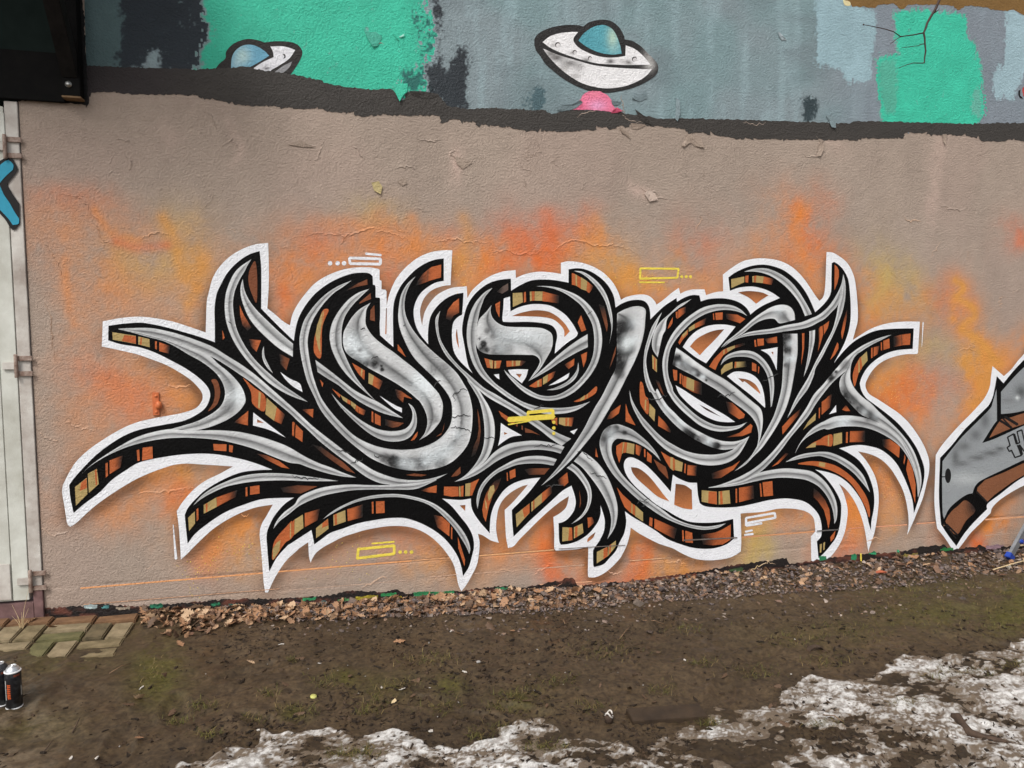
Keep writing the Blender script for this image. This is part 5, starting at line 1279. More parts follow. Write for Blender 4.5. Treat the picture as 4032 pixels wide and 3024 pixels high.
for a, b in (((218, 205), (618, 208)), ((618, 208), (605, 300)), ((605, 303), (212, 312)), ((212, 312), (218, 205))):
    stroke('spray_line', tp('G', a, b), 8, YEL, 0.0012, m)
stroke('spray_line', tp('G', (208, 350), (470, 352)), 6, YEL, 0.0012, m)
for x in (650, 698, 742): disc('dot', 'G', x, 292, 16, YEL, 0.0012, m)
m = mark('yellow sprayed bar with three dots across the silver letters')
stroke('spray_line', tp('F', (565, 405), (1035, 372)), 21, YEL, 0.0068, m)
stroke('spray_line', tp('F', (765, 330), (1025, 305)), 13, YEL, 0.0068, m)
stroke('spray_line', tp('F', (1028, 305), (1030, 380)), 12, YEL, 0.0068, m)
stroke('spray_line', tp('F', (765, 330), (770, 390)), 10, YEL, 0.0068, m)
stroke('spray_line', tp('F', (560, 456), (790, 418)), 5, YEL, 0.0068, m)
for y in (432, 492, 548): disc('dot', 'F', 1038, y, 18, YEL, 0.0068, m)
m = mark('yellow sprayed rectangle with three dots below the lettering')
for a, b in (((715, 1072), (1098, 1035)), ((1098, 1035), (1098, 1120)), ((1098, 1120), (708, 1168)), ((722, 1072), (712, 1168))):
    stroke('spray_line', tp('K', a, b), 11, YEL, 0.0012, m)
stroke('spray_line', tp('K', (865, 1013), (1098, 994)), 7, YEL, 0.0012, m)
for x in (1160, 1218, 1280): disc('dot', 'K', x, 1102, 19, YEL, 0.0012, m)
m = mark('small white sprayed box with short lines beside the lettering')
for a, b in (((1325, 745), (1625, 692)), ((1625, 692), (1632, 740)), ((1632, 742), (1325, 800)), ((1325, 745), (1325, 825)), ((1330, 825), (1490, 800))):
    stroke('spray_line', tp('M', a, b), 9, WHT, 0.0012, m)
stroke('spray_line', tp('M', (1320, 888), (1390, 874)), 8, WHT, 0.0012, m)
stroke('spray_line', tp('M', (1310, 922), (1398, 912)), 8, WHT, 0.0012, m)
stroke('white_dash', tp('B', (884, 1010), (895, 1150), (906, 1280)), 11, WHT, 0.0012, wall, taper=True)
stroke('white_dash', tp('I', (1138, 1030), (1145, 900), (1152, 770)), 5, WHT, 0.0012, wall, taper=True)

# ---- the next piece, cut by the right edge of the view
piece = empty('graffiti_piece'); piece.parent = wall
piece['label'] = 'silver and brown graffiti piece with white outline beside the ladder'
sheet('white_outline', second_poly, MAT_WHITE, 0.0010, piece)
fill('black_fill', SECOND_BLACK, None, 0.0016, piece, mat=MAT_BLACK)
SG = (150, 154, 156)
fill('silver_panel', "J 1925,0* 1925,150* 1880,210 1770,385* 1900,340 2211,200 2340,160* 2340,520* 2211,560 2000,660 1850,730 1740,790 1690,850 1670,910* 1600,930 1500,1000 1420,1080 1370,1180* 1355,1100 1350,800 1355,575* 1460,440 1560,320 1700,180 1830,50 1870,0* I 1920,1470*", None, 0.0022, piece, mat=MAT_SILVER,
     colfn=dab_cols(SG, [(1700, 300, 60, 60, (90, 92, 94), .8), (1800, 150, 50, 90, (90, 92, 94), .8), (1580, 420, 70, 50, (96, 98, 98), .8), (1490, 530, 40, 90, (80, 82, 82), .8), (1560, 600, 80, 30, (84, 86, 86), .7), (1720, 540, 90, 30, (86, 88, 88), .8), (1860, 490, 90, 28, (84, 86, 86), .85), (1960, 445, 50, 22, (70, 72, 72), .9), (1600, 760, 200, 60, (196, 200, 200), .6)], 'J'), grid=9)
fill('silver_panel', "I 2340,1130* 2211,1240 2100,1350 1968,1500* J 1968,80* 2080,70 2211,45 2340,10*", None, 0.0022, piece, mat=MAT_SILVER, colfn=dab_cols((146, 150, 152), [(2180, -150, 60, 70, (60, 62, 62), .8), (2050, -60, 80, 30, (110, 112, 112), .6), (2140, -90, 20, 20, (236, 240, 240), .9)], 'J'), grid=9)
for k, (s, f) in enumerate((("J 1968,135 2080,112 2211,68 2340,30 2340,140 2211,185 2080,228 1960,278 1845,330 1890,250 1935,180", '<'), ("J 1722,850 1800,772 2000,692 2211,592 2340,540 2340,660 2211,718 2080,798 1900,928 1815,1008 1712,910", ''), ("J 1395,1180 1450,1100 1520,1040 1600,985 1700,1090 1600,1200 1500,1350 1395,1230", '>'))):
    P = np.array([(p[0], p[1]) for p in parse(s)])
    def cf(V, f=f):
        c = np.tile(np.array(lin(132, 84, 56, KP)), (len(V), 1)) * (1 + 0.3 * (fbm(V[:, 0] / 60, V[:, 1] / 60, 3, 16) - 0.5))[:, None]
        if f == '>':
            t = (sstep(0.5, 1.0, (V[:, 0] - V[:, 0].min()) / np.ptp(V[:, 0])) * sstep(0.75, 0.15, (V[:, 1] - V[:, 1].min()) / np.ptp(V[:, 1])))[:, None]
            c = c * (1 - t) + 0.008 * t
        return c
    sheet('brown_panel', smooth_poly([(a, b, False) for a, b in P], 4) if k == 2 else P, MAT_PAINT, 0.0026, piece, colfn=cf, grid=10)
for a, b, w in (((1960, 150), (2080, 225), 12), ((2010, 110), (2140, 190), 14), ((1985, 125), (2060, 205), 8), ((1712, 895), (1815, 1000), 9), ((1395, 1235), (1510, 1350), 9), ((1385, 1250), (1495, 1385), 7), ((1350, 738), (1390, 738), 5)):
    stroke('black_line', tp('J', a, b), w * 0.8, (14, 13, 13), 0.0030, piece)
disc('black_spot', 'J', 1412, 727, 32, (14, 13, 13), 0.0030, piece, ry=78)
SIGN = [((1075, 650), (1145, 610)), ((1145, 610), (1185, 725)), ((1185, 725), (1215, 712)), ((1215, 712), (1185, 585)), ((1185, 585), (1240, 565)), ((1240, 565), (1262, 660)), ((1262, 660), (1290, 760)), ((1075, 650), (1105, 745)), ((1105, 745), (1070, 770)), ((1070, 770), (1095, 815)), ((1095, 815), (1120, 800)), ((1120, 800), (1160, 885)), ((1160, 885), (1235, 860)), ((1235, 860), (1190, 745)), ((1215, 740), (1265, 810))]
for a, b in SIGN:
    stroke('lettering_line', tp('T', a, b), 5.5, (14, 13, 13), 0.0030, piece)
stroke('lettering_line', tp('T', (1150, 615), (1182, 725)), 10, (14, 13, 13), 0.0031, piece)
stroke('lettering_line', tp('T', (1210, 745), (1240, 850)), 11, (14, 13, 13), 0.0031, piece)

# ---- orange and pale lines caught on the joints, cracks, splatter, and the dirty foot of the wall
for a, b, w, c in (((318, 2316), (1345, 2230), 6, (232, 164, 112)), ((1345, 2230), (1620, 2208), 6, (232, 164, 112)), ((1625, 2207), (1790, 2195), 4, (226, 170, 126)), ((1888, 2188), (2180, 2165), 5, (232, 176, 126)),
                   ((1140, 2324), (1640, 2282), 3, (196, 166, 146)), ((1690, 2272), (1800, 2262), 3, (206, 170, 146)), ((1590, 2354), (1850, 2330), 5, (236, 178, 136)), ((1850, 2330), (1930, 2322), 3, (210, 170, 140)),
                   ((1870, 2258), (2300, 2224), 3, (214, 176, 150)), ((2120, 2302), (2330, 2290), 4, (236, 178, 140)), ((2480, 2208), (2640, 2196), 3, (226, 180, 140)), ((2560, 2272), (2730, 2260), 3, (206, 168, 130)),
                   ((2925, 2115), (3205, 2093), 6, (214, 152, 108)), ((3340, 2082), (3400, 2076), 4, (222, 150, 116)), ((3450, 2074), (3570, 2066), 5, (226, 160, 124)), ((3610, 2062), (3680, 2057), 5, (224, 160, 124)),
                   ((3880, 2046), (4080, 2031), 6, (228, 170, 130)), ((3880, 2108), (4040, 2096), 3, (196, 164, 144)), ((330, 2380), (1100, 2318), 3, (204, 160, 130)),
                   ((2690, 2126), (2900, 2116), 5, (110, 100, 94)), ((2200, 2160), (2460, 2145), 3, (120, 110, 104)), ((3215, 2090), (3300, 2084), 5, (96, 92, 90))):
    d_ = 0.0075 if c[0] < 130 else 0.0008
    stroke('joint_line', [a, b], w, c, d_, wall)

def crack_mesh(name, polys, kind_col, depth=0.0):
    V, Fq, Cc = [], [], []
    for pts, w, h_, c in polys:
        P = resample(np.array(pts, float), max(3, int(np.hypot(*np.diff(np.array(pts, float), axis=0).T)  .sum() / 4)))
        P = P + np.stack([fbm(P[:, 0] / 9, P[:, 1] / 9, 4, 23) - 0.5, fbm(P[:, 0] / 9, P[:, 1] / 9, 4, 24) - 0.5], 1) * 22
        x, z = wall_xz(P[:, 0], P[:, 1])
        tx, tz = np.gradient(x), np.gradient(z); L = np.hypot(tx, tz) + 1e-9
        nx, nz_ = -tz / L, tx / L
        s = 1 if nz_.mean() > 0 else -1
        nx, nz_ = nx * s, nz_ * s
        tap = np.sin(np.linspace(0.08, math.pi - 0.08, len(x))) ** 0.5
        b0 = len(V)
        for i in range(len(x)):
            ww, hh = w * tap[i], h_ * tap[i]
            V += [(x[i] - nx[i] * ww * 0.2, -depth + 0.0005, z[i] - nz_[i] * ww * 0.2), (x[i], -depth - hh, z[i]), (x[i] + nx[i] * ww * 3, -depth + 0.0005, z[i] + nz_[i] * ww * 5)]
            Cc += [c(P[i, 0], P[i, 1])] * 3 if callable(c) else [c] * 3
        for i in range(len(x) - 1):
            a = b0 + i * 3
            for k in (0, 1):
                Fq.append((a + k, a + 3 + k, a + 4 + k, a + 1 + k) if s > 0 else (a + k, a + 1 + k, a + 4 + k, a + 3 + k))
    o = mesh_object(name, V, Fq, kind_col, wall, Cc)
    o['kind'] = 'stuff'
    return o
def near_col(px, py):
    x, z = wall_xz(px, py)
    c = wall_colour(np.array([px]), np.array([py]), np.array([x]), np.array([z]))[0]
    k = 0.22 * vnoise(px / 60, py / 60, 25) if py > 850 else 0.0
    return tuple(c * (1 - k) + np.array(lin(240, 176, 122)) * k)
CR = """Z 640,512 690,503 745,510 800,495 850,505 905,526
Z 720,498 745,512 735,530
Z 930,525 985,515 1005,525 1040,522 1060,526
Z 1060,545 1100,542 1118,552 1150,548 1175,540
Z 1185,560 1205,535 1225,520 1262,522 1290,532 1325,528 1360,540 1385,556
Z 1510,502 1540,496 1562,500 1578,520 1590,548 1598,575
Z 128,418 170,424 186,436 196,462 224,478
Z 200,470 212,500 222,520 250,528
Z 70,500 100,530 120,560 135,600
Z 300,515 340,502 370,508
Z 330,640 365,690 400,700 420,725
Z 95,655 110,690 112,735 120,780
Z 300,690 330,708 352,730 378,745
Z 130,905 170,925 205,930
Z 85,935 105,950 130,955
Z 90,1140 110,1160 150,1150
Z 300,1065 350,1063 395,1058 420,1055
Z 300,965 300,1010 303,1062
Z 440,950 455,985 470,1000
Z 310,905 340,895 375,905
Z 355,830 375,838 410,832
Z 560,1160 590,1175 600,1195
Z 520,1225 560,1235 600,1230
Z 800,1130 830,1128 850,1140
Z 780,1270 800,1262 815,1252 840,1248
Z 1045,1095 1070,1088 1095,1092
Z 1070,1240 1090,1230 1110,1235
Z 1150,1245 1180,1225 1190,1218 1210,1222
Z 1330,1150 1350,1145 1375,1152
Z 1310,1235 1330,1240 1345,1238
Z 1430,1205 1440,1215 1470,1212 1480,1220
Z 1600,1240 1640,1222 1660,1215 1680,1220
Z 1690,1230 1700,1240 1740,1235
Z 1870,1170 1890,1162 1905,1168
Z 1880,930 1890,915 1905,905
Z 440,240 460,255 465,280
Z 480,320 500,300 520,325
Z 850,365 880,360 900,366
Z 640,320 655,310 680,316
Z 700,300 690,330 680,350
Z 760,310 775,330 790,350
Z 900,300 930,306 955,303
Z 985,345 970,330 990,325
Z 1380,405 1400,412 1420,420 1412,440
Z 1395,430 1420,428 1440,432
Z 1485,300 1500,310 1518,325
Z 1760,290 1770,310 1762,335
Z 1735,335 1755,340 1775,335
Z 1600,260 1630,270 1660,265
Z 820,395 812,402 822,408 835,402
Z 800,75 810,95 830,95
Z 1240,255 1280,240 1300,238
Z 1330,240 1360,262 1400,268
Z 1340,205 1345,230 1350,250
Z 250,300 275,305 290,318
Z 270,335 285,350 280,370
Z 2070,760 2090,750 2110,760
Z 2030,440 2060,455 2090,450
Z 1950,470 1965,480 1990,476"""
cr_polys = [([(p[0], p[1]) for p in parse(l)], 0.0022, 0.0036, near_col) for l in lines(CR) if not pip(np.array([q_[0] for q_ in parse(l)]), np.array([q_[1] for q_ in parse(l)]), white_poly).any()]
rr = np.random.default_rng(5)
for _ in range(900):
    x0, y0 = rr.uniform(100, 4300), rr.uniform(560, 2330)
    if vnoise(x0 / 210, y0 / 170, 27) < 0.66: continue
    if rr.random() < 0.22:                      # rim of a lifted flake: part of a ragged loop
        r0 = rr.uniform(12, 46); a0 = rr.uniform(0, 6.28); span = rr.uniform(2.0, 5.2); k_ = int(r0 * span / 7) + 4
        pts = [(x0 + r0 * rr.uniform(.7, 1.25) * math.cos(a0 + span * t / k_), y0 + r0 * rr.uniform(.6, 1.1) * math.sin(a0 + span * t / k_)) for t in range(k_ + 1)]
    else:
        a = rr.choice([0, 0, math.pi / 2]) + rr.normal(0, 0.5); pts = [(x0, y0)]
        for k in range(rr.integers(1, 9)):
            a += rr.normal(0, 0.35) if rr.random() > .25 else rr.choice([-1, 1]) * rr.uniform(.8, 1.5)
            L = rr.uniform(5, 16); pts.append((pts[-1][0] + L * math.cos(a), pts[-1][1] + L * math.sin(a)))
    if not pip(np.array([p[0] for p in pts]), np.array([p[1] for p in pts]), white_poly).any():
        cr_polys.append((pts, rr.uniform(0.0010, 0.0022), rr.uniform(0.0008, 0.0030), near_col))
crack_mesh('flaked_paint_edge', cr_polys, MAT_PAINT, 0.0)
dk = lambda v: lin(v, v, v)
CR2 = """D 1725,210 1735,140 1790,108 1860,100;D 1690,490 1780,482 1840,505 1905,540;D 500,745 530,730 600,745 640,765;D 640,870 700,850 770,820;D 1500,60 1530,20 1590,0;D 1690,380 1800,375 1910,370
D 880,770 900,800 960,790;F 840,690 900,680 980,690 1080,660;F 310,600 350,605 410,600;F 1420,950 1500,1000 1590,1020;F 1290,740 1350,760 1450,830;F 840,300 930,260;C 730,850 780,830 800,850;C 860,1160 890,1130 940,1160;C 1190,810 1225,790
D 30,1000 200,1030 330,1020;A 1310,655 1340,670;E 1390,700 1420,640;F 1900,1280 2000,1250 2050,1220;H 240,1310 300,1260;H 1020,160 1150,155 1220,110;G 1500,1380 1580,1350 1650,1320;H 270,190 380,205 500,140;F 960,1105 1060,1100 1150,1105"""
polys2 = []
for l in CR2.replace('\n', ';').split(';'):
    pts = [(p[0], p[1]) for p in parse(l)]
    polys2.append((pts, 0.0014, 0.0013, dk(58)))
crack_mesh('paint_crack', polys2, MAT_PAINT, 0.0062)

# splatter
V, Fq, Cc = [], [], []
for cx, cy, sx, sy, n, c in ((1360, 2190, 60, 60, 60, YEL), (760, 2270, 20, 50, 26, YEL), (800, 2230, 60, 30, 30, YEL), (960, 2170, 60, 30, 40, YEL), (3480, 1520, 90, 40, 110, (240, 190, 110)), (3560, 1560, 60, 25, 60, (240, 190, 110)), (3420, 1820, 20, 90, 60, (240, 200, 110)), (3500, 1960, 40, 40, 50, (240, 210, 110)),
                              (2500, 1110, 90, 20, 60, YEL), (1830, 1050, 60, 40, 40, (244, 206, 120)), (1770, 1120, 60, 30, 30, (244, 206, 120)), (3160, 2040, 60, 50, 26, YEL), (3650, 1480, 40, 30, 30, (240, 200, 130)), (2800, 1370, 40, 30, 24, (240, 190, 110)), (3300, 1300, 60, 40, 40, (240, 190, 100))):
    for _ in range(n):
        px, py = rr.normal(cx, sx), rr.normal(cy, sy)
        x, z = wall_xz(px, py); r0 = rr.uniform(0.0008, 0.0026); b0 = len(V)
        for k in range(5):
            V.append((x + r0 * math.cos(k * 1.2566), -0.0014, z + r0 * 1.3 * math.sin(k * 1.2566)))
        Fq.append(tuple(b0 + k for k in range(5))); Cc += [lin(*c)] * 5
o = mesh_object('paint_splatter', V, Fq, MAT_PAINT, wall, Cc); o['kind'] = 'stuff'
stroke('yellow_drip', [(3389, 2180), (3390, 2208)], 6, YEL, 0.0012, wall)

# foot of the wall: black tar coat with scraps of old colour
def base_px(px):
    return float(np.interp(px, BASE_X, BASE_Y))
BASE_X = [-400, 180, 540, 800, 1300, 1700, 2016, 2300, 2600, 2926, 3250, 3600, 4032, 4500]
BASE_Y = [2440, 2412, 2404, 2398, 2376, 2352, 2330, 2318, 2284, 2252, 2222, 2190, 2165, 2130]
tar = [(170, 14), (300, 22), (420, 30), (520, 16), (700, 26), (900, 40), (1000, 34), (1140, 30), (1300, 34), (1370, 52), (1430, 46), (1500, 36), (1560, 44), (1600, 22), (1760, 12), (1860, 22), (1990, 26), (2060, 12), (2110, 22), (2200, 40), (2240, 52), (2262, 50), (2266, 14), (2500, 8), (2690, 14), (2800, 22), (2880, 34), (3000, 38), (3100, 44), (3106, 12), (3230, 22), (3350, 30), (3440, 26), (3560, 24), (3600, 36), (3720, 44), (3735, 14), (3800, 22), (3870, 30), (3880, 14), (4200, 20)]
tx = np.array([t[0] for t in tar], float); tyv = np.array([t[1] for t in tar], float)
xs = np.arange(170, 4300, 7.0)
topy = np.array([base_px(x) for x in xs]) - np.interp(xs, tx, tyv) * 0.8 - 8 * rr.random(len(xs))
boty = np.array([base_px(x) for x in xs]) + 60
tar_poly = np.vstack([np.stack([xs, topy], 1), np.stack([xs[::-1], boty[::-1]], 1)])
def tar_cols(V):
    k = fbm(V[:, 0] / 60, V[:, 1] / 14, 3, 29)
    c = np.tile(np.array(lin(34, 28, 26)), (len(V), 1))
    r = np.array(lin(112, 66, 52))
    t = sstep(0.52, 0.68, k)[:, None] * 0.8
    return c * (1 - t) + r * t
sheet('tarred_foot', tar_poly, MAT_PAINT, 0.0015, wall, colfn=tar_cols, grid=12)
for k, (x0, x1, up_, hgt, c) in enumerate(((330, 400, 12, 14, (196, 214, 214)), (400, 440, 12, 10, (90, 150, 150)), (455, 530, 6, 10, (176, 160, 140)), (590, 655, 10, 14, (48, 128, 96)), (830, 880, 12, 12, (56, 140, 100)), (900, 960, 8, 8, (70, 120, 110)),
                                            (1190, 1265, 16, 12, (64, 170, 110)), (1265, 1290, 4, 10, (110, 160, 160)), (1160, 1200, 0, 12, (186, 130, 160)), (1330, 1390, 4, 14, (110, 176, 110)), (1400, 1500, 6, 16, (200, 180, 60)), (1500, 1580, 16, 12, (64, 166, 100)), (1630, 1840, 8, 14, (66, 166, 104)), (1560, 1590, 2, 12, (206, 180, 60)), (1760, 1830, -4, 10, (180, 110, 120)),
                                            (1950, 2030, 8, 12, (70, 170, 116)), (2700, 2760, -2, 14, (150, 84, 62)), (2870, 2940, 4, 12, (84, 110, 70)), (3225, 3262, 18, 16, (60, 160, 110)), (3350, 3380, 6, 26, (64, 170, 116)), (3420, 3460, 22, 10, (64, 170, 116)), (3530, 3545, 20, 12, (80, 190, 140)), (3555, 3620, 0, 10, (190, 170, 90)), (3700, 3770, 14, 12, (60, 150, 80)), (3880, 3960, 10, 16, (196, 160, 170)), (4000, 4060, 24, 20, (196, 150, 176)))):
    n = 9
    xx = np.linspace(x0, x1, n)
    up_e = np.array([base_px(x) for x in xx]) - up_ - hgt + rr.normal(0, 2, n)
    lo_e = np.array([base_px(x) for x in xx]) - up_ + rr.normal(0, 2, n)
    for part in range(3):           # scraps left where the black coat flaked away
        f0, f1 = sorted(rr.uniform(0, 1, 2)) if part else (0.0, 0.75)
        if f1 - f0 < .15: continue
        i0, i1 = int(f0 * (n - 1)), max(int(f0 * (n - 1)) + 2, int(f1 * (n - 1)) + 1)
        A_, B_ = np.stack([xx, up_e], 1)[i0:i1], np.stack([xx, lo_e], 1)[i0:i1]
        A_, B_ = A_ * [1, .6] + B_ * [0, .4] if part == 1 else A_, B_ * [1, .5] + A_ * [0, .5] if part == 2 else B_
        Q_ = ragged(np.vstack([A_, B_[::-1]]), 1.6, 5, k * 3 + part)
        sheet('paint_scrap', Q_, MAT_PAINT, 0.0018 + 0.00002 * (k * 3 + part), wall, color=tuple(np.array(lin(*c, KP)) * (0.6, 0.85, 0.45)[part]))

# small rusty hinge plate left on the plaster
x0, z0 = wall_xz(624., 1590.)
hp = empty('old_hinge_plate', (float(x0), -0.002, float(z0))); tag(hp, 'small painted over metal hinge plate fixed on the orange plaster', 'hinge')
mo = plain_mat('orange_painted_iron', lin(186, 98, 58), lin(206, 116, 66), 40, 0.55, 0.002, 120)
bm = bmesh.new(); add_box(bm, (-0.012, -0.004, 0), (0.036, 0.010, 0.135), bevel=0.002); bm_object('plate', bm, mo, hp)
bm = bmesh.new(); add_lathe(bm, [(0.010, -0.022), (0.017, -0.018), (0.018, 0.0), (0.015, 0.016), (0.006, 0.022)], 14, (0.004, -0.014, -0.006)); bm_object('knuckle', bm, mo, hp, True)
for zz in (0.048, -0.048):
    bm = bmesh.new(); add_lathe(bm, [(0.007, -0.004), (0.009, 0), (0.006, 0.004)], 10, (0, 0, 0))
    bmesh.ops.rotate(bm, cent=(0, 0, 0), matrix=Matrix.Rotation(math.pi / 2, 3, 'X'), verts=bm.verts[:]); bmesh.ops.translate(bm, vec=(-0.010, -0.010, zz), verts=bm.verts[:])
    bm_object('screw_head', bm, mo, hp, True)

# ---- flakes of old coats lifting off the wall: corner points with the height each one stands proud (mm)
def flake_sheet(s, colr, label=None):
    V, ox, oy, k = [], *TILES[s.split()[0]]
    for tok in s.split()[1:]:
        a, b, l = map(float, tok.split(','))
        x, z = wall_xz(ox + a / k, oy + b / k); V.append((float(x), -0.0036 - l * 0.00055, float(z)))
    c = np.mean(V, 0); V.append(tuple(c * [1, 1, 1]))
    n = len(V) - 1
    F_ = [(i, (i + 1) % n, n) for i in range(n)]
    a, b, d_ = np.array(V[0]), np.array(V[1]), np.array(V[n])
    if np.cross(b - a, d_ - a)[1] > 0: F_ = [f[::-1] for f in F_]
    o = mesh_object('peeling_flake', V, F_, MAT_PAINT, wall, [lin(*colr, KP)] * len(V))
    md = o.modifiers.new('thickness', 'SOLIDIFY'); md.thickness = 0.0009; md.offset = -1
    return o
MINT, GREY, BANDC, TAUPE = (60, 186, 154), (124, 140, 144), (60, 56, 52), (164, 146, 131)
for s, c in (("O 1612,660,0 1730,660,3 1725,725,12 1690,760,18 1665,805,26 1640,750,14", MINT), ("O 1385,235,10 1440,255,0 1480,250,0 1530,290,0 1495,365,4 1455,372,16 1425,325,14 1395,270,14", (72, 170, 146)), ("O 1660,292,0 1705,268,9 1695,290,12 1675,298,6", (150, 206, 190)),
             ("O 1610,268,0 1640,290,10 1665,330,8 1640,310,0", MINT), ("O 1740,720,16 1850,722,8 1940,735,0 1980,750,0 1900,780,0 1780,760,0", BANDC), ("O 1900,660,10 1930,700,0 1905,730,8 1890,690,0", (50, 60, 64)),
             ("P 680,1050,14 860,1025,18 935,985,20 960,1010,4 880,1075,2 760,1100,0 690,1095,6", GREY), ("P 1265,992,16 1330,998,14 1385,1002,8 1340,1040,0 1290,1040,0", GREY), ("P 1290,1090,18 1330,1062,14 1392,1105,20 1330,1120,4 1270,1125,0", (200, 80, 110)),
             ("P 1355,1262,22 1410,1290,10 1450,1330,16 1480,1400,6 1420,1360,0 1380,1330,12", TAUPE), ("P 1480,1235,10 1600,1240,8 1650,1255,0 1560,1300,0 1500,1290,0", TAUPE), ("P 1975,955,4 2010,985,16 2018,1120,18 1990,1215,12 1965,1180,0 1975,1050,0", GREY), ("P 1490,960,10 1520,905,8 1600,930,6 1650,880,10 1665,960,0 1580,1000,0", GREY),
             ("P 2090,1365,14 2150,1340,10 2140,1440,4 2060,1490,16 2030,1475,12 2075,1420,0", TAUPE), ("Q 265,255,14 290,262,6 320,300,12 342,320,4 300,318,0 280,290,10", (160, 172, 176)), ("Q 645,910,8 690,905,12 720,960,16 720,1010,20 690,1005,14 670,950,2", GREY), ("Q 610,1105,14 635,1110,6 630,1180,12 605,1230,16 570,1235,0 600,1170,0", TAUPE),
             ("Q 1565,1060,12 1595,1060,16 1590,1110,10 1585,1145,18 1570,1110,0", TAUPE), ("Z 982,338,8 1002,342,2 1020,352,0 1000,366,0 985,352,10", TAUPE), ("Z 1390,418,14 1402,436,10 1420,432,12 1414,418,2 1400,410,0", (190, 170, 156)), ("Z 802,395,8 818,392,12 826,404,6 822,420,14 808,412,4", (186, 168, 120)), ("Z 1370,236,10 1395,255,16 1408,270,8 1385,262,0", BANDC),
             ("Z 1480,290,14 1512,296,10 1520,320,16 1500,316,0 1486,304,0", TAUPE), ("Z 620,312,6 650,304,10 680,318,4 650,318,0", TAUPE), ("Z 858,392,4 872,384,10 880,396,6 868,402,0", TAUPE)):
    flake_sheet(s, c)
# ------------------------------------------------------------------ ground
bx_, bz_ = wall_xz(np.array(BASE_X, float), np.array(BASE_Y, float))
ordr = np.argsort(bx_)
bx_, bz_ = bx_[ordr], bz_[ordr]
def base_h(x, y):
    k = np.ones(9) / 9
    h0 = np.interp(x, bx_, bz_)
    return h0 * np.clip(1 + y / 9.0, 0.55, 1.0) if True else h0

def ground_pt(px, py):
    """photograph point -> point on the sloping ground"""
    px = np.asarray(px, float); py = np.asarray(py, float)
    d = ray(px, py)
    h = np.zeros_like(px)
    for _ in range(8):
        t = (h - CAM_H) / d[..., 2]
        P = CAM + d * t[..., None]
        h = base_h(P[..., 0], P[..., 1])
    return P

SNOW = [("1020,2862 1110,2880 1280,2855 1350,2872 1420,2902 1560,2880 1620,2892 1700,2945 1800,2940 1900,2905 2000,2880 2060,3200 560,3200 690,3015 850,2960 1020,2935", .80),
        ("1960,2832 2080,2838 2170,2842 2250,2890 2400,2912 2560,2900 2640,2960 2600,3200 1960,3200", .56),
        ("2560,2900 2700,2862 2760,2790 2830,2772 2950,2792 3060,2772 3060,2722 3200,2664 3400,2674 3480,2640 3700,2700 3760,2800 3600,3200 2560,3200", .60),
        ("3480,2625 3560,2572 3700,2572 3880,2562 3920,2552 4100,2510 4600,2480 4600,3200 3600,3200 3700,2800", .68)]
SNOW = [(np.array([tuple(map(float, t.split(','))) for t in s.split()]), v) for s, v in SNOW]
MOSS = [(250, 2600, 220, 50, .4), (120, 2850, 200, 60, .3), (4050, 2360, 140, 90, .75), (3550, 2330, 200, 40, .4), (620, 2650, 110, 130, .75), (500, 2450, 60, 60, .3), (1350, 2670, 60, 30, .7), (1770, 2700, 70, 40, .7), (1500, 2690, 200, 60, .25), (3700, 2420, 250, 70, .55), (4000, 2430, 160, 90, .7), (3300, 2500, 300, 60, .25), (1160, 2810, 60, 30, .6), (100, 2560, 120, 20, .45), (2050, 2760, 120, 60, .4), (3800, 2300, 200, 40, .3)]

def axis(lo, hi, f0, f1, fine, far):
    a = np.arange(f0, f1, fine)
    l, s = [], fine
    x = f0
    while x > lo:
        s = min(s * 1.25, far); x -= s; l.append(x)
    r, s = [], fine
    x = a[-1]
    while x < hi:
        s = min(s * 1.25, far); x += s; r.append(x)
    return np.r_[l[::-1], a, r]

ax_ = axis(-240, 240, -3.3, 5.0, 0.013, 40.0)
ay_ = axis(-240, -0.01, -3.5, 0.03, 0.013, 40.0)
ay_ = ay_[ay_ < 0.06]
GXg, GYg = np.meshgrid(ax_, ay_)
inner = sstep(-4.2, -3.2, GYg) * sstep(-4.2, -3.2, GXg) * sstep(6.0, 5.0, GXg)
GPX, GPY = to_px(np.stack([GXg, GYg, base_h(GXg, GYg)], -1))
rough = 0.030 * (fbm(GXg * 1.6, GYg * 1.6, 3, 201) - 0.5) + 0.020 * (fbm(GXg * 7, GYg * 7, 4, 202) - 0.5) + 0.024 * (fbm(GXg * 20, GYg * 20, 4, 203) - 0.5)
foot = np.zeros_like(GXg)
fr = np.random.default_rng(44)
for _ in range(70):
    fx, fy, fa = fr.uniform(-2.2, 4.6), fr.uniform(-3.2, -0.5), fr.uniform(0, 3.14)
    du = (GXg - fx) * math.cos(fa) + (GYg - fy) * math.sin(fa); dv = -(GXg - fx) * math.sin(fa) + (GYg - fy) * math.cos(fa)
    rr2 = (du / .14) ** 2 + (dv / .055) ** 2
    foot += -0.016 * np.exp(-rr2 ** 2) + 0.008 * np.exp(-((rr2 - 1.6) / .5) ** 2)
rough = rough + foot
wallfade = sstep(0.0, 0.22, -GYg)
PAVE = np.array([(-60, 2400), (565, 2405), (440, 2545), (300, 2600), (-60, 2640)], float)
in_pave = sstep(640, 480, GPX + 60 * (fbm(GXg * 6, GYg * 6, 3, 240) - .5)) * sstep(2680, 2480, GPY + 260 * (fbm(GXg * 5, GYg * 5, 4, 241) - 0.5))
GZg = base_h(GXg, GYg) + rough * (0.25 + 0.75 * wallfade) * (1 - 0.85 * in_pave) * np.clip(inner + 0.3, 0, 1) - 0.030 * in_pave
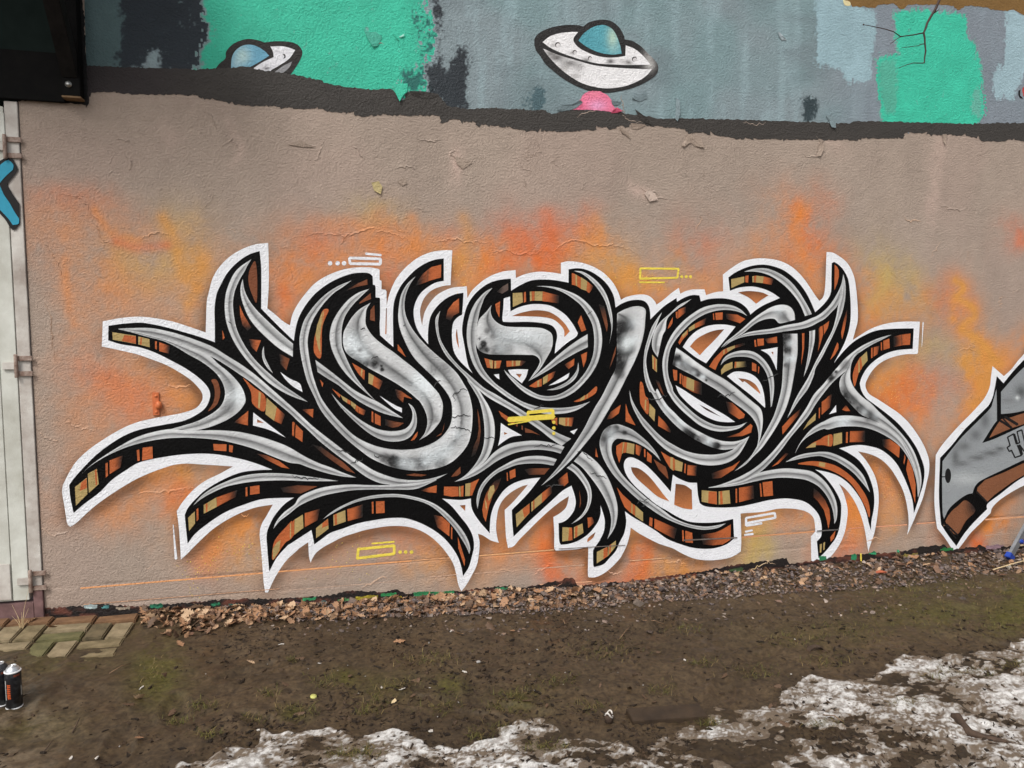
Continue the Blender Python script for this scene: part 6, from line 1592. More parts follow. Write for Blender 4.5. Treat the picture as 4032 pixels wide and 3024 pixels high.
def moss_amt(px, py, x, y):
    m = np.zeros_like(px)
    for cx, cy, rx, ry, a in MOSS:
        m = np.maximum(m, a * np.exp(-((px - cx) / rx) ** 2 - ((py - cy) / ry) ** 2))
    return m * sstep(0.28, 0.58, 0.6 * fbm(x * 7, y * 7, 4, 210) + 0.4 * fbm(x * 40, y * 40, 2, 211))
def mud_colour(px, py, x, y):
    t = fbm(x * 2.4, y * 2.4, 4, 205); u = fbm(x * 15, y * 15, 4, 206); v = fbm(x * 45, y * 45, 3, 207)
    c = np.array(lin(80, 65, 47))[None] * (0.55 + 0.6 * t + 0.5 * (u - 0.5))[:, None]
    dark = sstep(0.56, 0.68, v)[:, None] * 0.55
    c = c * (1 - dark) + np.array(lin(46, 36, 28)) * dark
    m = moss_amt(px, py, x, y)[:, None]
    c = c * (1 - m) + np.array(lin(78, 76, 28)) * m
    grey = (sstep(420, 0, px) * sstep(2680, 2860, py) * 0.55 * sstep(0.35, 0.6, u))[:, None]
    c = c * (1 - grey) + np.array(lin(112, 98, 80)) * grey
    return c
gc = mud_colour(GPX.ravel(), GPY.ravel(), GXg.ravel(), GYg.ravel())
wet = np.zeros_like(GXg)
for poly_, v_ in SNOW: wet = np.maximum(wet, pip(GPX, GPY, poly_).astype(float))
wet = boxblur(boxblur(wet, 4), 4) * (0.5 + 0.9 * fbm(GXg * 6, GYg * 6, 3, 212))
gc = gc * (1 - 0.38 * np.clip(wet, 0, 1).ravel())[:, None]
m, nt, b = new_mat('wet_mud')
geo = N(nt, 'ShaderNodeNewGeometry'); at = N(nt, 'ShaderNodeVertexColor', layer_name='paint')
nz = noise_node(nt, geo.outputs['Position'], 55, 6, 0.7); nz2 = noise_node(nt, geo.outputs['Position'], 160, 4, 0.7)
mr = N(nt, 'ShaderNodeMapRange'); mr.inputs[1].default_value = .3; mr.inputs[2].default_value = .7; mr.inputs[3].default_value = .42; mr.inputs[4].default_value = 1.45
nt.links.new(nz.outputs['Fac'], mr.inputs[0])
mul = N(nt, 'ShaderNodeMix', data_type='RGBA', blend_type='MULTIPLY'); mul.inputs['Factor'].default_value = 1
nt.links.new(at.outputs['Color'], mul.inputs['A']); nt.links.new(mr.outputs[0], mul.inputs['B']); nt.links.new(mul.outputs['Result'], b.inputs['Base Color'])
hs = mathn(nt, 'ADD', mathn(nt, 'MULTIPLY', nz.outputs['Fac'], .010), mathn(nt, 'MULTIPLY', nz2.outputs['Fac'], .004))
bp = N(nt, 'ShaderNodeBump'); bp.inputs['Strength'].default_value = .9; nt.links.new(hs, bp.inputs['Height']); nt.links.new(bp.outputs[0], b.inputs['Normal'])
rr_ = N(nt, 'ShaderNodeMapRange'); nz3 = noise_node(nt, geo.outputs['Position'], 5, 4, .6); nt.links.new(nz3.outputs['Fac'], rr_.inputs[0])
rr_.inputs[1].default_value = .4; rr_.inputs[2].default_value = .62; rr_.inputs[3].default_value = .38; rr_.inputs[4].default_value = .75
nt.links.new(rr_.outputs[0], b.inputs['Roughness']); b.inputs['Specular IOR Level'].default_value = 0.3
MAT_MUD = m
ground = grid_object('muddy_ground', GXg, GYg, GZg, MAT_MUD, gc)
tag(ground, 'bare wet brown mud with moss in front of the wall', kind='structure')

def ground_z(x, y):
    """height of the finished ground mesh"""
    x = np.asarray(x, float); y = np.asarray(y, float)
    i = np.clip(np.searchsorted(ax_, x) - 1, 0, len(ax_) - 2); j = np.clip(np.searchsorted(ay_, y) - 1, 0, len(ay_) - 2)
    fx = np.clip((x - ax_[i]) / (ax_[i + 1] - ax_[i]), 0, 1); fy = np.clip((y - ay_[j]) / (ay_[j + 1] - ay_[j]), 0, 1)
    return (GZg[j, i] * (1 - fx) + GZg[j, i + 1] * fx) * (1 - fy) + (GZg[j + 1, i] * (1 - fx) + GZg[j + 1, i + 1] * fx) * fy

def gpt(px, py, dz=0.0):
    P = ground_pt(np.array([float(px)]), np.array([float(py)]))[0]
    return Vector((P[0], P[1], float(ground_z(P[0], P[1])) + dz))

# ---- melting snow
sx_ = np.arange(-1.9, 4.9, 0.0068); sy2 = np.arange(-3.5, -1.0, 0.0068)
SX, SY = np.meshgrid(sx_, sy2)
SPX, SPY = to_px(np.stack([SX, SY, base_h(SX, SY)], -1))
cov = np.zeros_like(SX)
wob = 70 * (fbm(SX * 5, SY * 5, 4, 220) - 0.5)
for poly, v in SNOW:
    cov = np.maximum(cov, v * pip(SPX + wob, SPY + wob * 0.7, poly))
cov[(SPY > 3100)] = np.minimum(cov[(SPY > 3100)], 0.7)
cov = boxblur(cov, 2)
fine = fbm(SX * 26, SY * 40, 4, 222)
nzz = 0.42 * fbm(SX * 3.2 + SY * 1.2, SY * 5.5, 5, 221) + 0.30 * fbm(SX * 11, SY * 18, 4, 227) + 0.28 * fine
amt = cov - (0.24 + 0.80 * (nzz - 0.30) / 0.40)
amt = np.where(cov > 0.02, amt + 0.13, -1)
lump = fbm(SX * 50, SY * 50, 3, 223)
thick = 0.004 * sstep(0.0, 0.14, amt) + 0.008 * sstep(0.05, 0.9, amt) + 0.005 * (lump - 0.45) * sstep(0.0, 0.25, amt)
SZ = ground_z(SX.ravel(), SY.ravel()).reshape(SX.shape) + thick - 0.002
dirt = 0.5 * fbm(SX * 40, SY * 52, 4, 224) + 0.5 * fbm(SX * 95, SY * 120, 2, 228); dirt2 = fbm(SX * 6, SY * 9, 4, 226)
sc = np.array(lin(222, 219, 215))[None, None] * (0.88 + 0.25 * (fbm(SX * 6, SY * 6, 3, 225) - 0.5))[..., None]
dd = np.clip(sstep(0.42, 0.58, dirt) * (0.5 + 0.6 * sstep(0.35, 0.6, dirt2)) + sstep(0.42, 0.0, amt) * 0.85 + sstep(0.48, 0.66, dirt2) * 0.35, 0, 0.96)[..., None]
sc = sc * (1 - dd) + np.array(lin(98, 82, 64)) * dd
MAT_SNOW = attr_mat('melting_snow', 0.5, 0.007, 150, 0.35, 0.22, 140)
snow = grid_object('snow', SX, SY, SZ, MAT_SNOW, sc.reshape(-1, 3), keep=amt > 0.0)
tag(snow, 'dirty melting snow lying in patches on the mud', 'snow', kind='stuff')

# ---- concrete pavers by the door, basket weave, one object per paver
pav = empty('pavement', tuple(gpt(200, 2450))); tag(pav, 'mossy concrete block paving along the door, half buried in mud', kind='structure')
MAT_PAV = plain_mat('mossy_concrete', lin(80, 70, 46), lin(138, 122, 92), 11, 0.85, 0.006, 70)
MAT_PAV2 = plain_mat('leaf_stained_concrete', lin(88, 62, 42), lin(132, 100, 70), 11, 0.85, 0.006, 70)
def paver_mesh(name, lx, ly):
    bm = bmesh.new(); add_box(bm, (0, 0, -0.03), (lx, ly, 0.06), bevel=0.006)
    me = bpy.data.meshes.new(name); bm.to_mesh(me); bm.free(); me.materials.append(MAT_PAV2 if 'slab' in name else MAT_PAV)
    return me
U = 0.112
MATS_PAV = [MAT_PAV, plain_mat('dark_concrete', lin(66, 58, 40), lin(112, 98, 72), 11, 0.85, 0.006, 70), plain_mat('pale_concrete', lin(98, 86, 62), lin(150, 134, 106), 11, 0.85, 0.006, 70), plain_mat('green_concrete', lin(70, 68, 40), lin(112, 106, 70), 11, 0.85, 0.006, 70)]
def variants(name, lx, ly):
    out = []
    for mt in MATS_PAV:
        me = paver_mesh(name, lx, ly); me.materials.clear(); me.materials.append(mt); out.append(me)
    return out
pm_w, pm_d = variants('paver_wide', 2 * U - 0.006, U - 0.020), variants('paver_deep', U - 0.008, 2 * U - 0.022)
pm_s = [paver_mesh('paver_slab', 2 * U - 0.006, U - 0.018)]
pe = gpt(552, 2408); pe_x = pe.x
pz = float(base_h(np.array([pe_x - 0.3]), np.array([-0.15]))[0])
def place_paver(me, x, y, mat2=False):
    o = bpy.data.objects.new('paver', random.choice(me)); COL.objects.link(o); o.parent = pav
    zb = float(base_h(np.array([x]), np.array([y]))[0])
    px, py = to_px(np.array([x, y, zb]))
    sink = 0.016 * float(sstep(2520, 2660, py)) 
    o.location = Vector((x, y, zb - 0.012 - sink + random.uniform(-0.002, 0.002))) - pav.location
    o.rotation_euler = (random.uniform(-.008, .008), random.uniform(-.008, .008), random.uniform(-.02, .02))
for i in range(8):
    place_paver(pm_s, pe_x - U - i * 2 * U, -0.02 - U / 2)
for r in range(5):
    for i in range(9):
        x0 = pe_x - 0.0 - i * 2 * U; y0 = -0.02 - U - r * 2 * U
        if (i + r) % 2 == 0:
            place_paver(pm_d, x0 - U / 2, y0 - U); place_paver(pm_d, x0 - 1.5 * U, y0 - U)
        else:
            place_paver(pm_w, x0 - U, y0 - U / 2); place_paver(pm_w, x0 - U, y0 - 1.5 * U)

# ---- gravel strip
MAT_STONE = attr_mat('stone', 0.8, 0.004, 160, 0.3, 0.25, 120)
def rock(rg, r, flat=0.55):
    """small angular stone: jittered octahedron-like hull with 14 faces or so"""
    bm = bmesh.new()
    pts = rg.normal(0, 1, (9, 3)); pts /= np.linalg.norm(pts, axis=1)[:, None]
    pts *= rg.uniform(0.75, 1.1, (9, 1)) * r; pts[:, 2] *= flat; pts[:, 0] *= rg.uniform(0.8, 1.5)
    for p in pts: bm.verts.new(p)
    r_ = bmesh.ops.convex_hull(bm, input=bm.verts[:])
    for v in [v for v in bm.verts if not v.link_faces]: bm.verts.remove(v)
    V = np.array([v.co[:] for v in bm.verts]); bm.verts.index_update()
    Fq = [[v.index for v in f.verts] for f in bm.faces]
    bm.free()
    return V, Fq
rg = np.random.default_rng(3)
ROCKS = [rock(rg, 1.0, rg.uniform(0.35, 0.7)) for _ in range(24)]
def scatter(name, P, R, colr, mat, shapes, tilt=0.6, sink=0.25, kind='stuff', flat=1.0):
    Vs, Fs, Cs = [], [], []
    n0 = 0
    for p, r, c in zip(P, R, colr):
        V, Fq = shapes[rg.integers(len(shapes))]
        M = Matrix.Rotation(rg.uniform(0, 6.283), 3, 'Z') @ Matrix.Rotation(rg.normal(0, tilt * .5), 3, 'X') @ Matrix.Rotation(rg.normal(0, tilt * .5), 3, 'Y')
        W = (V * r) @ np.array(M).T + np.array([p[0], p[1], p[2] + r * (0.5 - sink) * flat])
        Vs.append(W); Fs += [[i + n0 for i in f] for f in Fq]; Cs += [c] * len(W); n0 += len(W)
    o = mesh_object(name, np.vstack(Vs), Fs, mat, None, Cs)
    return o
STONE_C = [lin(126, 112, 104), lin(140, 120, 108), lin(104, 92, 86), lin(150, 122, 102), lin(92, 80, 74), lin(166, 150, 138), lin(122, 98, 84), lin(112, 100, 98)]
P, R, Cc = [], [], []
GR_X = [860, 1000, 1200, 1500, 1800, 2100, 2500, 2900, 3300, 3600, 3900, 4300]
GR_W = [14, 45, 62, 70, 80, 92, 82, 98, 112, 118, 90, 80]
while len(P) < 8600:
    px = rg.uniform(860, 4400)
    if rg.random() > np.interp(px, [860, 1200, 1900, 2300], [.25, .5, .9, 1]): continue
    w = np.interp(px, GR_X, GR_W)
    py = base_px(px) + 1 + w * (rg.random() ** 0.9 if rg.random() > .10 else rg.uniform(.8, 1.9))
    p = ground_pt(np.array([px]), np.array([py]))[0]
    if p[1] > -0.004: continue
    z = float(ground_z(p[0], p[1])); e = (py - base_px(px)) / w
    P.append((p[0], min(p[1], -0.012), z + 0.013 * max(0, 1 - e) * rg.random() + (0.004 if e < 1 else -0.002))); R.append((0.0045 + 0.015 * rg.random() ** 1.8) * (1.0 if rg.random() > .06 else 1.9) * (1.0 - 0.25 * min(e, 1)))
    c = np.array(STONE_C[rg.integers(len(STONE_C))]) * rg.uniform(0.42, 1.05)
    Cc.append(tuple(c))
tag(scatter('gravel', P, R, Cc, MAT_STONE, ROCKS), 'grey brown crushed stone heaped along the wall foot', 'gravel', kind='stuff')

# ---- mud clods and rotten leaf scraps
P, R, Cc = [], [], []
while len(P) < 8200:
    px, py = rg.uniform(-60, 4300), rg.uniform(2390, 3080)
    if py < base_px(px) + np.interp(px, GR_X, GR_W) * 0.8: continue
    p = ground_pt(np.array([px]), np.array([py]))[0]
    dens = fbm(np.array([p[0] * 2.2]), np.array([p[1] * 2.2]), 3, 230)[0]
    near = np.exp(-(py - base_px(px) - np.interp(px, GR_X, GR_W)) / 70)
    if rg.random() > (0.15 + 1.1 * sstep(0.45, 0.65, dens)) * 0.6 + near * 0.6 or (px < 560 and py < 2580): continue
    if px < 700 and rg.random() > .25: continue
    P.append((p[0], p[1], float(ground_z(p[0], p[1])))); R.append(0.0035 + 0.012 * rg.random() ** 3)
    Cc.append(tuple(np.array(lin(58, 45, 33)) * rg.choice([.35, .5, .7, 1.0, 1.5])))
def flake(r):
    n = 6; a = np.sort(r.uniform(0, 6.283, n)); q = r.uniform(.45, 1.1, n)
    top = np.stack([1.9 * q * np.cos(a), .8 * q * np.sin(a), r.uniform(.0, .5, n)], 1)
    V = np.vstack([top, [[0, 0, .3]], top * [1, 1, 0] - [0, 0, .3]])
    F_ = [[i, (i + 1) % n, n] for i in range(n)] + [[i, i + n + 1, (i + 1) % n + n + 1, (i + 1) % n] for i in range(n)]
    return V, F_
FLAKES = [flake(rg) for _ in range(20)] + [(V * np.array([1.3, .8, .5]), f) for V, f in ROCKS[:8]]
tag(scatter('mud_clods', P, R, Cc, MAT_STONE, FLAKES, 0.5, 0.40), 'dark crumbs of mud and rotten leaf scattered over the ground', 'mud', kind='stuff')

# ---- grass blades
V, Fq, Cc = [], [], []
TUFTS = [(800, 2780, 60, 20), (1170, 2800, 70, 25), (1000, 2820, 40, 15), (820, 2890, 60, 15), (1060, 2730, 40, 20), (700, 2830, 50, 15), (1270, 2690, 60, 20), (1480, 2745, 60, 25), (1580, 2700, 90, 25), (1740, 2790, 90, 25), (1440, 2800, 50, 20), (1980, 2780, 60, 20), (2040, 2740, 70, 20), (2200, 2690, 80, 25), (2330, 2780, 60, 20), (1880, 2900, 40, 25), (2130, 2940, 90, 15), (2610, 2720, 60, 25), (2760, 2610, 60, 15), (2980, 2640, 90, 25), (2780, 2850, 60, 12), (3270, 2600, 90, 20),
         (3650, 2330, 200, 40), (3800, 2420, 200, 60), (3980, 2450, 140, 60), (3950, 2330, 120, 40), (3500, 2400, 160, 40), (3350, 2480, 160, 40), (3840, 2650, 80, 20), (3720, 2660, 80, 25), (4010, 2620, 60, 20), (3560, 2780, 60, 15), (3240, 2860, 60, 15), (1360, 2990, 70, 20), (1450, 2975, 60, 20), (1960, 2870, 40, 20), (90, 2420, 10, 16), (3120, 2520, 120, 30), (2700, 2480, 90, 20), (1700, 2600, 120, 25), (1150, 2600, 20, 8), (2400, 2560, 160, 40), (600, 2660, 60, 60)]
for cx, cy, sx, sy in TUFTS:
    n = int(22 + sx * 1.3)
    for _ in range(n):
        px, py = rg.normal(cx, sx * .6), rg.normal(cy, sy * .6)
        if py < base_px(px) + 6: continue
        p = ground_pt(np.array([px]), np.array([py]))[0]
        z = float(ground_z(p[0], p[1])) - 0.003
        L = rg.uniform(0.015, 0.055); a = rg.uniform(0, 6.283); lean = rg.uniform(1.0, 1.62); w = rg.uniform(0.0007, 0.0016)
        d = np.array([math.cos(a), math.sin(a), 0]); s = np.array([-d[1], d[0], 0]) * w
        b0 = len(V); q0 = np.array([p[0], p[1], z])
        q1 = q0 + d * L * .45 * math.sin(lean * .7) + np.array([0, 0, L * .5 * math.cos(lean * .6)]); q2 = q1 + d * L * .55 * math.sin(lean) + np.array([0, 0, L * .4 * math.cos(lean)])
        V += [q0 - s, q0 + s, q1 + s * .8, q1 - s * .8, q2]
        Fq += [(b0, b0 + 1, b0 + 2, b0 + 3), (b0 + 3, b0 + 2, b0 + 4)]
        c = np.array(lin(82, 80, 34)) * rg.uniform(0.5, 1.3) if rg.random() > .3 else np.array(lin(124, 106, 66)) * rg.uniform(.6, 1.1)
        Cc += [tuple(c)] * 5
MAT_GRASS = attr_mat('grass', 0.6, 0, 80, 0.25, 0.1, 30)
g = mesh_object('grass', V, Fq, MAT_GRASS, None, Cc)
tag(g, 'sparse trampled grass tufts growing in the mud', 'grass', kind='stuff')

# ---- oak leaves
MAT_LEAF = [plain_mat('dry_leaf', lin(136, 100, 72), lin(166, 126, 94), 60, 0.7, 0.001, 200), plain_mat('tan_leaf', lin(168, 138, 108), lin(192, 162, 130), 60, 0.7, 0.001, 200), plain_mat('dark_leaf', lin(70, 52, 38), lin(104, 80, 60), 60, 0.65, 0.001, 200)]
def leaf_mesh(seed, mat):
    r = np.random.default_rng(seed)
    prof = [(0, .02), (.12, .10), (.22, .26), (.30, .15), (.42, .36), (.52, .20), (.64, .40), (.74, .22), (.84, .28), (.92, .12), (1.0, .03)]
    curl = r.uniform(-1.1, 1.1); bend = r.uniform(-.6, .9); tw = r.uniform(-.5, .5)
    V, F_ = [], []
    for i, (t, w) in enumerate(prof):
        w *= r.uniform(.85, 1.15)
        for s in (-1, 0, 1):
            zz = curl * abs(s) * w * .55 + bend * (t - .5) ** 2 * .5 + tw * s * w * (t - .5) + r.normal(0, .012)
            V.append(((t - .5), s * w * 0.85, zz + 0.02))
    for i in range(len(prof) - 1):
        a = i * 3
        F_ += [(a, a + 3, a + 4, a + 1), (a + 1, a + 4, a + 5, a + 2)]
    me = bpy.data.meshes.new('oak_leaf'); me.from_pydata(V, [], F_); me.materials.append(mat)
    me.polygons.foreach_set('use_smooth', [True] * len(me.polygons))
    return me, np.array(V), F_
LEAVES = [leaf_mesh(300 + i, MAT_LEAF[(0, 0, 1, 2, 0, 1)[i % 6]]) for i in range(18)]
def put_leaf(px, py, size, label, group=None, me=None, lift=0.0):
    p = gpt(px, py)
    o = bpy.data.objects.new('oak_leaf', me or LEAVES[rg.integers(len(LEAVES))][0]); COL.objects.link(o)
    o.location = (p.x, min(p.y, -0.03), p.z + 0.008 + lift)
    o.rotation_euler = (rg.normal(0, .45), rg.normal(0, .45), rg.uniform(0, 6.283))
    o.scale = (size, size, size)
    tag(o, label, 'leaf', group)
    return o
for px, py, s, lb, k in ((545, 2752, .075, 'curled tan oak leaf alone on the mossy mud right of the spray cans', 2), (708, 2540, .06, 'orange brown oak leaf at the edge of the moss below the leaf heap', 0), (548, 2888 + 30, .045, 'small reddish leaf beside the little snow scrap at lower left', 0),
                         (1130, 2700, .06, 'flat brown leaf alone on the bare mud left of the yellow bottle cap', 3), (1935, 2478, .09, 'dark reddish oak leaf lying just below the gravel edge', 3), (2018, 2487, .045, 'small rusty leaf right of the dark reddish one under the gravel', 0),
                         (1570, 2530, .08, 'wide brown oak leaf half way along the gravel edge', 1), (1805, 2508, .07, 'thin tan leaf below the gravel near the white paint chip', 2), (610, 2440, .11, 'big tan oak leaf lying at the corner of the paving', 2), (120, 2440, .10, 'flat ochre leaf on the paving under the door', 2), (215, 2455, .08, 'curled brown leaf on the paving right of the dry grass stalk', 1), (985, 2615, .05, 'pale leaf lying beside the small moss tuft', 2)):
    put_leaf(px, py, s, lb, None, LEAVES[k][0])
cnt = 0
while cnt < 255:
    px = rg.uniform(560, 2100) if rg.random() < .8 else rg.uniform(2000, 4100)
    w = np.interp(px, [560, 700, 1000, 1500, 2100, 4100], [60, 110, 60, 60, 60, 70])
    py = base_px(px) + 2 + w * rg.random() ** 1.5
    sz = rg.uniform(.045, .10); kind_ = rg.integers(len(LEAVES))
    tone = ('brown', 'brown', 'pale tan', 'dark brown', 'brown', 'pale tan')[kind_ % 6]
    where = next(t for lim, t in ((700, 'beside the paving corner'), (860, 'in the heap right of the paving'), (980, 'just left of the first white spike tip'), (1130, 'under the first white spike tip'), (1300, 'left of the lower yellow box'), (1480, 'under the left part of the lower yellow box'), (1640, 'just right of the lower yellow box'), (1760, 'left of the middle white spike tip'), (1900, 'right under the middle white spike tip'), (2100, 'left of the white feet'), (2400, 'on the gravel under the white feet'), (2800, 'on the gravel under the long lower swoosh'), (3300, 'on the gravel left of the thin white tips'), (9999, 'on the gravel near the ladder')) if px < lim)
    put_leaf(px, py, sz, ('large ' if sz > .0725 else 'small ') + tone + ' dry oak leaf ' + where, 'dry oak leaves along the wall foot', LEAVES[kind_][0], lift=0.012 * rg.random())
    cnt += 1
for _ in range(26):
    px, py = rg.uniform(500, 3300), rg.uniform(2480, 2860)
    put_leaf(px, py, rg.uniform(.03, .06), 'small rotting leaf pressed flat on the open mud', 'rotting leaves on the mud', LEAVES[3][0])
# the rest of the litter as one mass
Vs, Fs, Cs, n0 = [], [], [], 0
LC = [lin(140, 106, 78), lin(170, 136, 106), lin(96, 70, 54), lin(126, 98, 78)]
for _ in range(1100):
    px = rg.uniform(560, 2300) if rg.random() < .7 else rg.uniform(2200, 4300)
    w = np.interp(px, [560, 700, 1000, 1500, 2100, 4300], [50, 120, 62, 70, 80, 110])
    py = base_px(px) + 1 + w * rg.random() ** 1.3
    p = ground_pt(np.array([px]), np.array([py]))[0]
    me, V0, F0 = LEAVES[rg.integers(len(LEAVES))]
    M = np.array(Matrix.Rotation(rg.uniform(0, 6.28), 3, 'Z') @ Matrix.Rotation(rg.normal(0, .6), 3, 'X') @ Matrix.Rotation(rg.normal(0, .6), 3, 'Y'))
    W = (V0 * rg.uniform(.025, .065)) @ M.T + np.array([p[0], min(p[1], -.02), float(ground_z(p[0], p[1])) + .006 + .010 * rg.random()])
    Vs.append(W); Fs += [[i + n0 for i in f] for f in F0]; n0 += len(W)
    c = tuple(np.array(LC[rg.integers(4)]) * rg.uniform(.6, 1.1)); Cs += [c] * len(W)
tag(mesh_object('leaf_litter', np.vstack(Vs), Fs, MAT_GRASS, None, Cs), 'broken brown oak leaf litter heaped along the wall foot', 'leaf litter', kind='stuff')
# ------------------------------------------------------------------ door at the left edge
def wx(px, py): return float(wall_xz(float(px), float(py))[0])
def wz(px, py): return float(wall_xz(float(px), float(py))[1])
Z_DB = wz(120, 2385); Z_DT = wz(60, 402)
X_SEAM = wx(60, 1230)
door = empty('painted_door', (X_SEAM - 0.5, 0.0, Z_DB)); tag(door, 'white painted plank door with rusty hinges and a blue arrow', 'door')
def world_part(o, parent):
    o.parent = parent; o.matrix_parent_inverse = Matrix.Translation(-parent.location)
    return o
MAT_DOOR = plain_mat('weathered_white_paint', lin(176, 174, 162, .95), lin(216, 217, 208, .95), 5, 0.65, 0.003, 40, detail=9)
MAT_DOOR2 = plain_mat('stained_white_paint', lin(160, 148, 138, .95), lin(216, 212, 204, .95), 7, 0.65, 0.003, 40, detail=9)
MAT_RUST = plain_mat('rusty_iron', lin(104, 76, 62), lin(168, 150, 138), 40, 0.65, 0.002, 120)
MAT_DIRTY = plain_mat('dirty_red_wood', lin(84, 62, 60), lin(128, 98, 96), 14, 0.8, 0.003, 60)
YF = -0.012
def dbox(name, x0, x1, y0, y1, z0, z1, mat, bev=0.002):
    bm = bmesh.new(); add_box(bm, ((x0 + x1) / 2, (y0 + y1) / 2, (z0 + z1) / 2), (x1 - x0, y1 - y0, z1 - z0), bevel=bev)
    return world_part(bm_object(name, bm, mat), door)
frame_o = dbox('door_frame', X_SEAM + 0.003, X_DOOR - 0.004, YF, 0.14, Z_DB + 0.12, Z_DT, MAT_DOOR2)
dbox('frame_foot', X_SEAM + 0.02, X_DOOR - 0.002, YF - 0.006, 0.10, Z_DB - 0.10, Z_DB + 0.118, MAT_DIRTY)
X_IN = wx(30, 2100) + 0.015
# planks of the leaf
edges = [X_SEAM, X_SEAM - (X_SEAM - wx(34, 2000)) , X_SEAM - 0.34, X_SEAM - 0.52, X_SEAM - 0.70, X_SEAM - 0.88, X_SEAM - 1.0]
for a, b in zip(edges[1:], edges[:-1]):
    dbox('plank', a + 0.002, b - 0.002, YF + (0.002 if a < edges[1] else 0), 0.05, Z_DB + 0.04, Z_DT - 0.03, MAT_DOOR)
dbox('bottom_rail', X_SEAM - 1.0, edges[1] - 0.004, YF - 0.006, YF + 0.001, Z_DB + 0.05, Z_DB + 0.26, MAT_DOOR2)
dbox('top_rail', X_SEAM - 1.0, wx(20, 448), YF - 0.004, YF + 0.0015, wz(10, 560), wz(10, 446), MAT_DOOR)
dbox('threshold', X_SEAM - 1.05, X_SEAM + 0.02, -0.02, 0.14, Z_DB - 0.16, Z_DB + 0.025, MAT_DIRTY)
for px, py in ((28, 582), (72, 1440), (128, 2283)):
    xc, zc = wx(px, py), wz(px, py)
    h_ = dbox('hinge', xc - 0.070, xc - 0.010, YF - 0.014, YF - 0.004, zc - 0.020, zc + 0.020, MAT_DOOR2)
    for dz, mt in ((0.042, MAT_RUST), (-0.044, MAT_RUST)):
        bm = bmesh.new(); add_box(bm, (xc + 0.042, YF - 0.008, zc + dz), (0.072, 0.008, 0.028), bevel=0.002)
        o = bm_object('hinge_strap', bm, mt, h_)
    bm = bmesh.new(); add_lathe(bm, [(0.008, -0.066), (0.010, -0.062), (0.010, 0.062), (0.008, 0.066)], 14, (xc, YF - 0.018, zc)); bm_object('hinge_pin', bm, MAT_RUST, h_, True)
def door_sheet(name, s, mat, depth, colr):
    P = smooth_poly(parse(s)); o = sheet(name, P, mat, -YF + depth, None, color=colr)
    return world_part(o, door)
MAT_DPAINT = attr_mat('door_spray_paint', 0.55, 0.001, 60, 0.3, 0.08, 20)
door_sheet('arrow_outline', "R -60,640* 0,555 50,525 75,515 95,522 125,570 138,600 132,625 60,715* 105,790 150,855* 154,1000* 120,1040 90,1035 40,960 -60,860*", MAT_DPAINT, 0.007, lin(20, 18, 18))
door_sheet('arrow_fill', "R -60,680* 0,590 55,545 80,545 108,575 105,610* 50,660 5,712* 40,790 80,850 120,920 150,965* 145,1000 105,1010* 60,950 -60,830*", MAT_DPAINT, 0.009, lin(48, 150, 178))
# wall on the far side of the door
lw = empty('left_wall', (X_SEAM - 2.5, 0, 0)); tag(lw, 'plain greige plastered wall on the far side of the white door', 'wall')
MAT_LW = paint_mat('plain_wall_paint', C_BASE, 0.75, 0.08)
bm = bmesh.new(); add_box(bm, (X_SEAM - 1.03 - 2.0, 0.16, Z_TOP / 2 - .2), (4.0, 0.32, Z_TOP + .3)); o = bm_object('plaster', bm, MAT_LW); o.parent = lw; o.matrix_parent_inverse = Matrix.Translation(-lw.location)
bm = bmesh.new(); add_box(bm, ((X_SEAM - 1.03 + X_DOOR) / 2, 0.18, (Z_DT + Z_TOP) / 2), (X_DOOR - X_SEAM + 1.02, 0.3, Z_TOP - Z_DT - 0.01)); o = bm_object('lintel_wall', bm, plain_mat('dark_green_paint', lin(28, 42, 38), lin(36, 50, 46), 6, 0.8, .002)); o.parent = lw; o.matrix_parent_inverse = Matrix.Translation(-lw.location)

# ---- porch: timber bracket with a diagonal strut, black boards behind it, roof out of view
MAT_TIM = plain_mat('black_stained_timber', (0.003, 0.003, 0.003), (0.006, 0.0055, 0.005), 12, 0.7, 0.002, 60, spec=0.08)
MAT_TIM2 = plain_mat('weathered_dark_timber', (0.008, 0.0075, 0.007), (0.017, 0.015, 0.014), 16, 0.8, 0.002, 60, spec=0.1)
porch = empty('porch_canopy', (wx(310, 380), -0.05, wz(310, 395))); tag(porch, 'black timber porch bracket with a diagonal strut at the top left', 'canopy')
def pbox(name, c, s, mat, rot=None, bev=0.003):
    bm = bmesh.new(); add_box(bm, c, s, rot, bevel=bev); o = bm_object(name, bm, mat); o.parent = porch; o.matrix_parent_inverse = Matrix.Translation(-porch.location); return o
xb0, xb1 = wx(262, 380), wx(333, 380)
zb = wz(300, 392)
post = pbox('post', ((xb0 + xb1) / 2, -0.035, zb + 0.85), (xb1 - xb0, 0.07, 1.7), MAT_TIM)
# strut leaning out of the wall at about fifty degrees
L_ = 1.5; ang = math.radians(52)
c0 = Vector(((xb0 + xb1) / 2 - 0.004, -0.07, zb + 0.16))
c1 = c0 + Vector((0, -math.cos(ang), math.sin(ang))) * L_
rot = Matrix.Rotation(-(math.pi / 2 - ang), 3, 'X').inverted()
pbox('strut', tuple((c0 + c1) / 2), (xb1 - xb0 - 0.012, 0.085, L_ + 0.1), MAT_TIM2, Matrix.Rotation(math.pi / 2 - ang, 3, 'X'))
pbox('beam', ((xb0 + xb1) / 2, -0.55, zb + 1.42), (xb1 - xb0, 1.1, 0.12), MAT_TIM)
xr0, xr1 = X_SEAM - 1.3, xb1 + 0.25
for k in range(9):
    y0 = -0.02 - 0.125 * k
    pbox('roof_board', ((xr0 + xr1) / 2, y0 - 0.0625, zb + 1.52 - 0.02 * k), (xr1 - xr0, 0.121, 0.024), MAT_TIM2)
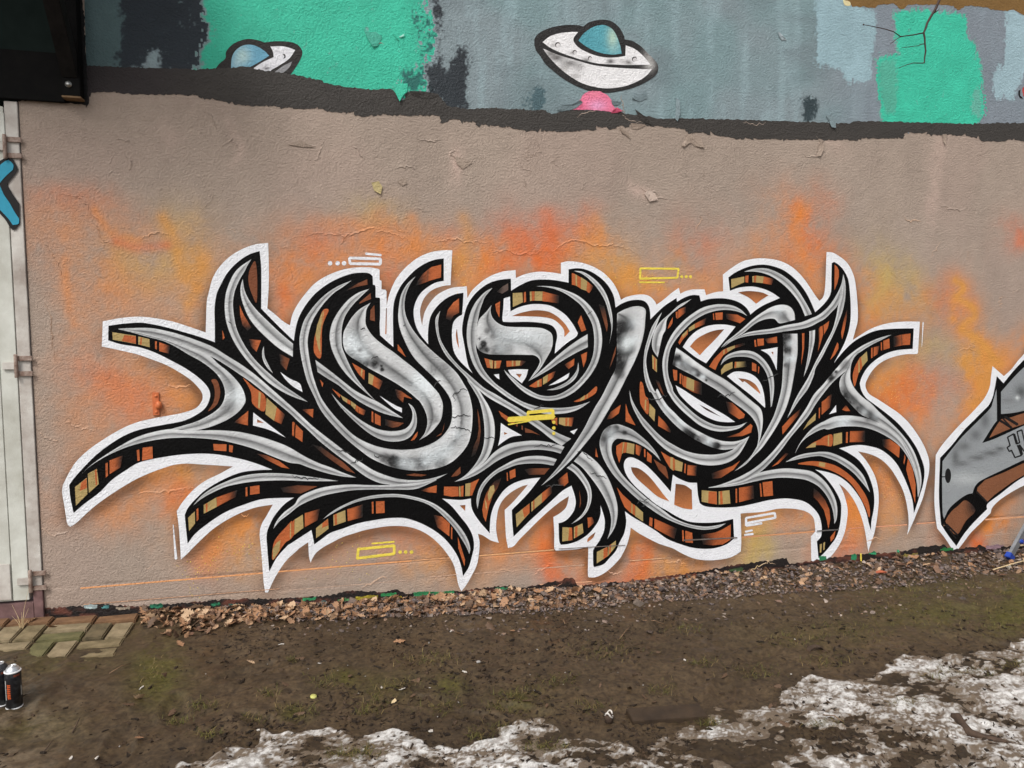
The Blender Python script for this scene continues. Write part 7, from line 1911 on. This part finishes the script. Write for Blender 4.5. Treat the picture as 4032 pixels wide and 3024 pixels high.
pbox('back_board', ((X_SEAM - 1.0 + xb0) / 2, -0.018, (wz(100, 398) + wz(100, 205)) / 2), (xb0 - X_SEAM + 1.0 - 0.004, 0.022, wz(100, 205) - wz(100, 398)), MAT_TIM)
pbox('transom_panel', ((X_SEAM - 1.0 + xb0) / 2, 0.0, (wz(100, 203) + wz(100, -300)) / 2), (xb0 - X_SEAM + 1.0 - 0.004, 0.012, wz(100, -300) - wz(100, 203)), plain_mat('dark_green_panel', lin(18, 28, 25), lin(26, 36, 33), 8, 0.8, .001, spec=0.1))
bm = bmesh.new(); add_lathe(bm, [(0.017, -0.003), (0.017, 0.0), (0.009, 0.003), (0.009, 0.009), (0.004, 0.010)], 16)
bmesh.ops.rotate(bm, cent=(0, 0, 0), matrix=Matrix.Rotation(math.pi / 2, 3, 'X'), verts=bm.verts[:])
bmesh.ops.translate(bm, vec=((xb0 + xb1) / 2 - 0.012, -0.074, wz(290, 348)), verts=bm.verts[:])
MAT_ZINC = plain_mat('zinc', lin(150, 150, 146), lin(186, 186, 182), 40, 0.35, 0.0, metal=0.7)
bm_object('bolt', bm, MAT_ZINC, post, True)
pbox('foot_trim', ((xb0 + xb1) / 2, -0.038, zb - 0.006), (xb1 - xb0 + 0.004, 0.076, 0.010), plain_mat('bare_wood', lin(96, 74, 50), lin(130, 104, 74), 30, .8), bev=0.001)

# ------------------------------------------------------------------ spray cans
MAT_TIN = plain_mat('tinplate', lin(188, 190, 192), lin(214, 216, 218), 30, 0.28, metal=0.75)
MAT_TIN_D = plain_mat('black_sprayed_tin', lin(36, 36, 38), lin(70, 70, 74), 60, 0.4, metal=0.3)
MAT_RIM = plain_mat('white_rim', lin(214, 214, 214), lin(232, 232, 232), 20, 0.4)
m, nt, b = new_mat('printed_label')
tc = N(nt, 'ShaderNodeTexCoord'); nz = noise_node(nt, tc.outputs['Object'], 22, 5, .6)
cr = N(nt, 'ShaderNodeValToRGB'); e = cr.color_ramp.elements
e[0].position = .48; e[0].color = (.006, .006, .008, 1); e[1].position = .75; e[1].color = (.075, .08, .082, 1)
nt.links.new(nz.outputs['Fac'], cr.inputs['Fac']); nt.links.new(cr.outputs['Color'], b.inputs['Base Color']); b.inputs['Roughness'].default_value = .32
MAT_LABEL = m
MAT_OR = plain_mat('orange_print', lin(176, 74, 34), lin(196, 88, 42), 30, .4); MAT_GR = plain_mat('pale_print', lin(150, 150, 146), lin(190, 190, 186), 60, .5)
def curved_print(name, a0, a1, z0, z1, r, mat, parent):
    n = max(2, int(abs(a1 - a0) / 0.1)); V, F_ = [], []
    for i in range(n + 1):
        a = a0 + (a1 - a0) * i / n
        V += [(r * math.cos(a), r * math.sin(a), z0), (r * math.cos(a), r * math.sin(a), z1)]
    for i in range(n): F_.append((2 * i, 2 * i + 2, 2 * i + 3, 2 * i + 1))
    return mesh_object(name, V, F_, mat, parent)
def spray_can(px, py, label, top, s=1.0):
    p = gpt(px, py)
    t = empty('spray_can', (p.x, p.y, p.z + 0.001)); tag(t, label, 'spray can', 'spray cans standing on the mud')
    t.scale = (s, s, s)
    R0 = 0.0325
    bm = bmesh.new(); add_lathe(bm, [(R0 - .002, .003), (R0, .006), (R0, .163), (R0 - .001, .166)], 40); body = bm_object('body', bm, MAT_LABEL, t, True)
    bm = bmesh.new(); add_lathe(bm, [(R0 - .003, 0), (R0 + .0012, .0008), (R0 + .0014, .005), (R0, .0062)], 40); bm_object('bottom_rim', bm, MAT_RIM, t, True)
    bm = bmesh.new(); add_lathe(bm, [(R0 - .001, .165), (R0 + .0012, .167), (R0 + .001, .171), (R0 - .001, .172)], 40); bm_object('top_rim', bm, MAT_RIM if top is MAT_TIN else MAT_TIN_D, t, True)
    bm = bmesh.new(); add_lathe(bm, [(R0 - .002, .171), (R0 - .004, .175), (.024, .184), (.0175, .189), (.0165, .190)], 40); sh_ = bm_object('shoulder', bm, top, t, True)
    bm = bmesh.new(); add_lathe(bm, [(.0165, .188), (.0175, .1915), (.0165, .1935), (.0150, .1925), (.0135, .190), (.006, .1905), (.0055, .1945), (.0022, .195), (.0022, .199), (.0005, .1992)], 32); bm_object('valve_cup', bm, MAT_TIN, t, True)
    th = math.atan2(CAM[1] - p.y, CAM[0] - p.x)      # side that faces the street
    for k, (dz, w) in enumerate(((.052, .018), (.060, .024), (.068, .020), (.077, .026), (.086, .021), (.095, .026), (.104, .018), (.112, .022))):
        a_ = th - .62
        curved_print('letter', a_ - w * 9, a_ - w * 9 + .30 + w * 6, dz, dz + .0055, R0 + .0003, MAT_OR, body)
    curved_print('stripe', th - .75, th - .66, .050, .118, R0 + .0003, MAT_OR, body)
    curved_print('stripe', th - 1.15, th - 1.0, .045, .135, R0 + .0003, MAT_GR, body)
    curved_print('stripe', th + .95, th + 1.15, .055, .10, R0 + .0003, MAT_GR, body)
    curved_print('stripe', th + .05, th + .9, .150, .160, R0 + .0003, plain_mat('brown_print', lin(110, 56, 40), lin(128, 66, 46), 30, .4), body)
    return t
spray_can(57, 2775, 'black spray can with clean silver top, standing in front of the dark topped one', MAT_TIN)
spray_can(8, 2764, 'black spray can with black stained top, cut by the left edge', MAT_TIN_D)

# ------------------------------------------------------------------ ladder at the right edge
MAT_ALU = plain_mat('aluminium', lin(120, 122, 126), lin(150, 152, 154), 14, .45, .0006, 80, metal=.5)
MAT_BLUE = plain_mat('blue_plastic', lin(24, 54, 140), lin(34, 68, 160), 20, .45)
f0 = gpt(3972, 2212); foot = Vector((f0.x, f0.y, f0.z + 0.03))
lad = empty('step_ladder', tuple(foot)); tag(lad, 'aluminium ladder with blue plastic feet leaning beside the silver graffiti piece', 'ladder')
def lpart(o, par=None):
    o.parent = par or lad
    if par is None: o.matrix_parent_inverse = Matrix.Translation(-lad.location)
    return o
tgt = None
topx = wall_xz(4330., 1500.)
d = Vector((float(topx[0]) - foot.x, -0.05 - foot.y, float(topx[1]) - foot.z)).normalized()
side = Vector((0.96, 0.25, -0.30)).normalized()
side = (side - d * side.dot(d)).normalized()
nrm = d.cross(side)
R3 = Matrix((side, nrm, d)).transposed()
def lbox(name, c, s, mat, par=None, bev=.002):
    bm = bmesh.new(); add_box(bm, tuple(c), s, R3, bevel=bev); return lpart(bm_object(name, bm, mat), par)
for k in (0, 1):
    b0 = foot + side * (0.42 * k)
    rl = lbox('rail', b0 + d * 1.05, (0.060, 0.024, 2.05), MAT_ALU)
    lbox('blue_foot', b0 + d * 0.012, (0.074, 0.040, 0.045), MAT_BLUE, rl, .004)
    lbox('blue_cap', b0 + d * 0.165 + side * 0.012 - nrm * 0.012, (0.032, 0.032, 0.032), MAT_BLUE, rl, .006)
for i in range(6):
    lbox('rung', foot + side * 0.21 + d * (0.28 + 0.27 * i), (0.40, 0.03, 0.03), MAT_ALU)
def stone_thing(px, py, r, label, colr, cat='stone', name='rubble_stone', dz=0):
    p = gpt(px, py)
    V, Fq = rock(np.random.default_rng(int(px)), r, .75)
    o = mesh_object(name, V, Fq, MAT_STONE, None, [lin(*colr)] * len(V)); o.location = (p.x, p.y, p.z + r * .4 + dz); tag(o, label, cat); return o
stone_thing(3972, 2240, .030, 'pale rounded stone under the foot of the ladder', (150, 142, 130))
stone_thing(3690, 2255, .040, 'largest brown stone on the gravel below the second graffiti piece', (128, 100, 82))
stone_thing(2515, 2380, .035, 'big flat grey stone near the middle of the gravel', (110, 98, 88))
stone_thing(2560, 2485, .026, 'dark stone lying alone below the gravel edge', (78, 66, 58))

def tube_thing(name, pts, radii, mat, label, cat, n=6):
    bm = bmesh.new(); c = Vector(pts[0]); add_tube(bm, [Vector(p) - c for p in pts], radii, n)
    o = bm_object(name, bm, mat, None, True); o.location = c; tag(o, label, cat); return o
MAT_CANE = plain_mat('pale_cane', lin(186, 162, 122), lin(206, 184, 146), 30, .6)
MAT_STICK = plain_mat('dead_twig', lin(96, 74, 54), lin(134, 106, 80), 40, .8)
MAT_DK = plain_mat('dark_bark', lin(52, 40, 32), lin(84, 66, 52), 30, .85, .004, 60)
tube_thing('bamboo_cane', [gpt(3900, 2252, .012), gpt(3985, 2235, .03), gpt(4120, 2208, .05)], [.004, .0045, .005], MAT_CANE, 'pale thin cane lying over the gravel by the ladder', 'cane')
tube_thing('bamboo_cane', [gpt(4000, 2172, .05), gpt(4090, 2168, .05), gpt(4200, 2160, .06)], [.006, .006, .006], MAT_CANE, 'pale rod lying against the wall foot behind the ladder', 'rod')
TW = [((2440, 2520), (2480, 2470), 'bent twig sticking out of the mud below the gravel centre'), ((2205, 2440), (2225, 2462), 'short straight twig at the gravel edge right of the big leaf'), ((1085, 2470), (1105, 2500), 'thin forked twig in the mud under the leaf strip'), ((2690, 2330), (2720, 2370), 'curved pale stem arching over the gravel'), ((430, 2660), (515, 2615), 'long thin twig lying on the mossy mud'), ((285, 2885), (315, 2830), 'dark straight stick bedded in the mud at lower left'), ((175, 2955), (210, 2915), 'second dark stick in the mud, nearest the left corner'), ((2530, 2445), (2620, 2443), 'level dry stem lying on the mud below the gravel'), ((3240, 2825), (3320, 2860), 'thin stick lying over the snow at lower right')]
for a, b, lb in TW:
    p0, p1 = gpt(*a, .006), gpt(*b, .012); mid = (p0 + p1) / 2 + Vector((.006, 0, .012))
    tube_thing('twig', [p0, mid, p1], [.0028, .0025, .0016], MAT_DK if 'dark' in lb else MAT_STICK, lb, 'twig')
# log-like lump and bark
lg = [gpt(3745, 2828, .008), gpt(3768, 2836, .014), gpt(3790, 2858, .008), gpt(3822, 2890, .012), gpt(3872, 2902, .004), gpt(3930, 2922, .006), gpt(3985, 2930, .0)]
tube_thing('fallen_branch', lg, [.012, .022, .017, .020, .014, .012, .004], MAT_DK, 'dark muddy branch lying in the snow at the lower right', 'branch', 9)
V, F_ = [], []
for i in range(9):
    a = math.pi * i / 8
    for s in (0, 1): V.append((-.045 * math.cos(a), .03 * s, .028 * math.sin(a)))
for i in range(8): F_.append((2 * i, 2 * i + 1, 2 * i + 3, 2 * i + 2))
bk = mesh_object('bark_piece', V, F_, MAT_DK); bk.location = gpt(3217, 2562, -.004); md = bk.modifiers.new('t', 'SOLIDIFY'); md.thickness = .004; tag(bk, 'curved piece of bark arched on the bare mud at right', 'bark')
# board trodden into the mud
pb = gpt(2640, 2815); bm = bmesh.new(); add_box(bm, (0, 0, 0), (.36, .11, .03), bevel=.003)
o = bm_object('wooden_board', bm, plain_mat('wet_board', lin(44, 34, 25), lin(66, 52, 38), 14, .6, .003, 50)); o.location = (pb.x - .02, pb.y, pb.z + .004); o.rotation_euler = (.05, .01, -.10); tag(o, 'short dark board trodden into the mud at the snow edge', 'board')
# litter
MAT_SCRAP = plain_mat('white_scrap', lin(178, 170, 160), lin(216, 210, 202), 40, .6)
MAT_SCRAP_G = plain_mat('grey_scrap', lin(150, 146, 142), lin(178, 174, 170), 40, .6)
def scrap(px, py, lx, ly, label, mat=None, name='paint_chip', cat='paint chip', group=None):
    p = gpt(px, py); r = np.random.default_rng(int(px * 7 + py)); n = 8
    bm = bmesh.new(); vs_ = []
    for k in range(n):
        a = 2 * math.pi * k / n; q = r.uniform(.35, 1.1)
        vs_.append(bm.verts.new((lx * .5 * q * math.cos(a), ly * .5 * q * math.sin(a), r.uniform(0, .003))))
    f = bm.faces.new(vs_); ex = bmesh.ops.extrude_face_region(bm, geom=[f]); bmesh.ops.translate(bm, vec=(0, 0, .003), verts=[v for v in ex['geom'] if isinstance(v, bmesh.types.BMVert)])
    bmesh.ops.recalc_face_normals(bm, faces=bm.faces[:])
    o = bm_object(name, bm, mat or MAT_SCRAP); o.location = (p.x, p.y, p.z + .001); o.rotation_euler = (r.normal(0, .2), r.normal(0, .2), r.uniform(0, 6)); tag(o, label, cat, group); return o
for px, py, lx, ly, lb, mt in ((1108, 2535, .035, .015, 'white paint chip in the mud under the leaf strip, the leftmost large one', None), (1775, 2492, .028, .014, 'white paint chip just below the gravel near the thin tan leaf', None), (1502, 2702, .022, .014, 'white crumb beside the moss patch at the middle', None), (1583, 2715, .04, .02, 'crumpled white scrap right of the middle moss patch', None), (1885, 2612, .04, .04, 'grey folded paper scrap on the mud', MAT_SCRAP_G), (1830, 2650, .06, .012, 'long pale strip of litter below the folded paper scrap', None), (1697, 2878, .04, .025, 'white paint flake just above the snow', None), (555, 2705, .04, .012, 'white bent strip of plastic on the moss', None), (1258, 2622, .03, .012, 'small white scrap right of the green tuft', None), (1693, 2708, .016, .010, 'tiny white crumb right of the crumpled scrap', None), (280, 2972, .032, .016, 'white oval pebble in the mud at the lower left', None), (380, 2980, .035, .018, 'pale snow crumb right of the white oval pebble', None), (2305, 2480, .014, .01, 'tiny pale chip below the gravel centre', None), (2695, 2597, .018, .012, 'white chip beside the dark splinter right of centre', None), (1018, 2880, .018, .016, 'white crumb left of the lower snow patch', None), (3115, 2650, .014, .01, 'bluish white crumb on the bare mud at right', None), (3130, 2515, .012, .01, 'tiny white chip left of the bark piece', None), (1690, 2535, .02, .01, 'pale chip in the mud under the gravel middle', MAT_SCRAP_G), (2115, 2560, .02, .012, 'tan fragment right of the reddish leaves', MAT_SCRAP_G), (1550, 2762, .05, .03, 'buff broken tile fragment below the moss patch', MAT_CANE)):
    scrap(px, py, lx, ly, lb, mt)
for k in range(30):
    px, py = rg.uniform(250, 3300), rg.uniform(2560, 2980)
    if py > 2830 and px > 700: continue
    scrap(px, py, rg.uniform(.005, .012), rg.uniform(.003, .007), 'tiny pale crumb scattered on the open mud', MAT_SCRAP_G, 'pale_crumb', 'crumb', 'pale crumbs on the mud')
p = gpt(1234, 2744); bm = bmesh.new(); add_lathe(bm, [(.0155, 0), (.016, .003), (.014, .007), (.002, .0075)], 20); o = bm_object('bottle_cap', bm, plain_mat('yellow_cap', lin(170, 168, 84), lin(196, 194, 120), 60, .4), None, True); o.location = (p.x, p.y, p.z + .002); o.rotation_euler = (.15, .1, 0); tag(o, 'yellow plastic cap lying on the mud left of the middle', 'cap')
p = gpt(2397, 2840); t = empty('paint_crusted_nozzle', (p.x, p.y, p.z)); tag(t, 'small dark tin cup with a crusted white rim at the snow edge', 'cup')
bm = bmesh.new(); add_lathe(bm, [(.018, 0), (.019, .03), (.016, .036)], 16); bm_object('cup_body', bm, MAT_DK, t, True)
bm = bmesh.new()
pts = [(.016 * math.cos(a), .016 * math.sin(a), .038 + .012 * math.sin(a * 2)) for a in np.linspace(0, 6.1, 18)]; add_tube(bm, pts, [.004] * 18, 6); bm_object('white_rim', bm, MAT_SCRAP, t, True)
p = gpt(3465, 2258); tube_thing('clay_shard', [p + Vector((-.04, 0, .015)), p + Vector((0, 0, .02)), p + Vector((.05, -.01, .012))], [.010, .012, .008], plain_mat('terracotta', lin(150, 76, 52), lin(176, 96, 66), 30, .8), 'orange terracotta shard on the gravel under the wall', 'shard', 8)
# dry stalk at the paving
tw0 = gpt(85, 2462, 0)
grs = empty('dry_weed', tuple(tw0)); tag(grs, 'dry straw coloured weed growing from a paving joint under the door', 'weed')
for k in range(9):
    bm = bmesh.new(); a = k * .7; q = Vector((.02 * math.cos(a), .008 * math.sin(a), 0)); H_ = (.24, .12, .10, .08, .15, .09, .07, .11, .06)[k]
    add_tube(bm, [q * .2, q * .8 + Vector((0, 0, H_ * .5)), q * 1.8 + Vector((.01 * math.cos(a), 0, H_))], [.0016, .0012, .0006], 5); bm_object('stalk', bm, MAT_CANE, grs)

# ------------------------------------------------------------------ bare twig hanging into view from a branch above
def at_dist(px, py, yw):
    d_ = ray(float(px), float(py)); t = (yw + DIST) / d_[1]; return Vector(CAM + d_ * t)
MAT_TWIG = plain_mat('bare_twig_bark', lin(44, 32, 28), lin(74, 54, 46), 60, .7)
def q(x, y): return at_dist(2926 + x / 2, y / 2, -0.55)
br = empty('bare_branch', tuple(q(1700, -500))); tag(br, 'thin leafless twig hanging in front of the mint panel at the top right', 'branch')
def bpart(name, pts, r0, r1):
    bm = bmesh.new(); P_ = [q(*p) for p in pts]; c = br.location
    add_tube(bm, [p - c for p in P_], list(np.linspace(r0, r1, len(P_))), 7); o = bm_object(name, bm, MAT_TWIG, br, True); return o
bpart('stem', [(1700, -500), (1620, -220), (1545, 0), (1510, 80), (1478, 130), (1450, 180), (1440, 215), (1422, 258), (1430, 300), (1432, 345), (1438, 400), (1430, 450), (1428, 490), (1418, 498), (1340, 496), (1290, 510), (1228, 535)], .0095, .0018)
bpart('side_twig', [(1422, 258), (1340, 275), (1240, 288), (1185, 250), (1130, 232), (1050, 214), (990, 202), (945, 194)], .0042, .0018)
bpart('side_twig', [(1240, 288), (1195, 318), (1158, 348)], .0030, .0012)
bpart('side_twig', [(1430, 345), (1395, 350), (1380, 360), (1300, 370), (1248, 376)], .0030, .0012)
bpart('side_twig', [(1490, 110), (1520, 95), (1545, 70)], .0030, .0016)
for x, y in ((1448, 182), (1422, 256), (1242, 288), (1430, 344), (948, 194), (1426, 492), (1515, 88), (1438, 402)):
    bm = bmesh.new(); c = q(x, y) - br.location
    bmesh.ops.create_icosphere(bm, subdivisions=1, radius=.0058, matrix=Matrix.Translation(c)); bm_object('bud', bm, MAT_TWIG, br, True)
